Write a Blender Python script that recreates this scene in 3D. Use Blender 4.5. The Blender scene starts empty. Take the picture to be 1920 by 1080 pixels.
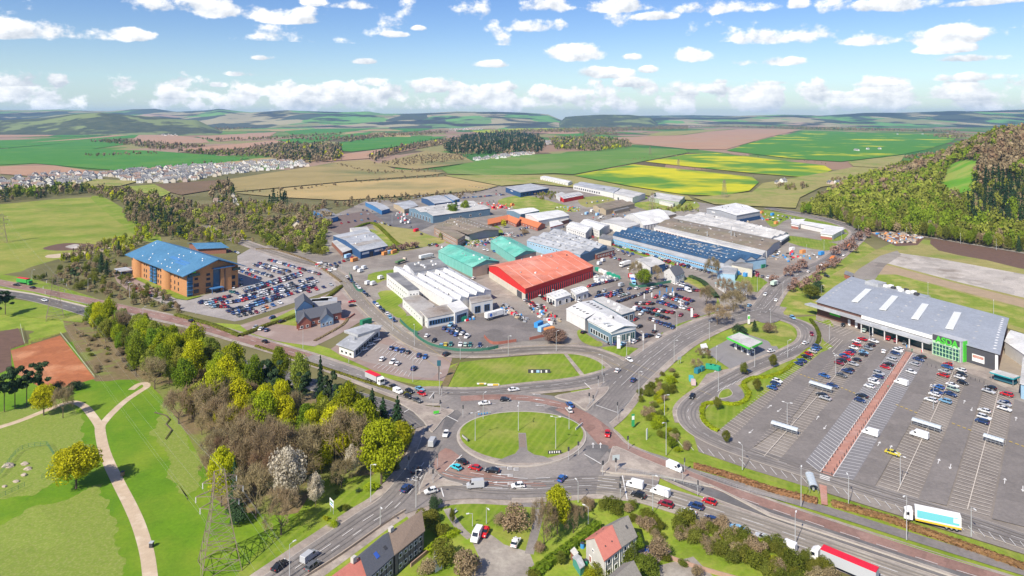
import bpy, math, random
import numpy as np
from mathutils import Vector, Matrix
random.seed(7); rng=np.random.default_rng(7)
SC=bpy.context.scene; COL=SC.collection
# ---------------------------------------------------------------- camera, sky, sun, exposure
F=1280.0; CX=960.0; YH=220.0; CH=115.0        # focal length in photo pixels, horizon row, drone height (m)
cd=bpy.data.cameras.new("camera"); cam=bpy.data.objects.new("camera",cd); COL.objects.link(cam)
cd.sensor_width=36; cd.lens=24; cd.shift_y=-(540-YH)/1920; cd.clip_start=1; cd.clip_end=60000
cam.location=(0,0,CH); cam.rotation_euler=(math.pi/2,0,0); SC.camera=cam
TO_SUN=Vector((-.55*math.cos(math.radians(42)),-.835*math.cos(math.radians(42)),math.sin(math.radians(42)))).normalized()
sd=bpy.data.lights.new("sun","SUN"); sun=bpy.data.objects.new("sun",sd); COL.objects.link(sun)
sd.energy=5.0; sd.angle=math.radians(.5); sd.color=(1,.925,.80)
sun.location=(0,0,400); sun.rotation_euler=TO_SUN.to_track_quat('Z','Y').to_euler()
SC.view_settings.view_transform='Standard'; SC.view_settings.look='None'
SC.view_settings.gamma=1; SC.view_settings.use_curve_mapping=False
SC.view_settings.exposure=.36
WD=bpy.data.worlds.new("World"); SC.world=WD; WD.use_nodes=True
WT=WD.node_tree
def build_sky():
    nt=WT; nt.nodes.clear(); N=nt.nodes.new; L=nt.links.new
    def math_(op,a,b=None,c=None,clamp=False):
        n=N('ShaderNodeMath'); n.operation=op; n.use_clamp=clamp
        for i,v in enumerate((a,b,c)):
            if v is None: continue
            if isinstance(v,(int,float)): n.inputs[i].default_value=v
            else: L(v,n.inputs[i])
        return n.outputs[0]
    def vec(op,a,b):
        n=N('ShaderNodeVectorMath'); n.operation=op
        for i,v in enumerate((a,b)):
            if isinstance(v,tuple): n.inputs[i].default_value=v
            else: L(v,n.inputs[i])
        return n.outputs['Value'] if op=='DOT_PRODUCT' else n.outputs[0]
    def mix(f,a,b):
        n=N('ShaderNodeMix'); n.data_type='RGBA'
        if isinstance(f,(int,float)): n.inputs[0].default_value=f
        else: L(f,n.inputs[0])
        for i,v in ((6,a),(7,b)):
            if isinstance(v,tuple): n.inputs[i].default_value=(*v,1)
            else: L(v,n.inputs[i])
        return n.outputs[2]
    out=N('ShaderNodeOutputWorld'); bg=N('ShaderNodeBackground'); L(bg.outputs[0],out.inputs[0])
    bg.inputs[1].default_value=.085
    sky=N('ShaderNodeTexSky'); sky.sky_type='NISHITA'; sky.sun_disc=False
    sky.sun_elevation=math.radians(42); sky.sun_rotation=math.radians(213.4); sky.altitude=100
    sky.air_density=1.0; sky.dust_density=.25; sky.ozone_density=3.0
    hs=N('ShaderNodeHueSaturation'); hs.inputs['Saturation'].default_value=1.28; hs.inputs['Value'].default_value=SKYV; hs.inputs['Hue'].default_value=.518
    L(sky.outputs[0],hs.inputs['Color'])
    tc=N('ShaderNodeTexCoord'); nrm=N('ShaderNodeVectorMath'); nrm.operation='NORMALIZE'; L(tc.outputs['Generated'],nrm.inputs[0])
    sp=N('ShaderNodeSeparateXYZ'); L(nrm.outputs[0],sp.inputs[0])
    az=math_('ARCTAN2',sp.outputs[0],sp.outputs[1]); el=math_('ARCSINE',sp.outputs[2])
    cb=N('ShaderNodeCombineXYZ'); L(az,cb.inputs[0]); L(el,cb.inputs[1]); p=cb.outputs[0]
    # billow noise that breaks the outlines
    def noise(pp,scale,detail,stretch=(1,1.7,1),rough=.55):
        q=vec('MULTIPLY',pp,stretch); n=N('ShaderNodeTexNoise'); n.noise_dimensions='2D'
        n.inputs['Scale'].default_value=scale; n.inputs['Detail'].default_value=detail; n.inputs['Roughness'].default_value=rough
        L(q,n.inputs['Vector']); return n.outputs[0]
    n1=noise(p,15,10,(1,1.45,1),.58); n2=noise(vec('ADD',p,(-.006,.009,0)),15,10,(1,1.45,1),.58)
    n3=noise(p,5,3)
    acc=None; num=None; den=None
    for (x,y,rx,ry) in CLOUDS:
        a=math.atan((x-CX)/F); e=math.atan((YH-y)/F*math.cos(a))
        d=vec('SUBTRACT',p,(a,e,0)); m=vec('MULTIPLY',d,(F/rx*1.0,F/ry,0))
        sy=N('ShaderNodeSeparateXYZ'); L(m,sy.inputs[0]); ay=math_('MAXIMUM',sy.outputs[1],math_('MULTIPLY',sy.outputs[1],-2.0)); f=math_('SUBTRACT',1,math_('ADD',math_('MULTIPLY',sy.outputs[0],sy.outputs[0]),math_('MULTIPLY',ay,ay)))
        acc=f if acc is None else math_('MAXIMUM',acc,f)
        w=math_('MAXIMUM',f,0); s2=sy
        t=math_('MULTIPLY',w,s2.outputs[1])
        num=t if num is None else math_('ADD',num,t)
        den=w if den is None else math_('ADD',den,w)
    hgt=math_('DIVIDE',num,math_('ADD',den,.05))
    # the cumulus row along the horizon, all the way round
    up=math_('SUBTRACT',el,.048); row=math_('SUBTRACT',.75,math_('POWER',math_('ABSOLUTE',math_('DIVIDE',math_('SUBTRACT',el,.029),.025)),2.2))
    nrow=noise(p,21,7,(1,1.0,1))
    row=math_('ADD',row,math_('MULTIPLY',math_('SUBTRACT',nrow,.48),3.6))
    row=math_('MULTIPLY',row,math_('LESS_THAN',el,.105))
    # loose fair-weather cloud elsewhere, so the dome goes on outside the view
    gen=math_('MULTIPLY',math_('SUBTRACT',n3,.60),5)
    back=math_('GREATER_THAN',math_('ABSOLUTE',az),.75); high=math_('GREATER_THAN',el,.26)
    gen=math_('MULTIPLY',gen,math_('MAXIMUM',back,high))
    gen=math_('SUBTRACT',gen,math_('MULTIPLY',math_('SUBTRACT',1,math_('MAXIMUM',back,high)),3))
    dens=math_('MAXIMUM',math_('MAXIMUM',acc,row),gen)
    dens=math_('ADD',dens,math_('MULTIPLY',math_('SUBTRACT',n1,.5),3.4))
    mr=N('ShaderNodeMapRange'); mr.interpolation_type='SMOOTHSTEP'; L(dens,mr.inputs[0]); mr.inputs[1].default_value=.22; mr.inputs[2].default_value=.74
    alpha=mr.outputs[0]
    lit=math_('ADD',math_('MULTIPLY',hgt,.45),math_('MULTIPLY',math_('SUBTRACT',n1,n2),3.2))
    lit=math_('ADD',lit,.56); lit=math_('MINIMUM',math_('MAXIMUM',lit,0),1)
    ccol=mix(lit,(6.2,6.7,7.4),(11.8,11.7,11.5))
    # pale air low down
    hz=N('ShaderNodeMapRange'); hz.interpolation_type='SMOOTHSTEP'; L(el,hz.inputs[0]); hz.inputs[1].default_value=-.01; hz.inputs[2].default_value=.13; hz.inputs[3].default_value=.42; hz.inputs[4].default_value=0
    base=mix(hz.outputs[0],hs.outputs[0],(4.9,6.7,8.6))
    low=N('ShaderNodeMapRange'); low.interpolation_type='SMOOTHSTEP'; L(el,low.inputs[0]); low.inputs[1].default_value=0; low.inputs[2].default_value=.035; low.inputs[3].default_value=.55; low.inputs[4].default_value=1
    fin=mix(math_('MULTIPLY',alpha,.97),base,ccol)
    band=N('ShaderNodeMapRange'); band.interpolation_type='SMOOTHSTEP'; L(el,band.inputs[0]); band.inputs[1].default_value=.0; band.inputs[2].default_value=.02; band.inputs[3].default_value=.45; band.inputs[4].default_value=0
    fin=mix(band.outputs[0],fin,(5.9,7.0,8.2))
    L(fin,bg.inputs[0])
SKYV=1.2
CLOUDS=[(60,62,130,24),(250,68,46,17),(450,22,150,30),(540,38,70,18),(660,12,60,16),(590,5,40,14),(745,66,34,9),(787,54,20,8),(500,110,26,9),(690,117,34,9),(920,122,52,12),(460,140,40,9),(408,160,20,9),
 (1020,14,80,26),(1010,52,70,24),(1150,14,80,22),(1230,33,52,13),(1065,102,92,27),(1185,108,22,11),(1215,132,18,10),(1305,105,48,20),(1130,140,60,16),(1370,16,110,24),(1495,8,24,20),(1510,68,115,30),(1620,78,90,18),
 (1675,12,75,20),(1770,72,85,26),(1780,92,60,14),(1440,118,70,14),(1850,110,60,10),(1455,156,34,8),(1850,6,70,10),(1850,146,90,12),(1650,158,50,8),
 (1270,168,60,24),(1360,170,60,14),(1800,178,90,20),(610,170,80,20),(500,172,60,16),(800,165,80,20),(700,155,40,16),(330,178,80,14),(60,176,80,12),(1190,158,50,14),(940,165,60,14),(1600,178,60,10)]
build_sky()
# ---------------------------------------------------------------- measuring: a point of the photo at height h -> place on the ground
def P(x,y,h=0.0):
    s=(CH-h)/(y-YH); return ((x-CX)*s, F*s)
def PV(x,y,h=0.0): a=P(x,y,h); return Vector((a[0],a[1],h))
def mpp(y): return CH/(y-YH)            # metres per pixel across the view at ground row y
def ss(t): t=max(0,min(1,t)); return t*t*(3-2*t)
def hill(x,y): return 84*ss((x-.55*y-2)/235)*ss((y-610)/540)*(1-ss((y-1230)/560))
def PH(x,y):                               # same, on the wooded hill
    k=(x-CX)/F; d0=300; d=d0
    while d<2400:
        if CH-(y-YH)/F*d<=hill(k*d,d): return (k*d,d,hill(k*d,d))
        d+=4
    a=P(x,max(y,YH+20)); return (a[0],a[1],0)
def W2(pts,h=0): return [P(x,y,h) for x,y in pts]
def catmull(p,n=8,closed=False):
    p=[Vector((*q[:2],0)) for q in p]; out=[]; m=len(p)
    for i in range(m if closed else m-1):
        if closed: a,b,c,d=p[i-1],p[i],p[(i+1)%m],p[(i+2)%m]
        else: a,b,c,d=p[max(i-1,0)],p[i],p[i+1],p[min(i+2,m-1)]
        for k in range(n):
            t=k/n; out.append(.5*((2*b)+(c-a)*t+(2*a-5*b+4*c-d)*t*t+(3*b-a-3*c+d)*t**3))
    if not closed: out.append(p[-1])
    return [(v.x,v.y) for v in out]
def inpoly(x,y,poly):
    c=False; j=len(poly)-1
    for i in range(len(poly)):
        xi,yi=poly[i][:2]; xj,yj=poly[j][:2]
        if (yi>y)!=(yj>y) and x<(xj-xi)*(y-yi)/(yj-yi)+xi: c=not c
        j=i
    return c
# ---------------------------------------------------------------- materials
MATS={}
def M(name,c,c2=None,s=.5,c3=None,s3=.03,t3=(.5,.62),rough=.9,metal=0,spec=.25,bump=0,wave=None,objcol=False,island=0,trans=0,brick=None,det=6,objvar=0,vor=None,patch=None):
    m=bpy.data.materials.new(name); m.use_nodes=True; MATS[name]=m
    nt=m.node_tree; N=nt.nodes.new; L=nt.links.new
    b=nt.nodes['Principled BSDF']; b.inputs['Roughness'].default_value=rough; b.inputs['Metallic'].default_value=metal
    b.inputs['Specular IOR Level'].default_value=spec
    g=N('ShaderNodeNewGeometry'); pos=g.outputs['Position']
    def mix(f,a,bb,mode='MIX'):
        n=N('ShaderNodeMix'); n.data_type='RGBA'; n.blend_type=mode
        if isinstance(f,float): n.inputs[0].default_value=f
        else: L(f,n.inputs[0])
        for i,v in ((6,a),(7,bb)):
            if isinstance(v,tuple): n.inputs[i].default_value=(*v,1)
            else: L(v,n.inputs[i])
        return n.outputs[2]
    def noise(sc,d=6,r=.6):
        n=N('ShaderNodeTexNoise'); n.inputs['Scale'].default_value=sc; n.inputs['Detail'].default_value=d; n.inputs['Roughness'].default_value=r
        L(pos,n.inputs['Vector']); return n.outputs[0]
    def ramp(v,a,bb):
        n=N('ShaderNodeMapRange'); n.inputs[1].default_value=a; n.inputs[2].default_value=bb; L(v,n.inputs[0]); return n.outputs[0]
    col=c
    if objcol:
        o=N('ShaderNodeObjectInfo'); col=o.outputs['Color']
    if vor:
        v=N('ShaderNodeTexVoronoi'); v.inputs['Scale'].default_value=vor[0]; v.distance='MANHATTAN'
        mp=N('ShaderNodeMapping'); mp.inputs['Rotation'].default_value[2]=.5; mp.inputs['Scale'].default_value=(1,.45,1); L(pos,mp.inputs['Vector']); L(mp.outputs[0],v.inputs['Vector'])
        sp=N('ShaderNodeSeparateColor'); L(v.outputs['Color'],sp.inputs[0])
        r=N('ShaderNodeValToRGB'); r.color_ramp.interpolation='CONSTANT'
        e=r.color_ramp.elements; cols=vor[1]
        e[0].position=0; e[0].color=(*cols[0],1); e[1].position=1/len(cols); e[1].color=(*cols[1],1)
        for i in range(2,len(cols)):
            k=e.new(i/len(cols)); k.color=(*cols[i],1)
        L(sp.outputs[0],r.inputs[0]); col=r.outputs[0]
    n0=None
    if c2 is not None:
        n0=noise(s,det); col=mix(ramp(n0,.3,.7),col,c2)
    if c3 is not None:
        col=mix(ramp(noise(s3,4),*t3),col,c3)
    if patch:
        v=N('ShaderNodeTexVoronoi'); v.distance='CHEBYCHEV'; v.inputs['Scale'].default_value=patch[0]; v.inputs['Randomness'].default_value=.85
        nd=N('ShaderNodeMapping'); nd.inputs['Rotation'].default_value[2]=.7; L(pos,nd.inputs['Vector']); L(nd.outputs[0],v.inputs['Vector'])
        sp=N('ShaderNodeSeparateColor'); L(v.outputs['Color'],sp.inputs[0]); h=N('ShaderNodeHueSaturation'); L(ramp_to(nt,sp.outputs[0],1-patch[1],1+patch[1]),h.inputs['Value'])
        if isinstance(col,tuple): h.inputs['Color'].default_value=(*col,1)
        else: L(col,h.inputs['Color'])
        st=N('ShaderNodeTexNoise'); st.inputs['Scale'].default_value=.9; st.inputs['Detail'].default_value=8; st.inputs['Roughness'].default_value=.75; L(pos,st.inputs['Vector'])
        h2=N('ShaderNodeHueSaturation'); L(ramp_to(nt,ramp(st.outputs[0],.33,.67),.82,1.14),h2.inputs['Value']); L(h.outputs[0],h2.inputs['Color']); col=h2.outputs[0]
    if wave:
        sc,ang,wc,amt=wave
        mp=N('ShaderNodeMapping'); mp.inputs['Rotation'].default_value[2]=ang; L(pos,mp.inputs['Vector'])
        w=N('ShaderNodeTexWave'); w.inputs['Scale'].default_value=sc; w.inputs['Distortion'].default_value=1.2; w.inputs['Detail'].default_value=2; L(mp.outputs[0],w.inputs['Vector'])
        f=N('ShaderNodeMath'); f.operation='MULTIPLY'; L(ramp(w.outputs[0],.55,.95),f.inputs[0]); f.inputs[1].default_value=amt
        col=mix(f.outputs[0],col,wc)
    if island:
        r=ramp(g.outputs['Random Per Island'],0,1)
        h=N('ShaderNodeHueSaturation'); L(ramp_to(nt,r,1-island,1+island),h.inputs['Value'])
        if isinstance(col,tuple): h.inputs['Color'].default_value=(*col,1)
        else: L(col,h.inputs['Color'])
        col=h.outputs[0]
    if objvar:
        o=N('ShaderNodeObjectInfo'); h=N('ShaderNodeHueSaturation')
        L(ramp_to(nt,o.outputs['Random'],1-objvar,1+objvar),h.inputs['Value'])
        mm=N('ShaderNodeMath'); mm.operation='FRACT'; k=N('ShaderNodeMath'); k.operation='MULTIPLY'; k.inputs[1].default_value=7.31; L(o.outputs['Random'],k.inputs[0]); L(k.outputs[0],mm.inputs[0])
        L(ramp_to(nt,mm.outputs[0],.5-.03*min(1,objvar*3),.5+.03*min(1,objvar*3)),h.inputs['Hue'])
        if isinstance(col,tuple): h.inputs['Color'].default_value=(*col,1)
        else: L(col,h.inputs['Color'])
        col=h.outputs[0]
    if isinstance(col,tuple): b.inputs['Base Color'].default_value=(*col,1)
    else: L(col,b.inputs['Base Color'])
    if bump:
        bn=N('ShaderNodeBump'); bn.inputs['Strength'].default_value=.6; bn.inputs['Distance'].default_value=bump; L(noise(s*1.7,5),bn.inputs['Height']); L(bn.outputs[0],b.inputs['Normal'])
    if trans:
        t=N('ShaderNodeBsdfTranslucent'); ad=N('ShaderNodeMixShader'); ad.inputs[0].default_value=trans
        if isinstance(col,tuple): t.inputs[0].default_value=(*col,1)
        else: L(col,t.inputs[0])
        L(b.outputs[0],ad.inputs[1]); L(t.outputs[0],ad.inputs[2]); L(ad.outputs[0],nt.nodes['Material Output'].inputs[0])
    return m
def ramp_to(nt,v,lo,hi):
    n=nt.nodes.new('ShaderNodeMapRange'); n.inputs[3].default_value=lo; n.inputs[4].default_value=hi; nt.links.new(v,n.inputs[0]); return n.outputs[0]
# ---------------------------------------------------------------- mesh building
class MB:
    def __init__(s): s.v=[]; s.f=[]; s.m=[]
    def pt(s,p): s.v.append(tuple(p)); return len(s.v)-1
    def poly(s,pts,mi=0): b=len(s.v); s.v+= [tuple(p) for p in pts]; s.f.append(list(range(b,b+len(pts)))); s.m.append(mi)
    def box(s,c,sz,rot=0.0,mi=0,taper=1.0):
        x,y,z=[q/2 for q in sz]; ca,sa=math.cos(rot),math.sin(rot); b=len(s.v)
        for dz in (-z,z):
            k=taper if dz>0 else 1
            for dx,dy in ((-x,-y),(x,-y),(x,y),(-x,y)): s.v.append((c[0]+(dx*ca-dy*sa)*k,c[1]+(dx*sa+dy*ca)*k,c[2]+dz))
        for q in ((3,2,1,0),(4,5,6,7),(0,1,5,4),(1,2,6,5),(2,3,7,6),(3,0,4,7)): s.f.append([b+i for i in q]); s.m.append(mi)
        return s
    def prism(s,pts,z0,z1,mt=0,ms=None):
        ms=mt if ms is None else ms; n=len(pts); b=len(s.v)
        a=sum(pts[i-1][0]*pts[i][1]-pts[i][0]*pts[i-1][1] for i in range(n))
        if a<0: pts=pts[::-1]
        s.v+=[(p[0],p[1],z0) for p in pts]+[(p[0],p[1],z1) for p in pts]
        s.f.append(list(range(b+n,b+2*n))); s.m.append(mt)
        for i in range(n):
            j=(i+1)%n; s.f.append([b+i,b+j,b+n+j,b+n+i]); s.m.append(ms)
        return s
    def tube(s,p,q,r0,r1=None,n=6,mi=0,cap=True):
        r1=r0 if r1 is None else r1; p=Vector(p); q=Vector(q); d=(q-p)
        if d.length<1e-6: return s
        d.normalize(); u=d.orthogonal().normalized(); w=d.cross(u); b=len(s.v)
        for c,r in ((p,r0),(q,r1)):
            for i in range(n):
                t=2*math.pi*i/n; s.v.append(tuple(c+u*(r*math.cos(t))+w*(r*math.sin(t))))
        for i in range(n):
            j=(i+1)%n; s.f.append([b+i,b+j,b+n+j,b+n+i]); s.m.append(mi)
        if cap: s.f.append([b+n+i for i in range(n)]); s.m.append(mi)
        return s
    def mesh(s,name,mats):
        me=bpy.data.meshes.new(name); me.from_pydata(s.v,[],s.f)
        for m in (mats if isinstance(mats,(list,tuple)) else [mats]): me.materials.append(m)
        if any(s.m): me.polygons.foreach_set('material_index',s.m)
        return me
    def obj(s,name,mats,parent=None,loc=None,rot=0): return O(name,s.mesh(name,mats),parent,loc,rot)
def O(name,me,parent=None,loc=None,rot=0,scale=None):
    o=bpy.data.objects.new(name,me); COL.objects.link(o)
    if parent is not None: o.parent=parent
    if loc is not None: o.location=loc
    if rot: o.rotation_euler[2]=rot
    if scale is not None: o.scale=scale
    return o
def E(name,loc=(0,0,0),rot=0,label=None,cat=None,group=None):
    o=bpy.data.objects.new(name,None); COL.objects.link(o); o.location=loc; o.rotation_euler[2]=rot; o.empty_display_size=.5
    return tag(o,label,cat,group)
def tag(o,label=None,cat=None,group=None,kind=None):
    if label: o['label']=label
    if cat: o['category']=cat
    if group: o['group']=group
    if kind: o['kind']=kind
    return o
def fastmesh(name,V,Q,mats,mi=None):
    me=bpy.data.meshes.new(name); n=len(V); k=Q.shape[1]; m=len(Q)
    me.vertices.add(n); me.vertices.foreach_set('co',V.astype(np.float32).ravel())
    me.loops.add(m*k); me.loops.foreach_set('vertex_index',Q.astype(np.int32).ravel())
    me.polygons.add(m); me.polygons.foreach_set('loop_start',np.arange(0,m*k,k,dtype=np.int32))
    for x in (mats if isinstance(mats,(list,tuple)) else [mats]): me.materials.append(x)
    if mi is not None: me.polygons.foreach_set('material_index',np.asarray(mi,dtype=np.int32))
    me.update(calc_edges=True); return me
def flat(name,pts,z,mat,smooth=0,kind='structure',closed=True,label=None,cat=None):
    if smooth: pts=catmull(pts,smooth,True)
    b=MB(); a=sum(pts[i-1][0]*pts[i][1]-pts[i][0]*pts[i-1][1] for i in range(len(pts)))
    if a<0: pts=pts[::-1]
    b.poly([(x,y,z) for x,y in pts]); o=b.obj(name,mat); return tag(o,label,cat,None,kind)
def offset_path(pts,d):
    out=[]; n=len(pts)
    for i in range(n):
        a=Vector(pts[max(i-1,0)]); b=Vector(pts[min(i+1,n-1)]); t=(b-a)
        if t.length<1e-9: t=Vector((1,0))
        t.normalize(); out.append((pts[i][0]-t.y*d,pts[i][1]+t.x*d))
    return out
def ribbon_mb(pts,w,z,b=None,mi=0):
    b=b or MB(); l=offset_path(pts,w/2); r=offset_path(pts,-w/2); k=len(b.v)
    for p,q in zip(l,r): b.v+= [(p[0],p[1],z),(q[0],q[1],z)]
    for i in range(len(pts)-1): b.f.append([k+2*i+1,k+2*i+3,k+2*i+2,k+2*i]); b.m.append(mi)
    return b
def ribbon(name,px,w,z,mat,n=8,kind='structure'):
    return tag(ribbon_mb(catmull(W2(px),n),w,z).obj(name,mat),kind=kind)
def resample(pts,step):
    out=[]; acc=0; 
    for i in range(len(pts)-1):
        a=Vector(pts[i]); b=Vector(pts[i+1]); l=(b-a).length
        while acc<=l and l>0:
            out.append(((a+(b-a)*(acc/l)),(b-a)/l)); acc+=step
        acc-=l
    return out
def dashes(b,pts,off,dash,gap,w,z):
    pts=offset_path(pts,off)
    for p,t in resample(pts,dash+gap):
        q=p+t*dash; nx=Vector((-t.y,t.x))*w/2
        b.poly([(*(p-nx),z),(*(q-nx),z),(*(q+nx),z),(*(p+nx),z)])
def line(b,p,q,w,z):
    p=Vector(p);q=Vector(q); t=(q-p).normalized(); nx=Vector((-t.y,t.x))*w/2
    b.poly([(*(p-nx),z),(*(q-nx),z),(*(q+nx),z),(*(p+nx),z)])
# ---------------------------------------------------------------- palette
g1=M('grass_bright',(.205,.285,.018),(.125,.205,.012),.16,(.30,.295,.07),.05,(.48,.72),det=12,bump=.12,patch=(.02,0.05),wave=(.11,.35,(.30,.33,.06),.28))
g2=M('grass_rough',(.26,.30,.045),(.15,.23,.018),.22,(.40,.35,.11),.07,(.46,.68),det=12,bump=.2,patch=(.02,0.08))
g3=M('grass_verge',(.21,.31,.02),(.30,.32,.055),.3,(.14,.22,.012),.07,(.45,.7),det=12,bump=.15,patch=(.02,0.06))
g4=M('grass_park',(.135,.26,.008),(.090,.20,.006),.12,(.20,.28,.02),.035,(.44,.7),det=12,bump=.12,patch=(.02,0.05))
g5=M('grass_tan',(.38,.32,.12),(.26,.25,.07),.12,(.22,.26,.05),.02,(.5,.62),det=8,patch=(.02,0.06))
scrubm=M('scrub_ground',(.24,.17,.09),(.16,.13,.055),.4,(.19,.21,.05),.06,(.5,.6),det=8,patch=(.02,0.08))
base_m=M('ground',(.16,.15,.05),(.12,.11,.045),.05,(.20,.18,.08),.008,(.45,.6))
farm_m=M('farmland',(.1,.1,.1),s=.02,c2=None,vor=(.0042,[(.07,.16,.02),(.30,.19,.12),(.10,.20,.03),(.13,.10,.05),(.26,.24,.09),(.05,.15,.025),(.33,.22,.15),(.16,.22,.05)]))
hill_m=M('hills',(.1,.1,.1),vor=(.0024,[(.28,.27,.12),(.15,.34,.08),(.08,.09,.06),(.42,.30,.21),(.17,.34,.08),(.08,.10,.07),(.38,.33,.19),(.16,.28,.09),(.40,.35,.20)]),c3=(.05,.05,.035),s3=.0012,t3=(.5,.56))
moor_m=M('moor',(.11,.12,.06),(.045,.06,.04),.014,(.20,.24,.09),.0028,(.54,.58),det=9)
f_green=M('field_green',(.055,.20,.022),(.075,.235,.028),.02,(.10,.24,.03),.006,wave=(.018,.6,(.04,.15,.018),.25))
f_green2=M('field_green_young',(.14,.25,.035),(.10,.22,.03),.015,(.20,.26,.07),.005,wave=(.02,-.3,(.10,.19,.03),.25))
f_tan=M('field_tan',(.50,.36,.155),(.41,.30,.12),.012,(.24,.22,.09),.0035,(.5,.62),wave=(.03,1.2,(.30,.23,.10),.3))
f_shade_olive=M('field_shade_olive',(.38,.29,.12),(.29,.23,.09),.012,(.19,.19,.07),.004,wave=(.03,.9,(.17,.15,.06),.25))  # darker olive with cloud shade put into the field colour
f_pink=M('field_ploughed',(.46,.275,.17),(.39,.23,.14),.01,(.40,.27,.18),.004,wave=(.02,.4,(.28,.16,.10),.25))
f_brown=M('field_brown',(.20,.13,.075),(.16,.11,.06),.015)
f_rape=M('field_rape',(.62,.53,.006),(.42,.44,.008),.02,(.10,.24,.02),.0045,(.44,.56),det=12)
f_rape2=M('field_rape_patchy',(.06,.21,.022),(.085,.235,.02),.02,(.52,.50,.010),.0036,(.56,.64))
asph=M('asphalt',(.250,.225,.207),(.200,.180,.167),.22,(.30,.268,.24),.035,(.48,.68),rough=.85,det=9,patch=(.09,.10))
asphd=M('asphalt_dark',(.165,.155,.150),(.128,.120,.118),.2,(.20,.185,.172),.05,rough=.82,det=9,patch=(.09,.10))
asphl=M('asphalt_pale',(.34,.30,.255),(.27,.24,.205),.25,(.40,.36,.30),.06,rough=.88,det=9,patch=(.08,.08))
yard=M('yard_surface',(.285,.245,.208),(.215,.186,.16),.13,(.31,.28,.24),.022,(.46,.64),rough=.9,det=9,patch=(.05,.14))
yardp=M('yard_pink',(.33,.245,.21),(.27,.20,.17),.2,(.38,.30,.26),.05,det=8)
lot=M('car_park_surface',(.25,.218,.188),(.205,.178,.156),.16,(.29,.255,.22),.03,(.45,.65),rough=.88,det=9,patch=(.07,.07))
lotg=M('car_park_grey_bays',(.235,.225,.228),(.20,.19,.192),.4,det=8)
lotl=M('car_park_aisle',(.225,.20,.182),(.192,.172,.158),.2,det=8,patch=(.07,.08))
redl=M('red_lane_surface',(.30,.178,.142),(.245,.145,.118),.3,(.32,.215,.18),.06,(.45,.7),det=9,patch=(.12,.12))
redk=M('red_brick_paving',(.47,.24,.18),(.40,.20,.15),.9,(.45,.26,.21),.1,patch=(.5,.10))
pave=M('pavement_surface',(.36,.30,.255),(.29,.245,.21),.6,(.42,.36,.30),.1,det=8,patch=(.3,.10))
kerbm=M('kerb_stone',(.48,.43,.37),(.40,.36,.31),1.5)
paint_w=M('road_paint',(.78,.76,.72),(.62,.60,.57),1.2,rough=.7)
paint_t=M('worn_paint',(.70,.62,.52),(.52,.46,.39),1.4,rough=.8)
paint_y=M('yellow_paint',(.70,.50,.07),(.58,.40,.07),1.5,rough=.7)
sand=M('sandy_path',(.56,.44,.31),(.47,.36,.25),.5,(.62,.51,.38),.12)
earth=M('red_earth',(.43,.155,.065),(.34,.12,.05),.25,(.48,.22,.11),.05,patch=(.12,.10))
darkearth=M('dark_earth',(.17,.10,.07),(.12,.075,.055),.3)
conc=M('old_concrete',(.50,.45,.40),(.40,.36,.31),.12,(.30,.25,.20),.03,(.55,.7),det=9,patch=(.11,.16))
kerbpale=kerbm
Z={'r':.02,'d':.34,'m':.5,'s':.62}
def zz(k,st=None): Z[k]+=(.0022 if k=='r' else .003) if st is None else min(st,.0025); return Z[k]
# ---------------------------------------------------------------- ground, far farmland, hills
flat('ground',[(-2600,-300),(2600,-300),(2600,1500),(-2600,1500)],0,base_m)
b=MB(); b.poly([(-16000,1500,-.02),(16000,1500,-.02),(16000,15500,-.02),(-16000,15500,-.02)]); tag(b.obj('farmland',farm_m),kind='structure')
def ridge(name,prof,d0,d1,mat,nu=150,nv=26,amp=14,seed=1,base=-3):
    r=np.random.default_rng(seed); ph=r.uniform(0,6.3,(8,)); fr=r.uniform(.0006,.006,(8,)); fy=r.uniform(.0006,.004,(8,))
    xs=np.linspace(prof[0][0],prof[-1][0],nu); ys=np.interp(xs,[p[0] for p in prof],[p[1] for p in prof])
    V=[]; 
    for j in range(nv):
        v=j/(nv-1)*1.35; D=d0+(d1-d0)*v
        for i in range(nu):
            X=(xs[i]-CX)/F*D
            top=CH+(YH-ys[i])*d1/F
            k=ss(min(v,1)) if v<=1 else 1-.8*ss((v-1)/.35)
            edge=min(1,min(i,nu-1-i)/6)
            nz=sum(math.sin(X*fr[q]+ph[q])*math.sin(D*fy[q]+ph[q]*2) for q in range(8))/3
            V.append((X,D,base+max(0,top-base)*k*edge*(1+.0)+amp*nz*min(1,v*2)*edge*(.35 if .9<v<1.1 else 1)))
    Q=[(j*nu+i,j*nu+i+1,(j+1)*nu+i+1,(j+1)*nu+i) for j in range(nv-1) for i in range(nu-1)]
    o=O(name,fastmesh(name,np.array(V),np.array(Q),mat)); 
    o.data.polygons.foreach_set('use_smooth',[True]*len(Q)); return tag(o,kind='structure')
ridge('hills',[(-200,209),(0,206),(60,207),(110,205),(170,208),(205,209),(250,205),(290,204),(330,210),(390,207),(412,204),(440,208),(470,211),(540,207),(600,209),(650,210),(690,209),(720,214),(800,212),(860,209),(940,210),(1000,213),(1040,216),(1080,219)],6600,11000,hill_m,seed=3)
ridge('hills',[(1040,221),(1075,218),(1130,215),(1180,215),(1215,219),(1240,221)],7000,9200,moor_m,seed=4,nu=60,amp=6)
ridge('hills',[(-260,226),(0,226),(80,222),(140,214),(185,211),(230,215),(300,220),(345,224),(420,225)],4300,5400,moor_m,seed=5,nu=80,amp=8)
ridge('hills',[(1150,224),(1240,220),(1320,221),(1400,217),(1470,215),(1540,217),(1620,212),(1700,211),(1770,209),(1850,208),(1920,206),(2150,204)],7600,11500,hill_m,seed=6)
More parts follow.
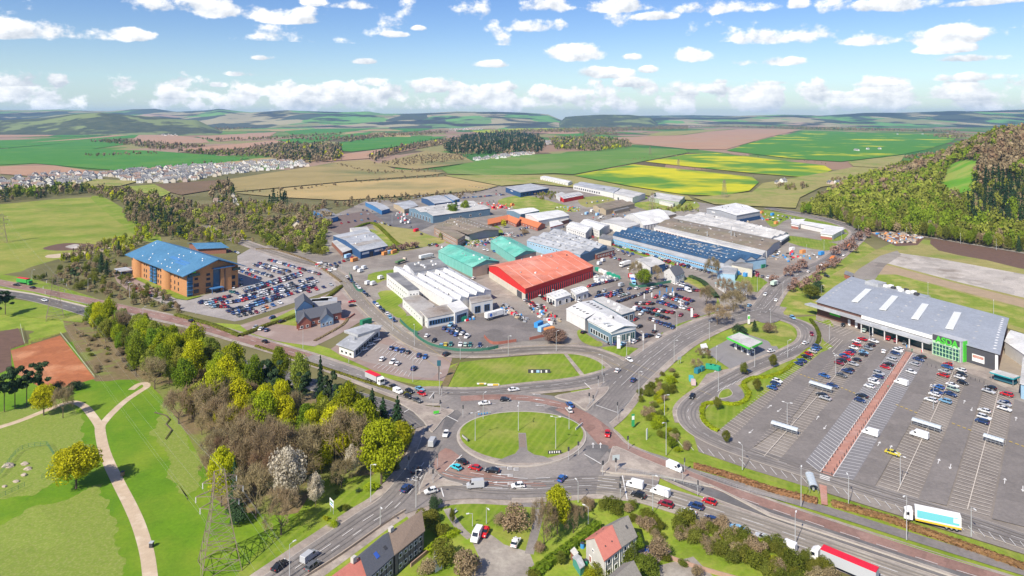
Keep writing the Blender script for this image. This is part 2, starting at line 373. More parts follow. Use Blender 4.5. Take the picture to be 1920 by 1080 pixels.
ridge('hills',[(1080,219),(1200,217),(1300,216),(1400,218),(1500,216),(1560,219)],13000,15000,moor_m,seed=8,nu=60,amp=4)
# wooded hill on the right
nu,nv=46,64; V=[]
for j in range(nv):
    for i in range(nu):
        X=380+i*(2100-380)/(nu-1); D=560+j*(2400-560)/(nv-1); V.append((X,D,hill(X,D)-.25))
Q=[(j*nu+i,j*nu+i+1,(j+1)*nu+i+1,(j+1)*nu+i) for j in range(nv-1) for i in range(nu-1)]
tag(O('hillside',fastmesh('hillside',np.array(V),np.array(Q),scrubm)),kind='structure')
c=[(1770,372),(1764,350),(1776,318),(1795,304),(1838,304),(1828,330),(1822,358),(1826,374)]
cl=catmull([PH(*q) for q in c],5,True); xs=[p[0] for p in cl]; ys=[p[1] for p in cl]; CLEARING=cl
V=[];Q=[];n=26
for j in range(n):
    for i in range(n):
        X=min(xs)+(max(xs)-min(xs))*i/(n-1); D=min(ys)+(max(ys)-min(ys))*j/(n-1); V.append((X,D,hill(X,D)+.35))
for j in range(n-1):
    for i in range(n-1):
        k=j*n+i; cx_=(V[k][0]+V[k+n+1][0])/2; cy_=(V[k][1]+V[k+n+1][1])/2
        if inpoly(cx_,cy_,cl): Q.append((k,k+1,k+n+1,k+n))
tag(O('meadow',fastmesh('meadow',np.array(V),np.array(Q),M('meadow_grass',(.14,.33,.02),(.10,.26,.015),.05,(.28,.34,.06),.012))),kind='structure')
# ---------------------------------------------------------------- fields (photo corners laid on the ground)
FIELDS=[
('field',f_green,[(0,280),(167,265),(277,260),(257,268),(173,280),(283,283),(467,297),(440,304),(333,313),(213,320),(63,307),(0,310),(-200,312),(-200,285)]),
('field',f_green,[(67,262),(167,258),(277,250),(263,258),(167,265),(0,279),(-200,283),(-200,268)]),
('field',f_pink,[(47,268),(167,258.5),(277,247),(385,261),(393,268),(265,272),(240,268),(262,252),(150,262)]),
('field',f_green,[(83,256),(250,243),(263,248),(133,257)]),
('field',f_pink,[(-100,252),(123,249),(90,256),(-100,259)]),
('field',f_pink,[(333,281),(520,263),(545,269),(433,281),(360,286)]),
('field',f_pink,[(367,256),(520,247.5),(502,258),(410,266)]),
('field',f_green,[(513,263),(640,253),(700,247),(690,253),(567,270)]),
('field',f_green,[(533,246),(640,238),(717,234),(690,243),(640,249),(547,253)]),
('field',f_pink,[(430,228),(590,226),(610,231),(500,238),(440,238)]),
('field',f_green,[(340,236),(420,230),(430,238),(360,246)]),
('field',f_pink,[(0,327),(0,313),(100,311),(187,323),(190,328),(80,333)]),
('field',f_tan,[(190,322),(330,315),(470,300),(580,303),(480,312),(300,322)]),
('field',f_tan,[(466,299),(560,291),(640,297),(580,304),(500,310)]),
('field',f_shade_olive,[(430,337),(590,312),(640,303),(690,300),(740,318),(835,325),(800,330),(640,342),(440,361)]),  # upper half of the tan field, cloud shadow painted in as colour
('field',f_tan,[(435,363),(640,344),(838,332),(935,350),(900,359),(790,367),(640,377),(520,371)]),
('field',f_brown,[(285,347),(423,338),(430,352),(340,367),(310,360)]),
('field',g2,[(230,352),(290,347),(320,362),(300,372),(260,366)]),
('field',g5,[(0,345),(150,335),(260,341),(225,350),(100,352),(0,362)]),
('field',f_green2,[(827,318),(930,293.5),(1140,285),(1187,277.5),(1285,281),(1290,287),(1187,307),(1075,328),(1040,326),(923,330),(840,327)]),
('field',f_rape,[(1075,330),(1187,309),(1280,318.5),(1410,333),(1423,343),(1405,359),(1350,369),(1280,366),(1180,350)]),
('field',f_rape,[(1210,304),(1287,290),(1345,288),(1545,311),(1560,320),(1525,335),(1413,326),(1280,312)]),
('field',f_rape2,[(1362,283),(1440,259),(1510,245.5),(1800,253),(1783,267),(1740,280),(1693,290),(1577,304),(1493,299)]),
('field',f_pink,[(1147,258),(1280,254),(1330,247),(1385,242),(1505,243),(1440,257.5),(1360,281),(1290,280),(1187,270)]),
('field',g5,[(1210,256),(1240,247),(1340,243),(1385,241),(1320,248),(1270,254)]),
('field',g5,[(1590,304),(1697,291),(1690,302),(1670,316),(1600,313)]),
('field',g5,[(1430,345),(1562,322),(1600,314),(1680,317),(1660,335),(1540,352),(1500,372),(1492,392),(1340,385),(1300,372),(1410,362)]),
('field',f_green,[(640,268),(700,258),(840,256),(740,276),(660,285),(600,281)]),
('field',f_pink,[(640,290),(740,277),(845,259),(880,261),(790,278),(690,298),(600,304)]),
('field',f_rape,[(880,245),(1000,240),(1090,238),(1085,244),(900,250)]),
('field',f_green,[(1040,253),(1100,249.5),(1145,255),(1080,259)]),
('field',f_green,[(730,242),(810,238),(830,241),(770,247)]),
('field',f_pink,[(800,243),(870,238),(950,240),(880,244)]),
('field',f_green,[(760,232),(900,228),(1000,229),(960,234),(800,237)]),
('field',f_pink,[(930,233),(1040,228),(1070,231),(970,237)]),
('field',f_green,[(1000,236),(1050,231),(1120,233),(1060,238)]),
('field',f_shade_olive,[(700,310),(800,283),(860,290),(890,305),(780,319)]),
('field',g5,[(830,330),(1040,329),(1075,331),(1180,352),(1290,369),(1300,378),(1000,345),(940,350)]),
('field',f_green2,[(560,252),(600,249),(650,251),(600,256)]),
]
rs=random.Random(12)
for k in range(95):
    y=224.5+26*rs.random()**1.5; x=rs.uniform(-150,1750) if y<238 else rs.uniform(-150,1150); w=rs.uniform(50,190)*(1 if y<236 else .8); h=rs.uniform(.7,2.2)*(.6+(y-222)/14); sl=rs.uniform(-.025,.02)
    FIELDS.insert(0,('field',rs.choice((f_green,f_green,f_green2,f_pink,f_pink,f_tan,f_brown,g5)),[(x,y),(x+w*rs.uniform(.35,.6),y+sl*w*.5-h*.25),(x+w,y+sl*w),(x+w*rs.uniform(.85,1.1),y+sl*w+h),(x+w*.4,y+h*1.1+sl*w*.4),(x-w*.08,y+h*.9)]))
for i,(n,m,p) in enumerate(FIELDS): flat(n,W2(p),.05+.012*i,m)
# grassy mound with the football-pitch sized meadow left of the office
flat('meadow',W2([(-150,392),(0,383),(110,373),(190,371),(230,392),(262,430),(268,446),(220,462),(140,478),(60,500),(20,512),(-150,520)]),.03,M('meadow_rough',(.33,.31,.07),(.22,.26,.035),.10,(.17,.24,.02),.022,(.44,.62),det=9,patch=(.02,0.05)),smooth=4)
flat('meadow',W2([(170,372),(200,372),(300,440),(270,452),(240,430)]),.036,g1,smooth=3)
flat('bare_patch',W2([(80,466),(120,456),(175,458),(200,462),(120,470)]),.042,darkearth,smooth=4)
flat('concrete_pad',W2([(122,463),(140,458),(155,461),(140,466)]),.048,conc,smooth=4)
flat('dirt_track',W2([(90,478),(170,470),(240,456),(256,452),(258,457),(180,474),(100,484)]),.046,sand,smooth=3)
def ragged(pts,amp,n=4):
    pts=[Vector(p) for p in pts]; r=random.Random(len(pts)*7+int(pts[0].x))
    for k in range(n):
        q=[]
        for i,a in enumerate(pts):
            b_=pts[(i+1)%len(pts)]; d=b_-a; m=(a+b_)/2; m+=Vector((-d.y,d.x)).normalized()*r.uniform(-1,1)*min(amp,d.length*.22); q+=[a,m]
        pts=q
    return [tuple(p) for p in pts]
g6=M('park_rough',(.225,.285,.045),(.165,.24,.026),.45,(.275,.30,.08),1.3,(.46,.66),det=12,patch=(.02,.05))
# park in the foreground
flat('verge_base',W2([(1060,700),(1160,690),(1300,640),(1420,600),(1560,590),(1560,660),(1350,830),(1560,930),(1960,1060),(1960,1130),(1500,990),(1180,905),(1090,800)]),.015,g3); flat('verge_base',W2([(330,600),(640,690),(860,740),(860,680),(830,690),(760,690),(640,660),(470,610)]),.012,g3); flat('verge_base',W2([(1440,590),(1560,590),(1600,520),(1660,480),(1600,440),(1560,470),(1480,540)]),.012,g2)
flat('park_grass',W2([(-260,690),(0,650),(150,640),(330,660),(500,740),(640,880),(560,960),(500,1090),(-260,1180)]),.01,g4)
flat('rough_grass',ragged(W2([(-60,1015),(60,950),(130,935),(195,905),(206,960),(222,1040),(225,1100),(-60,1140)]),1.3),zz('r'),g6)
flat('rough_grass',ragged(W2([(-60,780),(20,770),(110,745),(160,790),(170,840),(120,845),(100,905),(60,930),(-60,950)]),1.3),zz('r'),g6)
flat('rough_grass',ragged(W2([(300,760),(330,755),(345,800),(370,850),(375,910),(350,940),(320,900),(315,850),(280,810)]),1.3),zz('r'),g6)
flat('rough_grass',ragged(W2([(-100,570),(0,562),(90,580),(150,590),(160,610),(115,625),(58,642),(45,650),(40,615),(0,620),(-100,640)]),3.5),zz('r'),g3)
flat('scrub_ground',W2([(118,600),(150,585),(190,590),(260,640),(300,690),(330,740),(250,712),(180,715),(160,690),(140,650)]),zz('r'),scrubm,smooth=3)
flat('allotment',W2([(20,657),(113,629),(178,710),(90,735),(30,700)]),zz('r'),earth)
flat('allotment',W2([(-60,635),(34,615),(46,645),(20,655),(22,690),(0,700),(-60,690)]),zz('r'),darkearth)
flat('wood_floor',W2([(150,585),(260,590),(420,655),(560,730),(760,780),(775,870),(640,950),(430,960),(385,880),(300,740)]),zz('r'),scrubm,smooth=2)
flat('grass_bank',W2([(560,960),(600,900),(700,890),(775,850),(790,830),(800,850),(740,915),(600,1010),(470,1095),(430,1095),(500,1010)]),zz('r'),g1)
PATH1=[(283,1095),(276,1040),(262,990),(245,950),(222,905),(205,870),(194,840),(188,810),(188,800)]
ribbon('path',PATH1,3.4,zz('r'),sand); 
ribbon('path',[(188,806),(184,795),(172,778),(160,764),(145,756),(128,755),(90,768),(40,788),(0,801),(-80,826)],3.0,zz('r'),sand)
ribbon('path',[(188,803),(194,793),(210,775),(235,752),(260,735),(275,725),(272,719),(260,721),(246,731)],2.8,zz('r'),sand)
# ---------------------------------------------------------------- trading estate surfaces
flat('estate_ground',W2([(480,470),(600,415),(690,375),(760,376),(920,350),(1010,331),(1090,336),(1190,362),(1300,378),(1400,392),(1500,402),(1600,425),(1625,440),(1590,470),(1480,530),(1440,590),(1340,620),(1190,690),(1165,680),(1060,662),(860,668),(700,600),(640,520),(560,497)]),zz('r'),yard)
GR=[(g5,[(700,420),(745,410),(790,435),(835,452),(800,462),(745,470),(715,440)]),(g2,[(650,440),(700,430),(745,460),(740,478),(690,470)]),
(g2,[(935,375),(985,366),(1060,385),(1085,390),(1080,397),(1000,398),(950,387)]),(g5,[(1085,372),(1130,368),(1155,378),(1100,389)]),
(g1,[(835,455),(870,440),(900,452),(880,460)]),(g1,[(905,425),(930,422),(945,440),(925,452)]),(g1,[(1120,447),(1145,443),(1260,480),(1290,497),(1270,500),(1150,462)]),
(g1,[(1185,368),(1205,366),(1215,372),(1195,378)]),(g2,[(1190,380),(1290,375),(1310,390),(1240,398),(1200,390)]),
(g1,[(1428,394),(1480,403),(1600,428),(1600,440),(1570,452),(1540,452),(1555,440),(1590,437),(1500,415),(1475,412),(1455,425),(1440,420)]),(g1,[(1480,442),(1560,455),(1572,462),(1545,470),(1480,455)]),
(g1,[(1370,520),(1400,512),(1440,530),(1420,548),(1380,535)]),(g2,[(1470,548),(1500,525),(1530,515),(1560,530),(1545,545),(1515,560),(1480,580)]),(g1,[(1000,400),(1020,398),(1030,405),(1005,409)]),
(g1,[(870,500),(885,490),(910,505),(890,512)]),(g1,[(690,515),(740,505),(760,512),(710,528)]),
(g1,[(660,563),(700,600),(672,590),(648,600),(640,560)]),(g1,[(708,550),(735,545),(760,560),(735,575)]),(g1,[(690,520),(720,515),(715,528),(695,532)]),
(g1,[(725,578),(742,571),(763,590),(745,596)]),(g1,[(748,602),(772,592),(793,615),(775,622)]),(g1,[(700,575),(715,560),(750,580),(740,585)]),
(g2,[(1265,535),(1290,520),(1330,540),(1350,570),(1330,580),(1290,560)]),(g1,[(1255,600),(1300,600),(1325,585),(1340,590),(1280,617),(1255,612)]),(g1,[(1218,622),(1240,620),(1247,640),(1235,655),(1222,640)]),
(g1,[(1082,622),(1095,620),(1130,645),(1115,650),(1090,640)]),(g1,[(1127,652),(1170,650),(1215,655),(1240,645),(1245,640),(1222,660),(1195,672),(1165,668)])]
for m,p in GR: flat('lawn',W2(p),zz('r',.006),m,smooth=3)
# office car park, pub, drive-through and factory yards
flat('car_park',W2([(250,545),(243,520),(330,560),(350,560),(445,540),(445,480),(480,460),(510,466),(580,488),(610,510),(640,530),(620,545),(455,600),(440,603),(330,580)]),zz('r'),M('office_car_park',(.36,.325,.30),(.30,.27,.25),.2,(.40,.365,.335),.05,patch=(.08,.07)))
flat('forecourt',W2([(212,512),(250,500),(300,545),(240,545)]),zz('r'),yardp,smooth=2)
flat('pub_yard',W2([(450,610),(560,575),(640,540),(668,572),(690,595),(640,625),(590,650),(520,640),(470,625)]),zz('r'),yardp)
flat('pub_garden',W2([(505,602),(550,580),(580,600),(560,612),(520,608)]),zz('r'),g2)
flat('drive_through_yard',W2([(620,655),(655,630),(720,610),(760,640),(800,660),(848,672),(835,715),(770,712),(700,695),(640,668)]),zz('r'),yardp)
flat('drive_through_lane',W2([(640,662),(690,640),(740,650),(780,655),(815,660),(830,690),(810,710),(770,706),(740,690),(690,680)]),zz('r'),M('pink_tarmac',(.33,.28,.25),(.28,.235,.21),.3))
flat('factory_car_park',W2([(775,625),(860,588),(900,595),(1000,590),(1045,620),(1050,640),(980,640),(915,655),(860,655),(815,645)]),zz('r'),M('factory_yard',(.20,.178,.165),(.165,.148,.138),.2,(.24,.21,.19),.05,det=8,patch=(.08,.12)))
flat('depot_apron',W2([(880,530),(918,520),(985,548),(960,560),(920,555)]),zz('r'),asphl)
flat('dealer_yard',W2([(1085,560),(1200,520),(1290,530),(1345,560),(1340,585),(1250,615),(1225,640),(1190,650),(1120,640),(1060,600)]),zz('r'),M('dealer_tarmac',(.235,.20,.18),(.19,.165,.15),.2,(.28,.24,.21),.05,det=8,patch=(.08,.12)))
flat('bus_depot_yard',W2([(690,400),(760,395),(815,420),(790,432),(735,425)]),zz('r'),asphd)
flat('dark_yard',W2([(590,412),(690,395),(720,415),(640,440),(600,425)]),zz('r'),M('yard_brown',(.20,.15,.13),(.16,.12,.105),.2))
flat('yard_slab',W2([(1475,460),(1545,470),(1560,478),(1500,480),(1450,470)]),zz('r'),asphl)
# cleared site behind the store
flat('site_ground',W2([(1560,515),(1640,470),(1700,445),(1960,480),(1960,640),(1880,612),(1700,560),(1640,530)]),zz('r'),g5)
flat('site_strip',W2([(1745,448),(1800,455),(1960,482),(1960,512),(1850,488),(1760,470)]),zz('r'),darkearth,smooth=2)
flat('cleared_slab',W2([(1663,494),(1688,475),(1760,485),(1960,522),(1960,568),(1800,530)]),zz('r'),conc)
flat('sandy_track',W2([(1640,505),(1663,497),(1800,533),(1960,572),(1960,588),(1800,546),(1680,515),(1640,520)]),zz('r'),M('sandy_soil',(.42,.31,.20),(.33,.25,.16),.2))
flat('site_grass',W2([(1632,515),(1680,515),(1800,549),(1960,592),(1960,630),(1800,578),(1660,535)]),zz('r'),g2)
flat('site_yard',W2([(1610,505),(1650,480),(1682,470),(1690,478),(1660,498),(1640,525),(1590,525)]),zz('r'),yard)
flat('scrap_ground',W2([(1635,440),(1650,430),(1735,445),(1720,460),(1680,462)]),zz('r'),darkearth)
# ---------------------------------------------------------------- supermarket car park and petrol station
flat('car_park',W2([(1300,815),(1330,765),(1420,700),(1500,650),(1545,600),(1560,585),(1880,690),(1960,720),(1960,1052),(1800,1003),(1560,928),(1400,879),(1310,848)]),zz('r'),lot)
flat('store_pavement',W2([(1530,600),(1600,620),(1700,655),(1800,695),(1850,712),(1900,735),(1960,740),(1960,690),(1860,680),(1530,590)]),zz('r'),pave)
flat('service_yard',W2([(1868,690),(1890,620),(1960,640),(1960,730),(1910,720)]),zz('r'),M('service_concrete',(.36,.30,.23),(.30,.25,.19),.3))
flat('grass_verge',W2([(1172,775),(1182,745),(1225,710),(1262,690),(1290,668),(1330,650),(1345,660),(1325,690),(1300,720),(1270,760),(1255,785),(1275,815),(1310,850),(1400,881),(1560,931),(1530,945),(1400,895),(1290,865),(1220,840)]),zz('r'),g3)
flat('recycling_bay',W2([(1296,742),(1325,702),(1350,695),(1375,690),(1360,700),(1305,745)]),zz('r'),pave)
flat('petrol_forecourt',W2([(1322,660),(1360,640),(1400,615),(1450,640),(1460,655),(1420,672),(1370,693)]),zz('r'),M('forecourt',(.27,.255,.25),(.23,.215,.21),.25))
flat('grass_bed',W2([(1385,618),(1415,605),(1465,607),(1490,625),(1488,640),(1450,650),(1440,640),(1410,630)]),zz('r'),g2,smooth=3)
flat('grass_bed',W2([(1316,775),(1322,762),(1350,760),(1392,755),(1390,735),(1378,720),(1420,705),(1500,665),(1525,652),(1540,640),(1555,650),(1540,662),(1480,705),(1400,765),(1350,806),(1330,800)]),zz('r'),g1)
flat('grass_bed',W2([(1530,615),(1555,600),(1570,640),(1540,665),(1530,650)]),zz('r'),g1,smooth=3)
flat('bays_top',W2([(1525,600),(1580,620),(1600,632),(1570,655),(1545,640)]),zz('r'),lot)
flat('hedge_verge',W2([(1395,880),(1560,930),(1800,1005),(1960,1054),(1960,1080),(1700,985),(1540,938),(1400,885)]),zz('r'),g1)
# gardens by the houses at the front
flat('garden_ground',W2([(800,940),(1330,930),(1500,1010),(1600,1100),(560,1100),(640,1040),(740,975)]),zz('r'),g3)
flat('green',W2([(838,952),(880,945),(925,948),(1005,955),(1004,1000),(985,1034),(960,1020),(928,1005),(890,985)]),zz('r'),g1,smooth=2)
flat('cul_de_sac',W2([(880,1005),(915,1000),(945,1022),(985,1034),(998,1050),(1000,1100),(880,1100),(900,1050)]),zz('r'),asphl,smooth=2)
ribbon('path',[(838,955),(850,975),(865,995),(882,1010)],2.2,zz('r'),asphl)
ribbon('path',[(825,945),(880,937),(950,944),(1030,950)],2.6,zz('r'),asph)
ribbon('path',[(1012,955),(1008,980),(1000,1010),(992,1040)],2.4,zz('r'),asph)
flat('garden_paving',W2([(1195,1035),(1225,1020),(1260,1035),(1230,1060)]),zz('r'),yardp)
flat('driveway',W2([(1235,1062),(1300,1045),(1340,1085),(1240,1095)]),zz('r'),asphl)
# ---------------------------------------------------------------- verges and pavements along the roads
flat('grass_verge',W2([(-60,505),(0,515),(60,522),(170,556),(260,590),(360,598),(460,630),(560,665),(690,705),(770,735),(830,735),(850,745),(700,730),(500,655),(260,592),(60,545),(-60,525)]),zz('r'),g1)
flat('grass_verge',W2([(-100,560),(0,558),(100,572),(200,610),(100,600),(-100,580)]),zz('r'),g1)
flat('lawn',W2([(845,730),(862,680),(905,675),(960,670),(1057,663),(1090,712),(1040,720),(960,727),(880,732)]),zz('r'),g1)
flat('lawn',W2([(1060,664),(1085,662),(1115,665),(1143,680),(1140,700),(1120,708),(1098,712)]),zz('r'),g1,smooth=2)
flat('footpath',W2([(1055,662),(1062,662),(1103,712),(1095,714)]),Z['r']+.003,pave); zz('r'); zz('r')
flat('verge_bed',W2([(835,735),(862,680),(845,690),(826,725)]),zz('r'),scrubm)
KW_IN=[(-120,507),(0,530),(50,541),(150,561),(250,583),(360,608),(475,641),(575,671),(640,693),(702,717),(760,738),(805,748),(870,748),(930,745)]
KW_OUT=[(-120,530),(0,549),(50,557),(85,565),(150,582),(250,615),(400,668),(560,715),(665,745),(715,760),(765,780),(795,800)]
TOP=[(770,740),(805,737),(860,739),(930,736),(1000,728),(1060,722),(1110,713),(1160,697),(1200,672)]
RING=[(978,753),(1045,762),(1100,783),(1128,812),(1118,848),(1075,880),(990,900),(905,893),(850,870),(833,840),(838,805),(866,774),(915,758)]
BOT=[(1230,922),(1180,913),(1120,908),(1050,912),(980,915),(910,913),(855,905),(820,895)]
KE1=[(1040,762),(1090,784),(1130,815),(1160,843),(1240,877),(1310,908),(1445,957),(1595,1008),(1765,1064),(1920,1112),(2000,1140)]
KE2=[(1120,910),(1182,918),(1270,943),(1370,975),(1482,1013),(1595,1053),(1750,1108),(1900,1160)]
SW=[(822,800),(812,835),(795,870),(770,905),(735,945),(690,975),(640,1010),(575,1055),(500,1108)]
SW2=[(960,928),(890,925),(840,928),(800,938),(750,955)]
FORF=[(1085,800),(1125,770),(1165,725),(1200,692),(1235,663),(1280,633),(1350,602),(1420,587),(1440,572)]
NORTH=[(1425,588),(1440,562),(1462,535),(1500,512),(1547,492),(1580,468),(1604,447),(1608,436),(1590,425),(1550,412),(1500,401),(1440,390)]
EST=[(380,424),(440,448),(500,470),(560,489),(610,502),(640,521),(660,545),(692,580),(730,612),(765,637),(805,654),(850,662),(920,662),(985,657),(1050,655),(1100,659),(1140,672),(1165,690)]
ASDA=[(1430,585),(1470,597),(1500,608),(1516,622),(1514,642),(1485,660),(1440,678),(1395,698),(1350,722),(1310,748),(1291,770),(1296,795),(1325,818),(1380,842),(1460,868),(1600,912),(1760,962),(1960,1030)]
TRK=[(1608,440),(1650,437),(1723,443),(1800,455),(1920,475),(2050,500)]
for nm,pts,w in (('pavement',KW_IN[4:],13),('pavement',TOP,13.5),('pavement',SW,16),('pavement',SW2,12),('pavement',FORF,22),('pavement',NORTH,17),('pavement',EST,14),('pavement',ASDA[:12],12),('pavement',BOT,17),('pavement',KE2,12.5),('pavement',KE1,12)):
    ribbon(nm,pts,w,zz('r',.003),pave)
ribbon('footpath',[(1180,845),(1240,862),(1300,887),(1400,915),(1540,955),(1700,1005),(1960,1085)],4.2,zz('r'),asph)
ribbon('grass_strip',[(1250,880),(1330,905),(1445,945),(1595,995),(1765,1048),(1960,1112)],3.2,zz('r'),g3)
# ---------------------------------------------------------------- carriageways
for pts,w in ((KW_IN,8.6),(TOP,9),(SW,9.4),(FORF,15.5),(NORTH,12),(EST,8.6),(ASDA,8.2),(BOT,12),(KE2,11),(KE1,9.2),(KW_OUT,8.8)): ribbon('kerb',pts,w+.7,zz('r'),kerbm)
flat('roundabout_road',W2([(835,745),(900,738),(978,738),(1060,748),(1120,775),(1150,808),(1150,850),(1140,885),(1160,905),(1100,918),(980,928),(900,922),(850,905),(815,880),(805,850),(812,800),(825,770)]),zz('d'),asph,smooth=4)
for nm,pts,w,m in (('road',KW_IN,8.6,asph),('road',KW_OUT,8.8,asphd),('road',TOP,9,asph),('road',SW,9.4,asph),('road',FORF,15.5,asph),('road',NORTH,12,asph),('road',EST,8.6,yard),('road',ASDA,8.2,asph),('road',BOT,12,asph),('road',SW2,7,asph),('road',KE2,11,asphl),('road',KE1,9.2,asphd),('road',TRK,7,yard)):
    ribbon(nm,pts,w,zz('d'),m)
flat('mini_roundabout',W2([(1405,585),(1425,570),(1450,572),(1470,590),(1455,605),(1425,605)]),zz('d'),asph,smooth=5)
def redpath(pts,w,off=0): tag(ribbon_mb(offset_path(catmull(W2(pts),8),off),w,zz('d')).obj('red_lane',redl),kind='structure')
redpath(KW_IN[:8],8.2); redpath([(864,749),(930,746),(985,748),(1035,757),(1070,770)],5.2)
redpath(KE1[0:],4.6,2.2); redpath([(1055,765),(1100,790),(1128,818),(1150,842)],8)
flat('red_lane',W2([(812,872),(835,842),(868,862),(890,880),(935,892),(1000,906),(1010,912),(940,914),(880,908),(835,895)]),zz('d'),redl,smooth=3)
flat('red_lane',W2([(940,905),(1020,908),(1025,914),(950,914)]),zz('d'),redl)
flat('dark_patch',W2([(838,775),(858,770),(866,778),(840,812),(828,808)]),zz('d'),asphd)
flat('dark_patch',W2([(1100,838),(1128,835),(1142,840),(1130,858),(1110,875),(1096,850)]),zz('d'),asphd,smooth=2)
flat('grooved_surface',W2([(1132,890),(1172,893),(1166,935),(1135,935)]),zz('d'),asphl)
# aisles and bays of the supermarket car park
AL=[[(1540,662),(1600,640),(1480,790),(1400,850),(1365,828)],[(1668,655),(1640,650),(1460,867),(1510,885),(1560,830)],[(1735,672),(1770,685),(1640,915),(1600,902)],[(1816,706),(1846,722),(1775,950),(1722,938)],[(1902,750),(1960,770),(1960,1000),(1860,975)]]
for p in AL: flat('car_park_aisle',W2(p),zz('d'),lotl)
for p in ([(1672,655),(1696,664),(1537,888),(1510,868)],[(1712,664),(1736,674),(1600,903),(1562,895)]): flat('grey_bays',W2(p),zz('d'),lotg)
flat('red_walkway',W2([(1697,660),(1712,663),(1562,896),(1537,889)]),zz('d'),redk)
flat('red_walkway',W2([(1536,910),(1550,914),(1552,950),(1540,948)]),zz('d'),redk)
wearm=M('wheel_tracks',(.205,.188,.176),(.170,.156,.147),.3,(.235,.213,.198),.08,det=9); wearp=M('pale_wheel_tracks',(.27,.24,.205),(.23,.205,.175),.3)
for pts,offs,m in ((FORF[1:],(-5.6,-4,-2,-.6,1,2.6,4.4,5.8),wearm),(SW[1:],(-3,-1.4,1.2,2.8),wearm),(BOT,(-4,-2.6,-.8,.6,2.6,4),wearm),(TOP,(-1.4,.2,2.4),wearm),(KE2,(-4,-2.4,-.6,.9,3,4.4),wearp),(NORTH,(-3.6,-2,1.8,3.4),wearm),(ASDA,(-2.6,-1.2,1.2,2.6),wearm),(KW_OUT,(-2.8,-1.2,1.2,2.8),wearm),(EST,(-2.4,-1.2,1.2,2.4),wearp)):
    b=MB()
    for o_ in offs: ribbon_mb(offset_path(catmull(W2(pts),8),o_),.55,Z['d']+.003,b); zz('d')
    tag(b.obj('wheel_tracks',m),kind='structure')
# ---------------------------------------------------------------- raised islands with kerbs
def island(name,px,mat,kb=.45,smooth=4,kerb=True):
    w=W2(px); w=catmull(w,smooth,True) if smooth else w
    cx_=sum(p[0] for p in w)/len(w); cy_=sum(p[1] for p in w)/len(w)
    z=zz('s'); b=MB().prism(w,.02,z,0); 
    o=tag(b.obj(name,kerbm),kind='structure')
    a=sum(w[i-1][0]*w[i][1]-w[i][0]*w[i-1][1] for i in range(len(w)))
    inn=offset_path(w+[w[0]],kb if a>0 else -kb)[:-1]
    flat(name+'_top',inn,z+.02,mat); Z['s']+=.02; return z+.02
def oval(cx_,cy_,rx,ry,n=40): return [(cx_+rx*math.cos(t*2*math.pi/n),cy_+ry*math.sin(t*2*math.pi/n)*(1-.09*(-math.sin(t*2*math.pi/n)))) for t in range(n)]
island('roundabout_kerb',oval(978,821,122,52),pave,.5,1)
ZI=Z['s']; flat('roundabout_grass',W2(oval(978,817,116,46)),ZI+.006,g1); 
flat('maintenance_lay_by',W2([(972,815),(986,815),(989,848),(1002,856),(1020,859),(1040,868),(1000,871.5),(950,871.5),(932,868),(952,859),(966,854),(973,845)]),ZI+.014,asph)
flat('brick_strip',W2([(973,817),(985,817),(986,842),(974,842)]),ZI+.020,M('weathered_bricks',(.28,.22,.18),(.20,.16,.13),2))
island('traffic_island',[(742,752),(775,757),(800,764),(845,770),(850,775),(832,788),(818,806),(808,812),(795,795),(775,775)],pave,.3,3)
island('traffic_island',[(1040,746),(1075,738),(1120,730),(1142,728),(1135,742),(1112,762),(1098,772),(1075,757)],pave,.3,3)
island('traffic_island',[(1146,846),(1156,840),(1200,860),(1262,885),(1330,912),(1330,916),(1250,898),(1180,892),(1126,886),(1140,868)],pave,.3,2)
island('traffic_island',[(806,880),(818,890),(838,903),(868,912),(830,914),(802,922),(785,928),(792,905)],pave,.3,3)
island('median',[(1330,911),(1445,966),(1600,1018),(1760,1072),(1900,1120),(1898,1124),(1758,1076),(1598,1022),(1440,970)],pave,.25,1)
island('grass_median',[(-120,518),(0,539),(60,548),(150,569),(300,608),(300,611),(150,573),(60,552),(0,543),(-120,522)],g3,.25,1)
island('grass_island',[(1346,748),(1352,736),(1366,732),(1374,740),(1370,746),(1356,750)],g1,.3,4)
flat('turning_loop',W2([(1340,750),(1350,731),(1370,722),(1386,727),(1396,745),(1385,757),(1360,757)]),Z['d']+.004,asph,smooth=4)
# ---------------------------------------------------------------- painted markings
zm=Z['d']+.02; mk=MB()
def dl(px,off,dash,gap,w=.18): dashes(mk,catmull(W2(px),8),off,dash,gap,w,zm)
dl(KW_IN[:-2],0,4,6); dl(KW_OUT[:-2],0,4,6); dl(TOP[1:-1],0,3.5,3); dl(SW[2:],0,4,4); dl(SW[2:],2.4,3,5); dl(FORF[2:],0,40,.5,.16); dl(FORF[2:],3.6,3,4.5); dl(FORF[2:],-3.6,3,4.5)
dl(NORTH,0,3,5,.15); dl(EST,0,2.5,4,.13); dl(ASDA,0,3,4,.14); dl(KE1[3:],0,5,4); dl(KE2,1.7,6,5,.2); dl(KE2,-1.9,6,5,.2); dl(BOT,1.6,4,2.5,.2); dl(BOT,-2.2,4,2.5,.2)
dl([(905,757),(978,752),(1045,762)],1.6,5,2); dl([(905,757),(978,752),(1045,762)],-2,5,2); dl([(880,893),(930,900),(990,904),(1040,902)],1.2,4.5,2.6,.22); dl([(890,900),(940,908),(1010,910)],-1.5,4.5,2.6,.22); dl([(900,917),(960,919),(1010,919)],0,7,2.5,.22)
def pl(a,b_,w=.35): line(mk,P(*a),P(*b_),w,zm+.004)
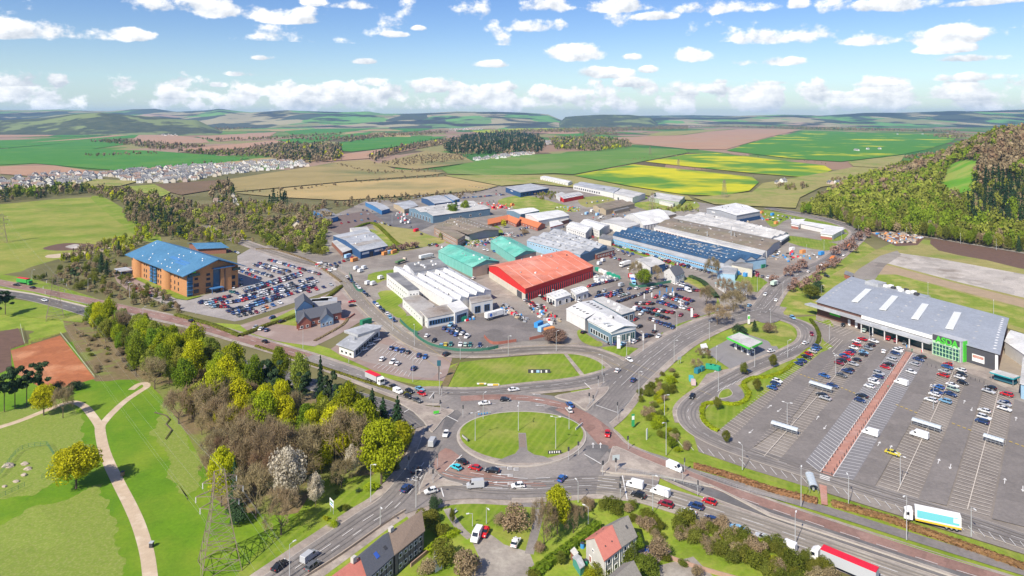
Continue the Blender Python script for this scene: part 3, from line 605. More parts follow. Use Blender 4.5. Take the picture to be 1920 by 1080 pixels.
for a,b_ in (((805,750),(814,738)),((757,776),(769,769)),((837,782),(859,793)),((866,856),(835,886)),((1096,855),(1127,873)),((1117,762),(1157,776)),((1096,720),(1111,734)),((1167,895),(1176,940)),((827,918),(832,935)),((790,900),(775,896)),((1266,896),(1264,905)),((762,900),(782,905))): pl(a,b_)
def arrow(px,d,L=4.2,w=.22):
    p=Vector(P(*px)); q=Vector(P(px[0]+d[0],px[1]+d[1])); t=(q-p).normalized(); n=Vector((-t.y,t.x)); z=zm+.004
    a=p-t*L/2; h=p+t*L/2
    mk.poly([(*(a-n*w/2),z),(*(h-t*1.4-n*w/2),z),(*(h-t*1.4+n*w/2),z),(*(a+n*w/2),z)]); mk.poly([(*(h-t*1.5-n*.55),z),(*h,z),(*(h-t*1.5+n*.55),z)])
for q in ((936,879),(944,893),(937,908)): arrow(q,(-10,0),4.6,.3)
for q in ((1005,742),(1010,752),(1012,763)): arrow(q,(-10,-1),4,.3)
for q,d in (((1112,838),(0,-8)),((1126,838),(0,-8)),((1533,786),(6,-9)),((1547,804),(-6,9)),((1648,835),(5,-9)),((1670,842),(5,-9)),((1760,868),(3,-9)),((1782,878),(-2,9)),((1884,905),(1,-9)),((1918,920),(0,9)),((1555,655),(8,-5)),((1567,668),(-8,6)),((1443,765),(9,-7)),((1461,772),(-9,7)),((1745,725),(6,-9)),((1756,732),(-6,9)),((1408,812),(-8,7)),((1808,756),(3,-9)),((1822,770),(-3,9)),((1905,788),(1,-8))): arrow(q,d)
for cx_,cy_ in ((956,881),(968,883),(957,895),(957,910)):        # worn lettering blocks in the lanes, unreadable in the photo
    x,y=P(cx_,cy_)
    for dy in (-.75,0,.75): line(mk,(x-.8,y+dy),(x+.8,y+dy),.28,zm+.006)
    line(mk,(x-.75,y-.7),(x-.75,y+.7),.22,zm+.01); 
for x0 in range(0,6):                                             # hatching on the store road
    for pts in ([(1345+x0*9,737-x0*4.5),(1353+x0*9,731-x0*4.5)],[(1462+x0*7,668-x0*3.2),(1468+x0*7,663-x0*3.2)]): pl(*pts,.2)
tag(mk.obj('road_marking',paint_w),kind='structure')
bl=MB(); 
def bays(q,n_w=2.45,mid=None,mat=None,fan=.0):
    tl,tr,br,blc=[Vector(P(*p)) for p in q]; n=max(2,round(((blc-tl).length+(br-tr).length)/2/n_w))
    for i in range(n+1):
        t=i/n; line(bl,tl.lerp(blc,t),tr.lerp(br,t),.2,zb)
    if mid: line(bl,P(*mid[0]),P(*mid[1]),.22,zb+.004)
zb=zm
bays([(1525,653),(1541,660),(1375,822),(1349,808)])
bays([(1590,640),(1650,650),(1460,866),(1407,846)],mid=((1622,644),(1433,858)))
bays([(1767,683),(1816,705),(1721,937),(1646,913)],mid=((1791,692),(1683,925)))
bays([(1847,724),(1900,747),(1856,970),(1780,950)],mid=((1873,735),(1814,958)))
bays([(1530,605),(1545,600),(1600,622),(1580,632)],2.6); bays([(1544,650),(1566,634),(1580,640),(1560,662)],2.4)
tag(bl.obj('bay_marking',paint_t),kind='structure')
bl=MB()
bays([(1672,655),(1696,664),(1537,888),(1512,868)],mid=((1697,662),(1538,888))); bays([(1712,664),(1736,674),(1599,902),(1563,896)],mid=((1712,664),(1562,896)))
for i in range(34):
    x=1275+i*19.5; y=845+(x-1310)*.298
    if 1520<x<1560: continue
    line(bl,P(x-6,y-7.5),P(x+6,y+7),.15,zb)
for i in range(3): line(bl,P(1537,893+i*3),P(1556,899+i*3),.5,zb+.004)
tag(bl.obj('bay_marking',paint_w),kind='structure')
bl=MB()
for px in ([(1500,704),(1530,715)],[(1577,729),(1608,742)],[(1680,761),(1717,776)],[(1785,796),(1816,808)],[(1892,830),(1925,842)]): dashes(bl,W2(px),0,1.1,.8,.45,zb+.008)
for off in (4.1,-4.1): dashes(bl,catmull(W2(EST[4:]),8),off,60,.2,.1,zb)
tag(bl.obj('yellow_marking',paint_y),kind='structure')
# bays of the factory, drive-through and dealer lots
bl=MB(); zb=Z['r']+.09
for q in ([(880,655),(888,648),(960,655),(955,660)],[(690,655),(700,648),(745,664),(738,672)],[(726,655),(740,644),(795,672),(785,684)],[(700,690),(712,682),(770,700),(765,708)]): bays(q,2.6)
tag(bl.obj('bay_marking',paint_w),kind='structure')
# ---------------------------------------------------------------- trees
LEAFC={}
def leafmat(name,c,c2,island=.35,objvar=.2,trans=.42):
    m=M(name,c,island=island,trans=trans,rough=.8,spec=.1,objvar=objvar); LEAFC[m.name]=c; return m
L_={'lime':leafmat('leaves_lime',(.37,.42,.018),None),'yellow':leafmat('leaves_yellow',(.53,.53,.016),None,objvar=.08),'green':leafmat('leaves_green',(.21,.29,.022),None),
 'mid':leafmat('leaves_olive',(.20,.215,.035),None),'dark':leafmat('needles_dark',(.030,.060,.024),None,.4,.25,.05),'pine':leafmat('needles_pine',(.050,.085,.036),None,.4,.2,.05),
 'bare':leafmat('twigs',(.33,.255,.145),None,.35,.16,.3),'barered':leafmat('twigs_red',(.32,.215,.125),None,.3,.12,.3),'white':leafmat('blossom',(.62,.56,.44),None,.25,.1),'pink':leafmat('blossom_pink',(.33,.21,.165),None,.3,.2),
 'shrub':leafmat('leaves_shrub',(.165,.19,.025),None),'copper':leafmat('hedge_copper',(.37,.215,.10),None,.35,.1),'spring':leafmat('leaves_spring',(.30,.33,.05),None)}
FARC={}
for k_,m_ in L_.items():
    FARC[k_]=LEAFC[m_.name]
bark=M('bark',(.16,.12,.085),(.10,.075,.055),1.5)
def leaves(C,size,nrm=None,jit=.9,asp=1.0,r=rng):
    n=len(C); d=r.normal(size=(n,3)); d/=np.linalg.norm(d,axis=1)[:,None]
    if nrm is not None: d=nrm+jit*d; d/=np.linalg.norm(d,axis=1)[:,None]+1e-9
    u=np.cross(d,r.normal(size=(n,3))); u/=np.linalg.norm(u,axis=1)[:,None]+1e-9; w=np.cross(d,u)
    s=(size*r.uniform(.6,1.35,(n,1)))
    V=np.stack([C-u*s*asp-w*s*.6,C+u*s*.9*asp-w*s*.7,C+u*s*asp+w*s*.8,C-u*s*.7*asp+w*s],1).reshape(-1,3)
    return V,np.arange(4*n).reshape(n,4)
def join(parts):
    V=[];Q=[];k=0
    for v,q in parts: V.append(v); Q.append(q+k); k+=len(v)
    return np.concatenate(V),np.concatenate(Q)
def crown_broad(seed,n=1500,size=.030,nc=22,low=.16,flat_=1.0,fill=.25):
    r=np.random.default_rng(seed); C=[];Nn=[]
    cs=[]
    for i in range(nc):
        a=r.uniform(0,6.28); u=r.uniform(-.75,1); q=math.sqrt(max(0,1-u*u))*r.uniform(.45,1)
        R=r.uniform(.13,.23) if nc<40 else r.uniform(.08,.16); cs.append((q*math.cos(a)*.36,q*math.sin(a)*.36,(low+1)/2+u*(1-low)/2*.74,R))
    cs.append((0,0,(low+1)/2,.34))
    per=n//len(cs)
    for (x,y,z,R) in cs:
        d=r.normal(size=(per,3)); d/=np.linalg.norm(d,axis=1)[:,None]
        rad=R*np.where(r.random((per,1))<fill,r.random((per,1))**.5,r.uniform(.86,1.08,(per,1)))
        C.append(np.array([x,y,z])+d*rad*np.array([1,1,1.0*flat_])); Nn.append(d)
    return leaves(np.concatenate(C),size,np.concatenate(Nn),.8,r=r)
def crown_bare(seed,n=1500):
    r=np.random.default_rng(seed); parts=[]
    tips=[]
    def tube(p,q,a,b):
        d=q-p; d=d/ (np.linalg.norm(d)+1e-9); u=np.cross(d,[.3,.5,.8]); u/=np.linalg.norm(u); w=np.cross(d,u)
        V=[]; 
        for c,R in ((p,a),(q,b)):
            for k in range(3): t=2.094*k; V.append(c+u*R*math.cos(t)+w*R*math.sin(t))
        return np.array(V),np.array([(0,1,4,3),(1,2,5,4),(2,0,3,5)])
    def grow(p,d,l,rad,lv):
        q=p+d*l; parts.append(tube(p,q,rad,rad*.6))
        if lv==0: tips.append((q,d)); return
        for k in range(3 if lv>1 else 4):
            nd=d+r.normal(size=3)*.55+np.array([0,0,.12]); nd/=np.linalg.norm(nd); grow(q,nd,l*r.uniform(.6,.8),rad*.55,lv-1)
    for k in range(5):
        a=k*1.257+r.uniform(-.4,.4); d=np.array([math.cos(a)*.75,math.sin(a)*.75,r.uniform(.55,1.1)]); d/=np.linalg.norm(d)
        grow(np.array([0,0,.22]),d,.22,.010,3)
    T=np.array([t[0] for t in tips]); D=np.array([t[1] for t in tips])
    i=r.integers(0,len(T),n); d=D[i]+r.normal(size=(n,3))*.75; d/=np.linalg.norm(d,axis=1)[:,None]
    C=T[i]+r.normal(size=(n,3))*.035; l=r.uniform(.05,.12,(n,1)); w=np.cross(d,r.normal(size=(n,3))); w/=np.linalg.norm(w,axis=1)[:,None]; w*=.0042
    V=np.stack([C-w,C+w,C+d*l+w*.3,C+d*l-w*.3],1).reshape(-1,3)
    parts.append((V,np.arange(4*n).reshape(n,4)))
    V,Q=join(parts); V=V.copy()
    m=np.abs(V[:,:2]).max(); V[:,:2]*=.5/m; V[:,2]*=1/V[:,2].max(); return V,Q
def crown_conifer(seed,n=1200,size=.026,layers=13):
    r=np.random.default_rng(seed); C=[];Nn=[]
    for i in range(n):
        t=r.random()**.75; k=round(t*layers)/layers; z=.10+.9*k-.02*r.random(); R=.5*(1-k)**.85+.02
        a=r.uniform(0,6.28); br=.75+.35*math.sin(a*5+k*40+seed); q=R*br*r.uniform(.35,1); C.append((q*math.cos(a),q*math.sin(a),z-q*.28+r.normal()*.008)); Nn.append((math.cos(a)*.6,math.sin(a)*.6,.8))
    return leaves(np.array(C),size,np.array(Nn),.5,1.3,r)
def crown_pine(seed,n=1200):
    r=np.random.default_rng(seed); C=[];Nn=[]
    for i in range(16):
        a=r.uniform(0,6.28); z=r.uniform(.38,.95); q=r.uniform(.05,.36)*(1.25-z*.6); R=r.uniform(.10,.17)
        d=r.normal(size=(n//16,3)); d/=np.linalg.norm(d,axis=1)[:,None]; C.append(np.array([q*math.cos(a),q*math.sin(a),z])+d*np.array([R,R,R*.42])*r.uniform(.5,1,(n//16,1))); Nn.append(d+np.array([0,0,.4]))
    return leaves(np.concatenate(C),.017,np.concatenate(Nn),.7,1.4,r)
def crown_shrub(seed,n=900,size=.04):
    r=np.random.default_rng(seed); C=[];Nn=[]
    for i in range(12):
        a=r.uniform(0,6.28); q=r.uniform(0,.33); R=r.uniform(.16,.26); d=r.normal(size=(n//12,3)); d[:,2]=np.abs(d[:,2])*.9-.1; d/=np.linalg.norm(d,axis=1)[:,None]
        C.append(np.array([q*math.cos(a),q*math.sin(a),r.uniform(.1,.55)])+d*np.array([R,R,R*1.7])*r.uniform(.75,1.05,(n//12,1))); Nn.append(d)
    V,Q=leaves(np.concatenate(C),size,np.concatenate(Nn),.8,r=r); V[:,2]=np.clip(V[:,2],.0,1.05); return V,Q
GEO={'broad':[crown_broad(11+i,8600,.0150,64) for i in range(4)],'tall':[crown_broad(31+i,5200,.0155,42,.12) for i in range(3)],'bare':[crown_bare(51+i,3000) for i in range(4)],'conifer':[crown_conifer(71+i,2600,.018) for i in range(3)],
 'pine':[crown_pine(91+i,2600) for i in range(3)],'shrub':[crown_shrub(111+i,2800,.019) for i in range(4)]}
LOW={'broad':[crown_broad(211+i,200,.060,11,.05,1.0,.1) for i in range(4)],'conifer':[crown_conifer(231+i,120,.06,7) for i in range(3)],'shrub':[crown_shrub(251+i,220,.06) for i in range(3)]}
MIDL={'broad':[crown_broad(271+i,66,.105,6,.0,1.0,.1) for i in range(4)],'conifer':[crown_conifer(281+i,60,.085,5) for i in range(3)],'shrub':[crown_shrub(291+i,48,.13) for i in range(2)]}
MIDL['bare']=MIDL['broad'];MIDL['tall']=MIDL['broad'];MIDL['pine']=MIDL['conifer']
LOW['bare']=LOW['broad'];LOW['tall']=LOW['broad'];LOW['pine']=LOW['conifer']
TINY={'broad':[crown_broad(311+i,22,.20,2,.0,1.0,.1) for i in range(3)],'conifer':[crown_conifer(331+i,22,.14,3) for i in range(2)]}
TINY['bare']=TINY['broad'];TINY['tall']=TINY['broad'];TINY['pine']=TINY['conifer'];TINY['shrub']=TINY['broad']
# species: geometry, leaf colour, object name, category, bare wording
SP={'lime':('broad','lime','leafy_tree','tree'),'yellow':('broad','yellow','leafy_tree','tree'),'green':('tall','green','leafy_tree','tree'),'mid':('tall','mid','leafy_tree','tree'),'spring':('tall','spring','leafy_tree','tree'),
 'dark':('conifer','dark','conifer_tree','tree'),'pine':('pine','pine','pine_tree','tree'),'bare':('bare','bare','bare_tree','tree'),'barered':('bare','barered','bare_tree','tree'),'white':('broad','white','blossom_tree','tree'),
 'pink':('broad','pink','blossom_tree','tree'),'shrub':('shrub','shrub','shrub','shrub'),'bush':('shrub','mid','shrub','shrub'),'darkbush':('shrub','pine','shrub','shrub'),'brownbush':('shrub','bare','shrub','shrub'),'limebush':('shrub','lime','shrub','shrub')}
WORD={'lime':'yellow-green broadleaf tree','yellow':'bright yellow leafing tree','green':'fresh green tree','mid':'olive green tree','spring':'pale green budding tree','dark':'dark green conifer','pine':'dark green pine','bare':'bare brown twiggy tree','barered':'reddish brown bare tree','white':'white blossoming tree','pink':'pink blossoming tree','shrub':'green shrub','bush':'olive green bush','darkbush':'dark green bush','brownbush':'brown twiggy bush','limebush':'yellow-green bush'}
_cm={}
def crown_mesh(sp,i):
    g,l=SP[sp][:2]; i%=len(GEO[g])
    if (sp,i) not in _cm: _cm[sp,i]=fastmesh('crown',*GEO[g][i],L_[l])
    return _cm[sp,i]
_tm={}
def trunk_mesh(g):
    if g not in _tm:
        b=MB(); top={'broad':.6,'tall':.7,'bare':.3,'conifer':.9,'pine':.85,'shrub':.3}[g]; r=.022 if g!='shrub' else .02
        b.tube((0,0,0),(0,0,top*.5),r,r*.7,6); b.tube((0,0,top*.5),(.01,0,top),r*.7,r*.25,5)
        if g!='shrub':
            for k in range(4): a=k*1.6; z=top*(.45+.1*k); b.tube((0,0,z),(math.cos(a)*.18,math.sin(a)*.18,min(.9,z+.16)),r*.4,r*.12,4)
        _tm[g]=b.mesh('trunk',bark)
    return _tm[g]
TREES=[]
def tree(px,py,h,w,sp,label=None,group=None): TREES.append((*P(px,py),0,h*mpp(py),w*mpp(py),sp,label,group))
def treeW(x,y,z,h,w,sp,label=None,group=None): TREES.append((x,y,z,h,w,sp,label,group))
def scatter(poly,step,mix_,h,place,zf=None,avoid=None,wr=(.55,.85),rnd=random):
    """poly in metres"""
    xs=[p[0] for p in poly]; ys=[p[1] for p in poly]; names=[m for m,w in mix_]; ws=[w for m,w in mix_]
    y=min(ys); row=0
    while y<max(ys):
        x=min(xs)+(row%2)*step*.5
        while x<max(xs):
            X=x+rnd.uniform(-.42,.42)*step; Y=y+rnd.uniform(-.42,.42)*step
            if inpoly(X,Y,poly) and not (avoid and avoid(X,Y)):
                sp=rnd.choices(names,ws)[0]; H=h*rnd.choice((.55,.8,.9,1,1,1.1,1.2,1.4))*rnd.uniform(.88,1.12)
                yield X,Y,(zf(X,Y) if zf else 0),H,H*rnd.uniform(*wr)*(1 if sp not in('dark',) else .62),sp
            x+=step
        y+=step*.87; row+=1
def wood(poly_px,step,mix_,h,place,group,wr=(.55,.85)):
    for t in scatter(W2(poly_px),step,mix_,h,place,wr=wr): treeW(*t[:6],f"{WORD[t[5]]} {place}",group)
# single trees one can point to
tree(143,916,84,100,'yellow','broad yellow tree beside the curving park path','park trees')
tree(415,950,110,66,'yellow','bright yellow egg-shaped tree right behind the lattice pylon','park trees')
tree(82,779,58,56,'yellow','yellow tree with dark trunk standing by the western path branch','park trees')
tree(118,784,66,44,'bare','slender bare tree beside the yellow tree on the western path','park trees')
for x,y,h in ((8,772,72),(28,766,80),(50,762,82),(72,748,70),(-14,780,80)): tree(x,y,h,46,'pine','dark pine in the clump beside the red earth allotment','pines by the allotment')
tree(104,735,24,30,'darkbush','dark bush at the foot of the red earth allotment'); tree(145,730,22,36,'darkbush','low dark bush between allotment and park lawn')
tree(715,908,118,104,'lime','huge rounded yellow-green tree at the roundabout corner of the wood'); tree(752,850,60,60,'lime','smaller yellow-green tree behind the huge rounded one','')
tree(538,958,118,84,'white','tall white blossoming tree at the wood edge','blossom trees'); tree(527,1003,96,84,'bare','grey twiggy tree in front of the white blossom','')
tree(592,950,62,38,'white','small white blossoming tree near the roadside sign'); tree(660,896,62,34,'white','narrow white blossoming tree touching the huge yellow-green tree')
tree(603,888,66,56,'yellow','yellow tree deep among bare brown trees'); tree(440,955,95,36,'dark','dark conifer just behind the bright yellow egg-shaped tree'); tree(447,985,60,44,'darkbush','dark bush below the conifer near the pylon')
tree(480,970,110,90,'bare','round bare brown tree between pylon and white blossom')
tree(745,838,94,56,'dark','dark spruce nearest the roundabout'); tree(718,830,84,50,'dark','dark spruce second from the roundabout'); tree(698,790,62,40,'dark','lone dark conifer beside the hidden dual carriageway')
tree(640,818,105,48,'pine','tall dark pine in the middle of the wood edge')
tree(335,795,75,70,'bare','leaning bare tree with pale trunk at the lawn edge'); tree(290,730,66,60,'bare','bare tree beside the spiral end of the path')
tree(255,706,78,46,'green','fresh green tree at the top of the lawn')
tree(10,590,46,38,'pine','dark pine clump west beside the dual carriageway','');tree(-6,596,50,40,'pine','dark pine at the edge of the view beside the dual carriageway','')
WG='trees of the roadside wood'
wood([(165,608),(215,618),(290,644),(340,668),(430,703),(470,718),(440,755),(350,720),(265,682),(225,664),(185,634)],5.6,[('lime',5),('green',3),('yellow',2.5),('spring',5),('mid',2),('bare',1)],13,'in the young wood below the dual carriageway',WG,(.55,.8))
wood([(228,662),(300,690),(350,722),(345,752),(280,716),(240,692)],6.5,[('lime',2),('green',5),('spring',3),('mid',1)],13,'in the young wood above the spiral path',WG,(.55,.8))
wood([(430,705),(520,740),(620,775),(690,803),(705,822),(640,835),(560,806),(470,768),(430,740)],6.4,[('pine',4),('dark',2),('lime',3),('green',3),('spring',2),('bare',1)],14,'in the dark belt along the dual carriageway',WG,(.45,.65))
wood([(440,755),(560,805),(640,835),(690,850),(660,885),(600,878),(520,850),(430,818),(350,782)],6.8,[('lime',5),('yellow',3),('bare',1.5),('green',2),('spring',2)],14,'in the middle of the roadside wood',WG)
wood([(300,735),(350,778),(440,812),(560,862),(650,885),(690,892),(640,900),(560,900),(480,940),(420,900),(385,890),(375,840),(340,790)],9.0,[('bare',9),('barered',3),('spring',.4)],15,'in the brown part of the wood facing the lawn',WG,(.7,1.0))
wood([(130,600),(185,600),(230,655),(260,700),(180,705),(150,650)],7,[('brownbush',5),('shrub',1),('bush',1)],2.2,'in the brown scrub beside the allotment','scrub bushes',(1.2,1.9))
wood([(600,905),(690,905),(770,850),(775,870),(700,935),(600,985),(585,960)],8,[('shrub',2),('darkbush',3),('limebush',1)],2.6,'on the grass bank under the wood','bank bushes',(1.2,1.8))
wood([(560,985),(610,960),(640,990),(590,1020)],7,[('shrub',2),('limebush',1)],2,'on the verge beside the roadside sign','bank bushes',(1.2,1.8))
for k_,(x,y,h,w,sp) in enumerate(((568,898,92,98,'bare'),(505,884,90,92,'bare'),(632,868,76,62,'barered'),(452,905,92,84,'bare'),(420,880,84,80,'bare'),(640,915,60,56,'bare'),(398,905,70,60,'bare'),(480,842,84,84,'bare'))): tree(x,y,h,w,sp,('wide bare tree left of the yellow tree in the wood','wide bare tree above the white blossom','reddish bare tree behind the yellow tree in the wood','bare tree behind the egg-shaped yellow tree','bare tree at the lawn side above the egg-shaped yellow tree','small bare tree between yellow tree and narrow blossom','low bare tree at the lawn edge near the pylon','rounded bare tree in the upper brown wood')[k_],'trees of the roadside wood')
# gardens in front
tree(1045,1002,92,62,'lime','yellow-green leafing tree beside the front cul-de-sac'); tree(1020,1022,95,62,'bare','bare twin-stemmed tree in front of the yellow-green garden tree'); tree(1075,1000,60,50,'bare','pale bare tree right of the yellow-green garden tree')
tree(962,995,52,62,'brownbush','big round olive-brown bush on the small green'); tree(937,985,34,30,'brownbush','smaller brown bush on the small green')
tree(814,960,32,34,'darkbush','clipped dark green bush at the road corner above the terrace'); tree(806,982,30,60,'bush','olive bush beside the terrace gable'); tree(848,985,34,14,'mid','slim grey-green shrub by the footpath corner')
tree(826,1005,26,40,'shrub','green garden bush under the slim grey-green shrub')
for x,y,w,h,sp,l in ((830,1060,58,52,'bush','large olive bush left of the front lane'),(878,1080,70,56,'brownbush','reddish brown bare bush left of the front lane'),(800,1075,40,36,'brownbush','low brown bush beside the glasshouse'),(1232,1046,50,48,'brownbush','round bare brown bush behind the red and grey roofed house'),(1195,1040,32,40,'green','light green bush hugging the house corner'),(1175,1055,44,44,'shrub','rounded green bush in front of the house'),(1218,1076,56,42,'shrub','large rounded green bush on the front patio'),(1130,1080,50,30,'shrub','garden bush under the white gable'),(1052,1060,26,26,'mid','small bush beside the green shed'),(1250,1052,24,20,'shrub','small clipped bush by the patio wall'),(1283,1060,26,14,'shrub','low round hedge on the driveway'),(1110,1085,40,24,'limebush','yellowish garden bush below the shed'),(1000,1085,30,20,'shrub','bush at the mouth of the front lane')): tree(x,y,h,w,sp,l)
BG='shrub belt below the eastbound queue'
wood([(1265,968),(1330,985),(1400,1010),(1470,1035),(1540,1062),(1600,1095),(1480,1110),(1400,1070),(1330,1040),(1270,1010)],2.9,[('shrub',3),('bush',4),('brownbush',4),('limebush',.7)],4.0,'in the thicket below the queuing traffic',BG,(.9,1.4))
wood([(1085,945),(1180,952),(1235,975),(1262,1005),(1235,1030),(1205,990),(1150,965),(1090,965)],3.3,[('brownbush',3),('shrub',3),('bush',2)],3.4,'in the hedge thicket behind the red and grey roofed house',BG,(.9,1.4))
wood([(990,1045),(1012,1010),(1040,1010),(1010,1060)],4.6,[('brownbush',3),('bush',2)],2.5,'in the rough bed beside the front footpath','bed shrubs',(1,1.6))
wood([(1280,1050),(1390,1075),(1500,1105),(1300,1100)],6,[('brownbush',3),('bush',2)],3.5,'behind the driveway wall in the front gardens',BG,(.9,1.4))
# bank beside the supermarket road
wood([(1190,740),(1215,720),(1262,695),(1278,712),(1250,760),(1240,790),(1215,790)],4.2,[('bush',3),('brownbush',3),('limebush',4),('shrub',3)],3.0,'on the bank beside the supermarket slip road','bank shrubs',(1,1.6))
wood([(1215,790),(1245,790),(1300,840),(1290,858),(1240,835)],4.2,[('limebush',3),('green',1),('brownbush',2),('shrub',2)],3.2,'on the bank above the roundabout exit','bank shrubs',(1,1.6))
for x,y in ((1345,770),(1395,705),(1450,690),(1362,832),(1420,735)): tree(x,y,26,20,'mid','thin young grey-green tree in the car park hedge bed','young hedge bed trees')
tree(1390,628,26,34,'darkbush','dark bush beside the petrol price totem'); tree(1440,625,24,30,'brownbush','brown bush beside the petrol price totem'); tree(1415,622,22,20,'dark','small dark conifer beside the petrol price totem'); 
tree(1306,693,22,30,'bare','bare tree right behind the recycling banks'); tree(1318,672,22,34,'bare','bare tree beside the small white pay kiosk')
tree(1520,560,26,46,'mid','olive bush cluster by the store corner'); tree(1535,548,24,30,'darkbush','dark bush by the store corner'); 
# estate and street trees
for i,(x,y,w) in enumerate(((1375,585,66),(1345,610,60),(1325,575,40),(1395,565,46),(1360,560,40))): tree(x,y,44,w,'bare','spreading bare tree beside the car dealer corner','dealer corner trees')
tree(1208,538,34,40,'green','bright green round tree by the white house'); tree(1192,525,40,32,'bare','bare tree left of the bright green round tree'); tree(1232,530,36,26,'bare','bare tree between round tree and white house'); tree(1335,525,48,36,'bare','tall dark bare tree right of the white house')
tree(1040,642,24,56,'pink','pinkish bare tree island by the depot gate')
for x,y in ((1492,540),(1505,545),(1517,538),(1530,532),(1452,533),(1478,520),(1492,513),(1503,505),(1565,480),(1582,470),(1596,462),(1610,452),(1622,446),(1570,500),(1555,503),(1600,475),(1485,548),(1540,515)): tree(x,y,20,22,'pink','pinkish cherry tree in the roadside row','roadside cherries')
for i in range(9): tree(700+i*10+random.uniform(-2,2),478-i*1.6,13,16,'pink','pink blossoming cherry in the row by the estate road','estate cherry row')
tree(848,410,30,26,'green','dark green tree in front of the long grey roof'); tree(872,405,30,22,'green','dark green tree beside the blue-grey wall'); tree(855,400,26,18,'dark',''); tree(945,428,18,14,'yellow','small yellow conifer by the orange roofs'); tree(840,452,14,10,'mid','olive conifer by the brown office');tree(826,450,14,9,'mid','olive conifer by the brown office corner')
tree(985,438,10,20,'brownbush','brown bush on the lawn by the orange roofs'); tree(1131,365,14,9,'darkbush','dark tree by the white sheds'); tree(1228,378,15,14,'dark','dark tree under the floodlight mast')
# belts round the office park
VG='trees of the valley belt'
wood([(200,455),(245,450),(262,430),(300,420),(360,430),(440,440),(470,455),(540,470),(470,450),(440,462),(355,455),(300,440),(235,480),(200,490),(120,500),(110,490)],7,[('yellow',1.5),('lime',3),('bare',3),('spring',4),('dark',.5),('bush',2)],6,'behind the blue-roofed office',VG)
wood([(60,525),(110,505),(200,490),(235,495),(240,520),(300,552),(360,585),(330,590),(250,575),(170,550),(80,530)],7.5,[('brownbush',4),('bush',4),('dark',1.2),('bare',2),('shrub',2)],4.5,'on the bank west of the blue-roofed office',VG,(.8,1.3))
tree(140,530,30,26,'pine','lone pine beside the grass oval'); tree(190,512,40,22,'dark','tall dark conifer below the grass oval'); tree(200,520,34,22,'dark','dark conifer beside the office drive'); tree(222,480,30,18,'dark','dark conifer behind the office canopy')
wood([(265,395),(300,400),(345,420),(380,445),(330,452),(280,440),(240,420),(228,400)],8,[('dark',1.4),('pine',3),('bare',4),('mid',2)],9.5,'in the dark belt behind the office meadow',VG)
wood([(225,385),(300,388),(400,405),(470,410),(540,415),(600,400),(620,420),(600,455),(560,470),(480,440),(400,428),(300,405)],8.5,[('bare',8),('spring',2.5),('pine',1),('mid',1.6),('dark',.5),('brownbush',2)],7.5,'in the valley belt west of the estate',VG,(.8,1.25))
wood([(470,430),(560,445),(610,440),(612,480),(560,480),(500,460)],6.5,[('spring',3),('shrub',3),('green',2),('bush',2)],6,'on the waste ground west of the grey workshop',VG,(.8,1.3))
wood([(150,358),(230,358),(300,372),(380,390),(470,385),(560,392),(600,400),(480,408),(380,400),(230,385),(175,368)],9.5,[('bare',7),('mid',2.5),('dark',.9),('yellow',.5),('spring',2.5)],8.5,'in the tree belt beyond the rough meadow',VG)
wood([(-40,368),(60,360),(150,356),(170,362),(80,372),(-40,384)],12,[('mid',4),('green',3),('pine',2),('bare',2)],12,'in the hedge line before the housing estate',VG)
wood([(600,385),(700,372),(860,362),(900,360),(870,372),(760,380),(650,392)],13,[('bare',6),('darkbush',2),('brownbush',3)],6,'in the hedgerow north of the estate',VG)
wood([(1220,395),(1300,385),(1310,398),(1240,402)],9,[('bush',2),('brownbush',2),('spring',2)],5,'around the green-grey shed',VG)
wood([(1000,365),(1050,360),(1060,370),(1010,378)],9,[('brownbush',3),('bush',2)],5,'on the rough ground below the navy shed',VG)
# wooded hill, right: the front row stands out one by one
HG='trees of the wooded hill'
fr=catmull([P(x,y) for x,y in ((1500,402),(1560,412),(1612,436),(1650,436),(1720,444),(1800,458),(1880,470),(1960,484))],10)
k=0
for p,t in resample(fr,7.5):
    for dd in (5,12):
        n=Vector((-t.y,t.x)); q=p+n*(dd+random.uniform(-2,2)); k+=1
        sp=random.choices(['mid','spring','green','bare','dark'],[3,4,3,2,.8])[0]; H=random.uniform(11,16)
        treeW(q.x,q.y,hill(q.x,q.y)-.3,H,H*random.uniform(.45,.65),sp,f"{WORD[sp]} in the front row of the wooded hill",HG)
FAR=[]   # (x,y,z,h,w,species): the mass of far woods
hp=[(485,610)]
polyH=[(p[0]-t.y*16,p[1]+t.x*16) for p,t in resample(fr,30)]
polyH=[(q[0],q[1]) for q in polyH]+[(560,640),(1150,1000),(1300,1750),(1050,1700),(830,1480),(590,1178),(345,812)]
def hz(X,Y): return hill(X,Y)-.4
def inclr(X,Y): return inpoly(X,Y,CLEARING)
def hmix(X,Y):
    px=CX+X/Y*F; 
    return px
for t in scatter(polyH,9.2,[('mid',5),('spring',4),('green',5),('bare',.8)],14,'',zf=hz,avoid=inclr,wr=(.5,.95)):
    X,Y,z,H,Wd,sp=t; px=CX+X/Y*F; py=YH+(CH-z)*F/Y
    nz=math.sin(X/47+1.3)+math.sin(Y/61+X/90)+math.sin((X-Y)/38)
    if nz>1.1: sp=random.choice(('green','mid','mid'))
    elif nz<-1.0: sp=random.choice(('mid','green','green'))
    if Y>880 and nz*.35+random.random()<.5: sp='barered' if random.random()<.2 else 'bare'
    if px>1815 and 330<py<440 and random.random()<.8: sp='dark'; Wd=H*.45
    if px<1760 and 330<py<420 and random.random()<.5: sp='spring'
    FAR.append((X,Y,z,H,Wd,sp))
def far(poly,step,mix_,h,wr=(.6,.95)):
    FAR.extend(t for t in scatter(W2(poly),step,mix_,h,'',wr=wr) if t[1]<2600 or random.random()<.62)
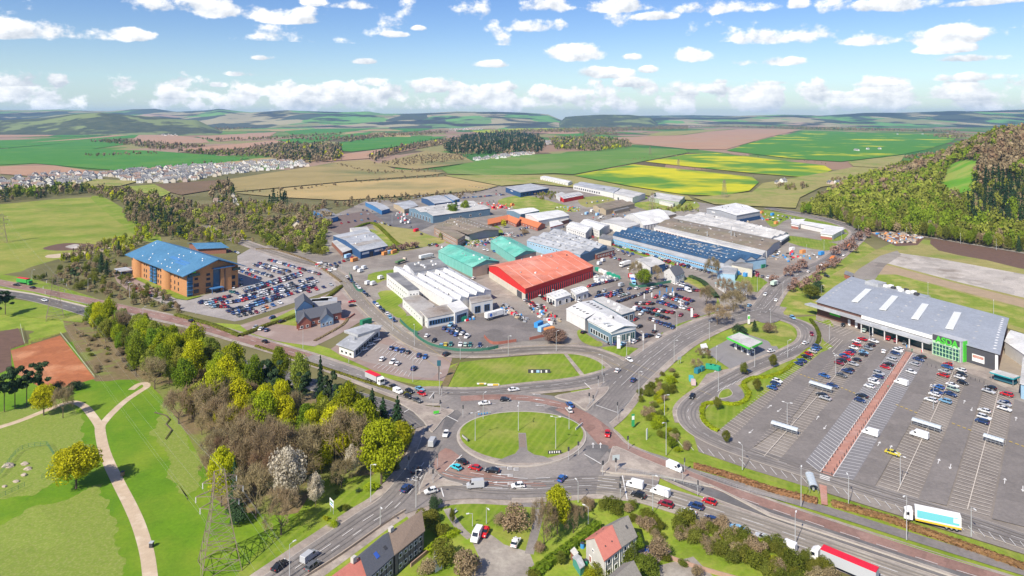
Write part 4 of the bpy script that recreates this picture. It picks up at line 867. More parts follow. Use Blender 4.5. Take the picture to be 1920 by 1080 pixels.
B_=[('bare',6),('barered',2),('mid',2)]; C_=[('dark',5),('pine',3),('bare',2)]
far([(700,308),(800,290),(838,290),(880,292),(870,302),(760,312)],17,[('bare',3),('brownbush',3),('dark',1)],6)
far([(840,290),(830,275),(870,257),(960,250),(1010,257),(1025,275),(1010,287),(930,290)],19,C_,17)
far([(690,298),(720,286),(800,268),(850,262),(835,272),(760,283),(700,303)],17,[('dark',2),('bare',4),('yellow',.4)],14)
far([(1030,262),(1100,258),(1180,266),(1182,276),(1120,284),(1040,280)],20,[('dark',2),('bare',4),('yellow',.6),('mid',2)],15)
far([(470,280),(540,271),(640,274),(640,301),(590,306),(520,302)],18,[('bare',6),('dark',3),('yellow',.4),('mid',1)],15)
far([(330,286),(430,284),(500,281),(500,296),(400,292)],20,B_,13); far([(170,266),(220,263),(300,270),(390,276),(300,282),(230,272)],22,B_+[('dark',2)],13)
far([(900,248),(1050,243),(1180,238),(1290,236),(1290,243),(1160,246),(1060,249)],36,B_,16); far([(540,262),(640,258),(720,252),(830,247),(840,251),(700,259),(620,266)],34,B_,14); far([(640,265),(700,255),(720,258),(650,268)],28,B_,14)
far([(380,262),(520,258),(640,250),(640,253),(520,262),(390,266)],36,B_,13); far([(0,247),(200,236),(330,232),(330,240),(160,247),(0,252)],60,B_+[('dark',3)],18); far([(330,240),(470,233),(520,238),(400,246)],50,B_,16)
far([(1290,238),(1420,236),(1560,240),(1700,244),(1800,247),(1800,249),(1560,245),(1400,240)],40,B_+[('dark',2)],15); far([(1180,234),(1400,230),(1560,232),(1560,235),(1300,236)],70,C_,18)
far([(1085,250),(1150,248),(1160,252),(1100,256)],26,B_,12); far([(700,236),(900,230),(1100,228),(1100,230),(900,234),(720,240)],80,B_+[('dark',2)],16)
far([(640,343),(700,338),(760,334),(840,330),(842,332),(760,337),(650,346)],16,[('bare',3),('brownbush',3)],5); far([(430,362),(520,357),(640,346),(640,349),(500,363)],18,[('brownbush',3),('bare',2)],6)
far([(600,300),(700,322),(820,318),(826,322),(700,328)],16,[('brownbush',3),('bare',2)],5); far([(1180,300),(1290,286),(1400,290),(1550,306),(1550,308),(1400,293),(1290,289),(1185,303)],22,[('brownbush',3),('bare',2)],3)
far([(1090,326),(1190,306),(1300,315),(1415,331),(1415,333),(1300,318),(1190,309)],20,[('brownbush',3)],2.2); far([(200,318),(330,312),(460,298),(460,300),(330,315)],26,[('bare',2),('mid',1)],6)
far([(150,291),(190,290),(300,287),(300,289),(170,294)],26,B_,8); far([(1450,350),(1500,346),(1520,355),(1470,360)],14,[('bush',2),('dark',1.5),('bare',3)],8); far([(1550,338),(1600,336),(1620,345),(1570,348)],14,[('bare',3),('bush',2)],7)
far([(1690,296),(1770,285),(1800,288),(1700,300)],20,B_,9); far([(1740,255),(1800,250),(1830,256),(1780,262)],30,B_,12); far([(400,352),(430,345),(440,372),(460,388),(410,392),(390,375)],16,[('dark',3),('bare',3),('mid',2)],11)
far([(500,375),(540,368),(545,388),(505,392)],15,[('dark',4),('pine',2)],13); far([(560,400),(610,388),(630,392),(600,405)],14,B_,9)
# the 300 that show largest stand as trees of their own; the rest are joined as woods
TREES.sort(key=lambda t:-(t[3]+.4*t[4])/math.hypot(t[0],t[1]))
n_t={'tree':0,'shrub':0}
for t in TREES:
    x,y,z,h,w,sp,label,group=t; g,l,nm,cat=SP[sp]
    if n_t[cat]>=(300 if cat=='tree' else 290): FAR.append((x,y,z,h,w,sp)); continue
    n_t[cat]+=1
    r=E(nm,(x,y,z+.02),random.uniform(0,6.28),label or f"{WORD[sp]} standing alone near the road",cat,group or None); r.scale=(w,w,h)
    O('trunk',trunk_mesh(g),r); O('crown',crown_mesh(sp,random.randrange(4)),r)
SHD={}
for k_,m_ in list(L_.items()):
    c_=m_.node_tree
    for j_,f_ in enumerate((.78,.92,1.06)):
        base=FARC[k_]; SHD[k_,j_]=M(f'far_{k_}',tuple(q*f_ for q in base),island=.13,trans=.2,rough=.85,spec=.1)
def build_far(name,items,geo,label):
    by={}
    for t in items: by.setdefault((SP[t[5]][1],random.choice((0,1,1,2))),[]).append(t)
    mats=[];Vs=[];Qs=[];Ms=[];k=0
    for mi,(l,ts) in enumerate(by.items()):
        mats.append(SHD[l])
        for (x,y,z,h,w,sp) in ts:
            gs=(MIDL if geo is LOW and y>860 else geo)[SP[sp][0]]; V,Q=gs[random.randrange(len(gs))]; a=random.uniform(0,6.28); c,s=math.cos(a),math.sin(a)
            X=V[:,0]*c-V[:,1]*s; Y=V[:,0]*s+V[:,1]*c
            Vs.append(np.stack([X*w+x,Y*w+y,V[:,2]*h+z],1)); Qs.append(Q+k); k+=len(V); Ms.append(np.full(len(Q),mi))
    if not Vs: return
    o=O(name,fastmesh(name,np.concatenate(Vs),np.concatenate(Qs),mats,np.concatenate(Ms))); tag(o,label,None,None,'stuff')
front=[t for t in FAR if t[1]<330]; near=[t for t in FAR if 330<=t[1]<1500]; farr=[t for t in FAR if t[1]>=1500]
build_far('woodland',[t for t in near if hill(t[0],t[1])>.01 or t[0]>430],LOW,'mass of trees covering the wooded hill'); build_far('woodland',[t for t in near if not (hill(t[0],t[1])>.01 or t[0]>430)],LOW,'belts of trees and bushes round the estate'); build_far('thicket',front,GEO,'tangled thicket of low shrubs between the gardens and the road'); build_far('far_woods',farr,TINY,'far woods and hedgerows between the fields')
print('TREES',len(TREES),n_t,len(near),len(farr))
# hedges: a dense body of leaf clumps along a line
def hedge(px,h,w,mat,label,name='hedge',n=None,cat='hedge',grp=None):
    path=catmull(W2(px),6); C=[];Nn=[]; r=rng
    step=max(.22,w*.16)
    for p,t in resample(path,step):
        for k in range(7):
            a=r.uniform(-.3,math.pi+.3); q=Vector((-t.y,t.x))*(math.cos(a)*w/2*r.uniform(.8,1.1)); C.append((p.x+q.x+r.normal()*.1,p.y+q.y+r.normal()*.1,max(.05,h*(.12+.83*abs(math.sin(a))**.6)*r.uniform(.85,1.12)))); Nn.append((q.x,q.y,math.sin(a)*w))
    V,Q=leaves(np.array(C),max(.22,h*.16),np.array(Nn),.6)
    o=tag(O(name,fastmesh(name,V,Q,L_[mat])),label,cat,grp)
    b=ribbon_mb(path,w*.7,h*.72,None); b.prism; 
    core=MB(); l=offset_path(path,w*.36); rr=offset_path(path,-w*.36)
    for (a0,a1),(b0,b1) in zip(zip(l,l[1:]),zip(rr,rr[1:])):
        core.poly([(*a0,.05),(*a1,.05),(*a1,h*.78),(*a0,h*.78)]); core.poly([(*b1,.05),(*b0,.05),(*b0,h*.78),(*b1,h*.78)]); core.poly([(*b0,h*.78),(*b1,h*.78),(*a1,h*.78),(*a0,h*.78)])
    O('hedge_core',core.mesh('hedge_core',L_[mat]),o)
    return o
hedge([(1302,877),(1360,893),(1440,920),(1533,944)],1.7,2.3,'copper','copper brown hedge west of the red footway into the supermarket')
hedge([(1560,947),(1650,972),(1720,996),(1800,1024),(1960,1082)],1.7,2.3,'copper','copper brown hedge east of the red footway into the supermarket')
hedge([(1316,772),(1322,760),(1345,757),(1378,760),(1398,752),(1404,738),(1394,722),(1410,711),(1440,708),(1470,697),(1500,672),(1520,655)],1.3,2.2,'lime','clipped yellow-green hedge winding round the supermarket car park')
hedge([(1316,772),(1318,788),(1333,803),(1348,810)],1.3,2,'lime','short yellow-green hedge at the car park tip')
hedge([(1530,650),(1536,635),(1532,618),(1520,600)],1.2,2,'shrub','green hedge beside the store road bend')
hedge([(999,1082),(1040,1052),(1085,1018),(1122,988)],2.2,3.0,'green','thick green garden hedge beside the front footpath')
hedge([(800,1040),(830,1015),(858,1000)],1.6,2.4,'lime','low hedge beside the terrace gardens')
hedge([(330,592),(400,612),(450,632)],1.7,3.5,'bush' if 'bush' in L_ else 'mid','long olive hedge below the office car park')
hedge([(450,632),(500,612),(550,595),(610,562),(640,538)],1.8,3,'mid','dark hedge between office car park and pub')
hedge([(480,650),(560,676),(640,702),(700,722),(770,742)],1.0,1.6,'mid','low hedge below the drive-through lanes')
hedge([(480,468),(520,470),(580,490),(610,508),(640,530)],1.2,2,'bare','brown hedge along the office car park top')
hedge([(660,432),(700,420),(740,455),(752,462)],2.4,4,'green','dark hedge behind the grey workshop')
hedge([(590,640),(640,612),(652,598)],.8,1.5,'brownbush' if 'brownbush' in L_ else 'bare','brown planting strip between pub and drive-through')
hedge([(1295,520),(1320,532),(1345,560)],2,4,'pine','dark hedge behind the dealer yard')
# ---------------------------------------------------------------- buildings
def wallm(n,c,d=.85,**k): return M(n,c,tuple(q*d for q in c),.35,rough=.8,**k)
wm={'orange':M('orange_brick',(.52,.26,.115),(.44,.21,.09),.9,rough=.85),'white':wallm('white_wall',(.74,.73,.70)),'cream':wallm('cream_wall',(.62,.57,.47)),'grey':wallm('grey_cladding',(.42,.43,.45)),'bluegrey':wallm('blue_grey_cladding',(.16,.25,.32)),
 'navy':wallm('navy_cladding',(.04,.10,.22)),'blue':wallm('blue_cladding',(.06,.20,.42)),'lblue':wallm('light_blue_cladding',(.34,.52,.66)),'aqua':wallm('aqua_cladding',(.20,.52,.44)),'brick':M('brown_brick',(.27,.125,.085),(.22,.10,.07),1.2),'redb':M('red_brick',(.38,.14,.10),(.32,.12,.085),1.2),
 'stone':wallm('rendered_block',(.47,.39,.31)),'dark':wallm('dark_cladding',(.085,.085,.095)),'red':M('red_fascia',(.68,.035,.03),(.60,.03,.028),.4,rough=.6),'green':wallm('green_cladding',(.05,.25,.16)),'harl':wallm('harled_wall',(.56,.53,.48)),'storebrick':M('store_brick',(.16,.085,.065),(.13,.07,.055),1.5),'tan':wallm('tan_wall',(.52,.42,.28)),'sage':wallm('sage_wall',(.36,.42,.30))}
def roofm(n,c,c3=None,rough=.6,wave=None,pa=.15): return M(n,c,tuple(q*.84 for q in c),.22,c3 or tuple(q*.72 for q in c),.05,(.45,.7),rough=rough,spec=.3,det=10,patch=(.13,pa))
rm={'blue':roofm('blue_metal_roof',(.075,.205,.345),(.09,.225,.365),rough=.65,pa=.05),'green':roofm('green_metal_roof',(.13,.47,.36),(.24,.54,.43)),'red':roofm('red_roof',(.76,.225,.125),(.74,.32,.23)),'grey':roofm('grey_metal_roof',(.47,.48,.49)),'lgrey':roofm('pale_grey_roof',(.60,.58,.54)),'white':roofm('white_roof',(.78,.77,.74),(.68,.66,.62)),
 'slate':M('slate_tiles',(.125,.13,.15),(.095,.10,.115),2.5),'navy':roofm('navy_roof',(.035,.085,.165),(.055,.12,.21),rough=.5),'brown':roofm('mossy_brown_roof',(.29,.23,.165),(.22,.19,.11)),'orange':M('orange_tiles',(.62,.20,.085),(.52,.165,.07),1.5),'browntile':M('brown_concrete_tiles',(.32,.24,.18),(.25,.185,.14),2.2),
 'greytile':M('grey_concrete_tiles',(.30,.275,.24),(.23,.21,.18),2.2),'redtile':M('salmon_roof_tiles',(.62,.22,.165),(.54,.185,.14),1.2),'asda':roofm('store_grey_roof',(.36,.385,.425),(.34,.365,.405),pa=.04),'felt':roofm('felt_roof',(.20,.195,.19),(.33,.32,.30)),'aqua':roofm('aqua_glass_roof',(.38,.60,.60)),'stain':roofm('stained_concrete_roof',(.45,.42,.38),(.24,.18,.13))}
glass=M('window_glass',(.018,.028,.045),rough=.12,spec=.7); glassb=M('blue_glazing',(.03,.11,.20),rough=.12,spec=.8); glasst=M('teal_glazing',(.02,.085,.085),rough=.15,spec=.8)
whitem=M('white_trim',(.80,.79,.76),rough=.6); darkm=M('dark_trim',(.06,.06,.065),rough=.6); bluem=M('blue_trim',(.07,.20,.42),rough=.5); skym=M('rooflight_panel',(.76,.77,.74),(.66,.67,.65),.8,rough=.5); steel=M('galvanised_steel',(.50,.51,.51),rough=.45,metal=.5); greenm=M('signal_green',(.10,.62,.06),(.08,.52,.05),1,rough=.5)
_bx={}
def boxmesh(name,sz,mats,mi=0):
    k=(name,tuple(round(s,2) for s in sz),mats.name)
    if k not in _bx: _bx[k]=MB().box((0,0,0),sz).mesh(name,mats)
    return _bx[k]
_wn={}
def winmesh(w,h,fm,gm):
    k=(round(w,2),round(h,2),fm.name,gm.name)
    if k not in _wn:
        b=MB(); t=min(.16,w*.12); b.box((0,-.02,0),(w-2*t,.05,h-2*t),mi=1)
        for x in (-1,1): b.box((x*(w-t)/2,-.03,0),(t,.12,h))
        for z in (-1,1): b.box((0,-.03,z*(h-t)/2),(w-2*t,.12,t))
        if w>2.2:
            for i in range(1,int(w/1.4)): b.box((-w/2+i*w/int(w/1.4),-.03,0),(.08,.11,h-2*t))
        _wn[k]=b.mesh('window',[fm,gm])
    return _wn[k]
PROF={'gable':[(0,0),(.5,1),(1,0)],'flat':[(0,0),(1,0)],'mono':[(0,0),(1,1)],'monob':[(0,1),(1,0)],'vault':[(i/8,math.sin(math.pi*i/8)**.8 if 0<i<8 else 0) for i in range(9)],'saw':[(0,0),(.88,1),(.9,.25),(1,0)],'saw2':[(0,0),(.12,1),(1,0)],'red':[(0,0),(.5,.75),(.62,.95),(.70,1),(.78,.9),(1,0)]}
class B:
    """corners a,b,c,d: photo positions of the four eave corners at height h (ab = front edge, ridge runs along ab)"""
    def __init__(s,name,label,cat,px,h,roof='gable',rise=2,n=1,wall='grey',rf='grey',over=.4,group=None,base=None,thick=.22):
        s.c=[Vector(P(x,y,h if base is None else 0)) for x,y in px]
        if len(px)==3: s.c.append(s.c[0]+s.c[2]-s.c[1])
        s.h=h; o=sum(s.c,Vector((0,0)))/4; s.o=o; s.root=E(name,(o.x,o.y,0),0,label,cat,group)
        s.prof=[((i+u)/n,z*rise) for i in range(n) for (u,z) in PROF[roof]]
        s.rise=rise; s.rf=rm[rf] if isinstance(rf,str) else rf; a,b,c,d=s.c
        L=(b-a).length; Dp=(d-a).length; s.L=L;s.D=Dp
        w=MB(); Z0=.0
        pr=s.prof
        def q(u,v): return (a+(b-a)*u)*(1-v)+(d+(c-d)*u)*v
        s.q=q
        f=lambda u,v,z: (*(q(u,v)-o),z)
        for v,z in ((0,pr[0][1]),(1,pr[-1][1])):
            A,Bq=(0,1) if v==0 else (1,0); w.poly([f(A,v,Z0),f(Bq,v,Z0),f(Bq,v,h+z),f(A,v,h+z)])
        w.poly([f(1,0,Z0),f(1,1,Z0)]+[f(1,v,h+z) for v,z in pr[::-1]]); w.poly([f(0,1,Z0),f(0,0,Z0)]+[f(0,v,h+z) for v,z in pr])
        s.wall=w.obj('wall',wm[wall] if isinstance(wall,str) else wall,s.root)
        r=MB(); ou=over/L; ov=over/Dp; k=len(pr)
        sl0=(pr[1][1]-pr[0][1])/max(1e-6,pr[1][0]-pr[0][0]); sl1=(pr[-2][1]-pr[-1][1])/max(1e-6,pr[-1][0]-pr[-2][0])
        P2=[(pr[0][0]-ov,pr[0][1]-sl0*ov)]+pr[1:-1]+[(pr[-1][0]+ov,pr[-1][1]-sl1*ov)] if k>2 else [(pr[0][0]-ov,pr[0][1]-sl0*ov),(pr[-1][0]+ov,pr[-1][1]+sl0*ov)]
        s.P2=P2
        for top in (.05+thick,.05):
            for u in (-ou,1+ou):
                for v,z in P2: r.v.append((*(q(u,v)-o),h+z+top))
        k=len(P2)
        for i in range(k-1):
            r.f.append([i,k+i,k+i+1,i+1]); r.m.append(0); r.f.append([2*k+i,2*k+i+1,3*k+i+1,3*k+i]); r.m.append(0)
        for i in range(k-1):
            r.f.append([i+1,2*k+i+1,2*k+i,i]); r.m.append(0); r.f.append([k+i,3*k+i,3*k+i+1,k+i+1]); r.m.append(0)
        r.f.append([0,2*k,3*k,k]); r.m.append(0); r.f.append([2*k-1,4*k-1,3*k-1,k-1]); r.m.append(0)
        s.roof=r.obj('roof',s.rf,s.root)
    def zroof(s,v):
        pr=s.prof
        return s.h+float(np.interp(v,[p[0] for p in pr],[p[1] for p in pr]))+.27
    def edge(s,e):
        p,q=s.c[e],s.c[(e+1)%4]; return p,q
    def win(s,e,n,z,w=1.4,h=1.3,t0=.06,t1=.94,frame=None,gl=None,name='window',proud=.03):
        p,q=s.edge(e); d=(q-p).normalized(); cen=sum(s.c,Vector((0,0)))/4; nn=Vector((d.y,-d.x))
        if (p-cen).dot(nn)<0: nn=-nn; 
        rot=math.atan2(-nn.x*-1,nn.y*-1); rot=math.atan2(nn.y,nn.x)+math.pi/2
        me=winmesh(w,h,frame or whitem,gl or glass)
        for i in range(n):
            t=t0+(t1-t0)*(i+.5)/n; c=p+(q-p)*t+nn*proud-s.o
            O(name,me,s.root,(c.x,c.y,z),rot)
        return s
    def panel(s,e,t0,t1,z0,z1,mat,name='panel',proud=.12,dep=.2):
        p,q=s.edge(e); d=(q-p).normalized(); cen=sum(s.c,Vector((0,0)))/4; nn=Vector((d.y,-d.x))
        if (p-cen).dot(nn)<0: nn=-nn
        A=p+(q-p)*t0; Bq=p+(q-p)*t1; c=(A+Bq)/2+nn*(proud-dep/2)-s.o
        return O(name,MB().box((0,0,0),((Bq-A).length,dep,z1-z0)).mesh(name,mat),s.root,(c.x,c.y,(z0+z1)/2),math.atan2(d.y,d.x))
    def lights(s,us,vs,sz=(1.2,3),mat=None,name='rooflight',lift=.04):
        ang=math.atan2(*(reversed((s.c[1]-s.c[0])[:]))); 
        for v in vs:
            e=.01; sl=(s.zroof(v+e)-s.zroof(v-e))/(2*e*s.D)
            me=boxmesh(name,(sz[0],sz[1],.12),mat or skym)
            for u in us:
                c=s.q(u,v)-s.o; x=O(name,me,s.root,(c.x,c.y,s.zroof(v)+lift)); x.rotation_euler=(math.atan(sl),0,ang)
        return s
    def unit(s,u,v,sz,mat,name='roof_unit',z=None):
        c=s.q(u,v)-s.o; ang=math.atan2((s.c[1]-s.c[0]).y,(s.c[1]-s.c[0]).x); zz_=(s.zroof(v) if z is None else z)
        return O(name,MB().box((0,0,sz[2]/2),sz).mesh(name,mat),s.root,(c.x,c.y,zz_),ang)
def vents(s,n,seed):
    r=random.Random(seed)
    for i in range(n):
        k=r.choice(((.9,.9,.7,steel),(1.4,1.0,.9,whitem),(.6,.6,1.1,darkm))); s.unit(r.uniform(.06,.94),r.uniform(.1,.9),k[:3],k[3],'roof_vent')
    for v in (0,1):
        p=s.q(0,v)-s.o; q=s.q(1,v)-s.o; O('gutter',MB().tube((p.x,p.y,s.h+.05),(q.x,q.y,s.h+.05),.18).mesh('gutter',steel),s.root)
def fr(n,a=.05,b=.95): return [a+(b-a)*(i+.5)/n for i in range(n)]
# 1 ---- orange brick office with the blue roof
L_o,F_o,R_o=[Vector(P(*q)) for q in ((247,513),(351,557),(444,538))]
def mk_office():
    a,b=L_o,F_o; d=R_o; u=(b-a).normalized(); w=Vector((-u.y,u.x)); w=w if w.dot(d-b)>0 else -w
    wd=(d-b).dot(w); c4=[a,b,b+w*wd,a+w*wd]
    o=sum(c4,Vector((0,0)))/4; root=E('office_block',(o.x,o.y,0),0,'orange brick office block with a big sloping blue metal roof','office block')
    H=15.2; RZ=21.5
    wl=MB(); f=lambda p,z:(*(p-o),z); m=.55
    A,Bc,C,D=c4; R1=Bc+(C-Bc)*m; R0=A+(D-A)*m
    for p,q in ((A,Bc),(C,D)): wl.poly([f(p,0),f(q,0),f(q,H),f(p,H)])
    wl.poly([f(Bc,0),f(C,0),f(C,H),f(R1,RZ-.6),f(Bc,H)]); wl.poly([f(D,0),f(A,0),f(A,H),f(R0,RZ-.6),f(D,H)])
    wl.obj('wall',wm['orange'],root)
    ov=4.0; r=MB()
    e0=A-u*2-w*ov; e1=Bc+u*ov*.9-w*ov; k0=R0-u*2; k1=R1+u*ov; g0=D-u*2+w*ov; g1_=C+u*ov*.9+w*ov
    ez=H-1.3; 
    pts=[(e0,ez),(e1,ez),(k1,RZ),(k0,RZ),(g0,ez),(g1_,ez)]
    for t in (.5,0):
        for p,z in pts: r.v.append(f(p,z+t))
    r.f+=[[0,1,2,3],[3,2,5,4],[9,8,7,6],[10,11,8,9],[0,6,7,1],[1,7,8,2],[2,8,11,5],[5,11,10,4],[4,10,9,3],[3,9,6,0]]; r.m=[0]*10
    rf=r.obj('roof',rm['blue'],root)
    def roofpt(s,t): p=e0+(e1-e0)*s; q=k0+(k1-k0)*s; x=p+(q-p)*t; return x,ez+(RZ-ez)*t+.5
    for s0,t0,sw,tw in ((.60,.52,.16,.10),(.74,.40,.16,.07),(.745,.50,.16,.07)):
        b=MB(); q4=[roofpt(s0-sw/2,t0-tw/2),roofpt(s0+sw/2,t0-tw/2),roofpt(s0+sw/2,t0+tw/2),roofpt(s0-sw/2,t0+tw/2)]
        b.poly([f(p,z+.12) for p,z in q4]); 
        for i in range(4): (p,z),(q,y)=q4[i],q4[(i+1)%4]; b.poly([f(p,z-.05),f(q,y-.05),f(q,y+.12),f(p,z+.12)])
        O('roof_hatch',b.mesh('roof_hatch',bluem),root)
    for i in range(22):
        p,z=roofpt(random.uniform(.05,.95),random.uniform(.1,.95)); x=p-o; O('roof_vent',boxmesh('roof_vent',(.7,.7,.5),whitem),root,(x.x,x.y,z+.2))
    nn=-w
    rotL=math.atan2(nn.y,nn.x)+math.pi/2
    Lw=(Bc-A).length
    for t in (.03,.075,.255,.295,.515,.56,.60,.735,.80,.86,.66):
        for z,h in ((2.6,2.2),(6.4,2.2),(10.4,1.4)):
            if t in(.66,): continue
            p=A+u*Lw*t+nn*.04-o; O('window',winmesh(1.5,h,darkm,glass),root,(p.x,p.y,z),rotL)
    for t in (.155,.69):                     # half-round brick stair towers
        p=A+u*Lw*t-o; b=MB(); n=14
        pts=[(p.x+math.cos(rotL-math.pi/2+ (i/(n)-.5)*math.pi)*4.2,p.y+math.sin(rotL-math.pi/2+(i/n-.5)*math.pi)*4.2) for i in range(n+1)]
        b.prism(pts,0,H-.9); b.obj('stair_tower',M('tower_brick',(.56,.28,.12),(.49,.235,.10),.9) if t<.2 else MATS['tower_brick'],root)
    for t0,t1 in ((.385,.425),(.45,.495)):
        p=A+u*Lw*(t0+t1)/2+nn*.35-o; bay=O('glazed_bay',MB().box((0,0,0),(Lw*(t1-t0),.9,H-1.6)).mesh('glazed_bay',glassb),root,(p.x,p.y,(H-1)/2),rotL)
        for z in range(6): O('balcony',MB().box((0,-.55,0),(Lw*(t1-t0)+.4,.9,.28)).mesh('balcony',bluem),bay,(0,0,-6+z*2.4))
    # gable side
    w2=(C-Bc); Lg=w2.length; rotG=math.atan2(u.y,u.x)+math.pi/2
    def gp(t,out=.05): q=Bc+w2*t+u*out-o; return q
    for t,z,ww,h in ((.17,10.6,2.2,1.6),(.17,6.6,3.2,2.4),(.17,2.6,3.2,2.4),(.40,12.2,2.4,1.6),(.40,9.2,2.4,1.6),(.40,5.6,3.2,2.4),(.40,2.0,3.2,2.6),(.90,7.6,2.6,2.4),(.90,3.4,2.6,2.6)):
        q=gp(t); O('window',winmesh(ww,h,darkm,glass),root,(q.x,q.y,z),rotG)
    q=gp(.045,.2); cb=O('glazed_corner',MB().box((0,0,0),(3.2,1.2,H-2)).mesh('glazed_corner',glassb),root,(q.x,q.y,H/2-.6),rotG)
    for z in range(5): O('balcony',MB().box((0,-.5,0),(3.6,1.0,.25)).mesh('balcony',bluem),cb,(0,0,-5.5+z*2.6))
    q=gp(.56,.15); O('glazed_entrance',MB().box((0,0,0),(4.4,.7,H-1.2)).mesh('glazed_entrance',glassb),root,(q.x,q.y,H/2),rotG)
    q=gp(.73,1.0); O('brick_tower',MB().box((0,0,0),(7.2,2.2,H)).mesh('brick_tower',wm['orange']),root,(q.x,q.y,H/2),rotG)
    q=gp(.70,2.2); O('tower_slit',MB().box((0,0,0),(.5,.3,H-1)).mesh('tower_slit',darkm),root,(q.x,q.y,H/2),rotG)
    q=gp(.68,1.2); O('canopy',MB().box((0,0,0),(14,4.2,.5)).mesh('canopy',bluem),root,(q.x,q.y,H+.55),rotG)
    q=gp(.12,.9); O('balcony_glass',MB().box((0,0,0),(7,1.6,1.6)).mesh('balcony_glass',glasst),root,(q.x,q.y,H-1.6),rotG)
    q=gp(.95,.9); O('balcony_glass',MB().box((0,0,0),(5,1.6,1.6)).mesh('balcony_glass',glasst),root,(q.x,q.y,H-2.2),rotG)
    q=gp(.10,1.9); O('green_sign',MB().box((0,0,0),(2.6,.2,.8)).mesh('green_sign',greenm),root,(q.x,q.y,H+.4),rotG)
    q=gp(.52,3); por=O('porch',MB().box((0,0,3.4),(8,5,.4)).mesh('porch',bluem),root,(q.x,q.y,0),rotG)
    for x in (-3.6,3.6): O('porch_post',MB().tube((x,-2,0),(x,-2,3.2),.18).mesh('porch_post',bluem),por)
    q=A+u*Lw*-.02+nn*5-o; cn=O('entrance_canopy',MB().box((0,0,3.6),(14,8,.35)).mesh('entrance_canopy',rm['grey']),root,(q.x,q.y,0),rotL)
    for x in (-5,5):
        for y in (-3,3): O('canopy_post',MB().tube((x,y,0),(x,y,3.45),.2).mesh('canopy_post',bluem),cn)
    flat('lawn',[tuple(A+u*Lw*.19+nn*1.0),tuple(Bc+u*2+nn*1),tuple(Bc+u*6+w*8),tuple(Bc+u*9+nn*4),tuple(Bc+nn*7),tuple(A+u*Lw*.19+nn*5)],Z['d'],g1)
mk_office()
b=B('pavilion','small brick pavilion with a low blue hipped roof behind the office','pavilion',[(372,466),(424,464),(398,456),(355,456)],5,'gable',2.2,1,'brick','blue',over=1.8)
# 2 ---- pub
def pub():
    root=B('pub_house','slate-roofed pub with blue gables and red brick wings','pub',[(556,603),(640,585),(634,571),(560,588)],4.2,'gable',3.4,1,'redb','slate')
    return root
pb=pub()
def wing(host,name,px,h,rise,wall,rf='slate',over=.4):
    t=B(name,None,None,px,h,'gable',rise,1,wall,rf,over); t.root.parent=host.root; 
    t.root.location=(t.o.x-host.o.x,t.o.y-host.o.y,0)
    return t
w1=wing(pb,'gabled_wing',[(555,582),(553,561),(585,565),(586,573)],6.2,4,'lblue')
w2=wing(pb,'brick_gable',[(559,592),(559,607),(583,602),(580,587)],3.8,3,'redb'); w3=wing(pb,'blue_gable',[(601,586),(601,602),(625,596),(621,582)],3.8,3,'lblue')
w2.win(1,2,1.6,1.6,1.4); w3.win(1,3,1.6,1.3,1.5); pb.win(0,5,1.6,1.3,1.3,.3,.95)
for x,y,sx,sy,r_ in ((600,572,7,3,.2),(612,568,5,3,.2)): q=Vector(P(x,y))-pb.o; O('roof_plant',MB().box((0,0,2.6),(sx*1.4,sy*1.6,1.2)).mesh('roof_plant',whitem),pb.root,(q.x,q.y,0),r_)
q=Vector(P(604,572))-pb.o; O('flat_extension',MB().box((0,0,1.6),(18,9,3.2)).mesh('flat_extension',wm['grey']),pb.root,(q.x,q.y,0),.25)
# 3 ---- drive-through restaurant
dt=B('restaurant','long low drive-through restaurant with a tilted grey roof','restaurant',[(636,646),(663,655),(712,615),(686,612)],4.4,'mono',.7,1,'white','grey',over=1.4)
dt.unit(.5,.3,(1,1,1.2),steel); u2=dt.unit(.35,.68,(11,15,1.2),rm['grey'],'raised_roof'); 
for e in (1,): dt.win(e,9,1.8,2.6,2.4,frame=darkm)
dt.win(0,3,1.6,1.8,1.4)
# 4 ---- white saw-tooth factory with offices
fc=B('factory','white saw-tooth roofed factory with rows of upstand lights','factory',[(903,578),(743,507),(826,497),(921,548)][::1] if 0 else [(846,568),(738,505),(826,494),(921,545)],6,'saw2',2.0,5,'white','white',over=.2)
fc.lights(fr(6,.1,.95),[i/5+.09 for i in range(5)],(1.0,1.0),darkm,'roof_vent'); 
def annex(host,name,px,h,wall,rf,roof='flat',rise=.01,over=.15,n=1):
    t=B(name,None,None,px,h,roof,rise,n,wall,rf,over); t.root.parent=host.root; t.root.location=(t.o.x-host.o.x,t.o.y-host.o.y,0); return t
o1=annex(fc,'office_wing',[(766,545),(725,513),(746,511),(786,543)],8.5,'white','felt'); 
for z in (2.2,5.6): o1.win(0,11,z,1.7,1.5)
o1.win(3,3,6,1,1)
o2=annex(fc,'low_office',[(792,595),(755,560),(784,552),(815,573)],5,'white','stain'); o2.win(0,7,3,1.7,1.2)
o3=annex(fc,'front_office',[(802,597),(853,587),(838,571),(787,582)],5.6,'white','stain'); o3.win(0,9,2.8,2.1,2.6,frame=bluem); o3.win(3,4,3,1.6,1.4)
o4=annex(fc,'dispatch_bay',[(853,587),(878,579),(862,563),(838,571)],6.4,'white','white'); o4.win(0,1,2.6,8,4.4,frame=bluem)
o5=annex(fc,'store_wing',[(884,570),(924,562),(918,553),(880,558)],6.5,'white','stain'); o5.win(0,2,2.6,4,4,frame=bluem)
o6=annex(fc,'plant_block',[(777,511),(838,499),(822,485),(762,494)],9,'grey','felt'); 
for i in range(9): o6.unit(random.uniform(.1,.9),random.uniform(.15,.85),(1.2,1.2,1),whitem)
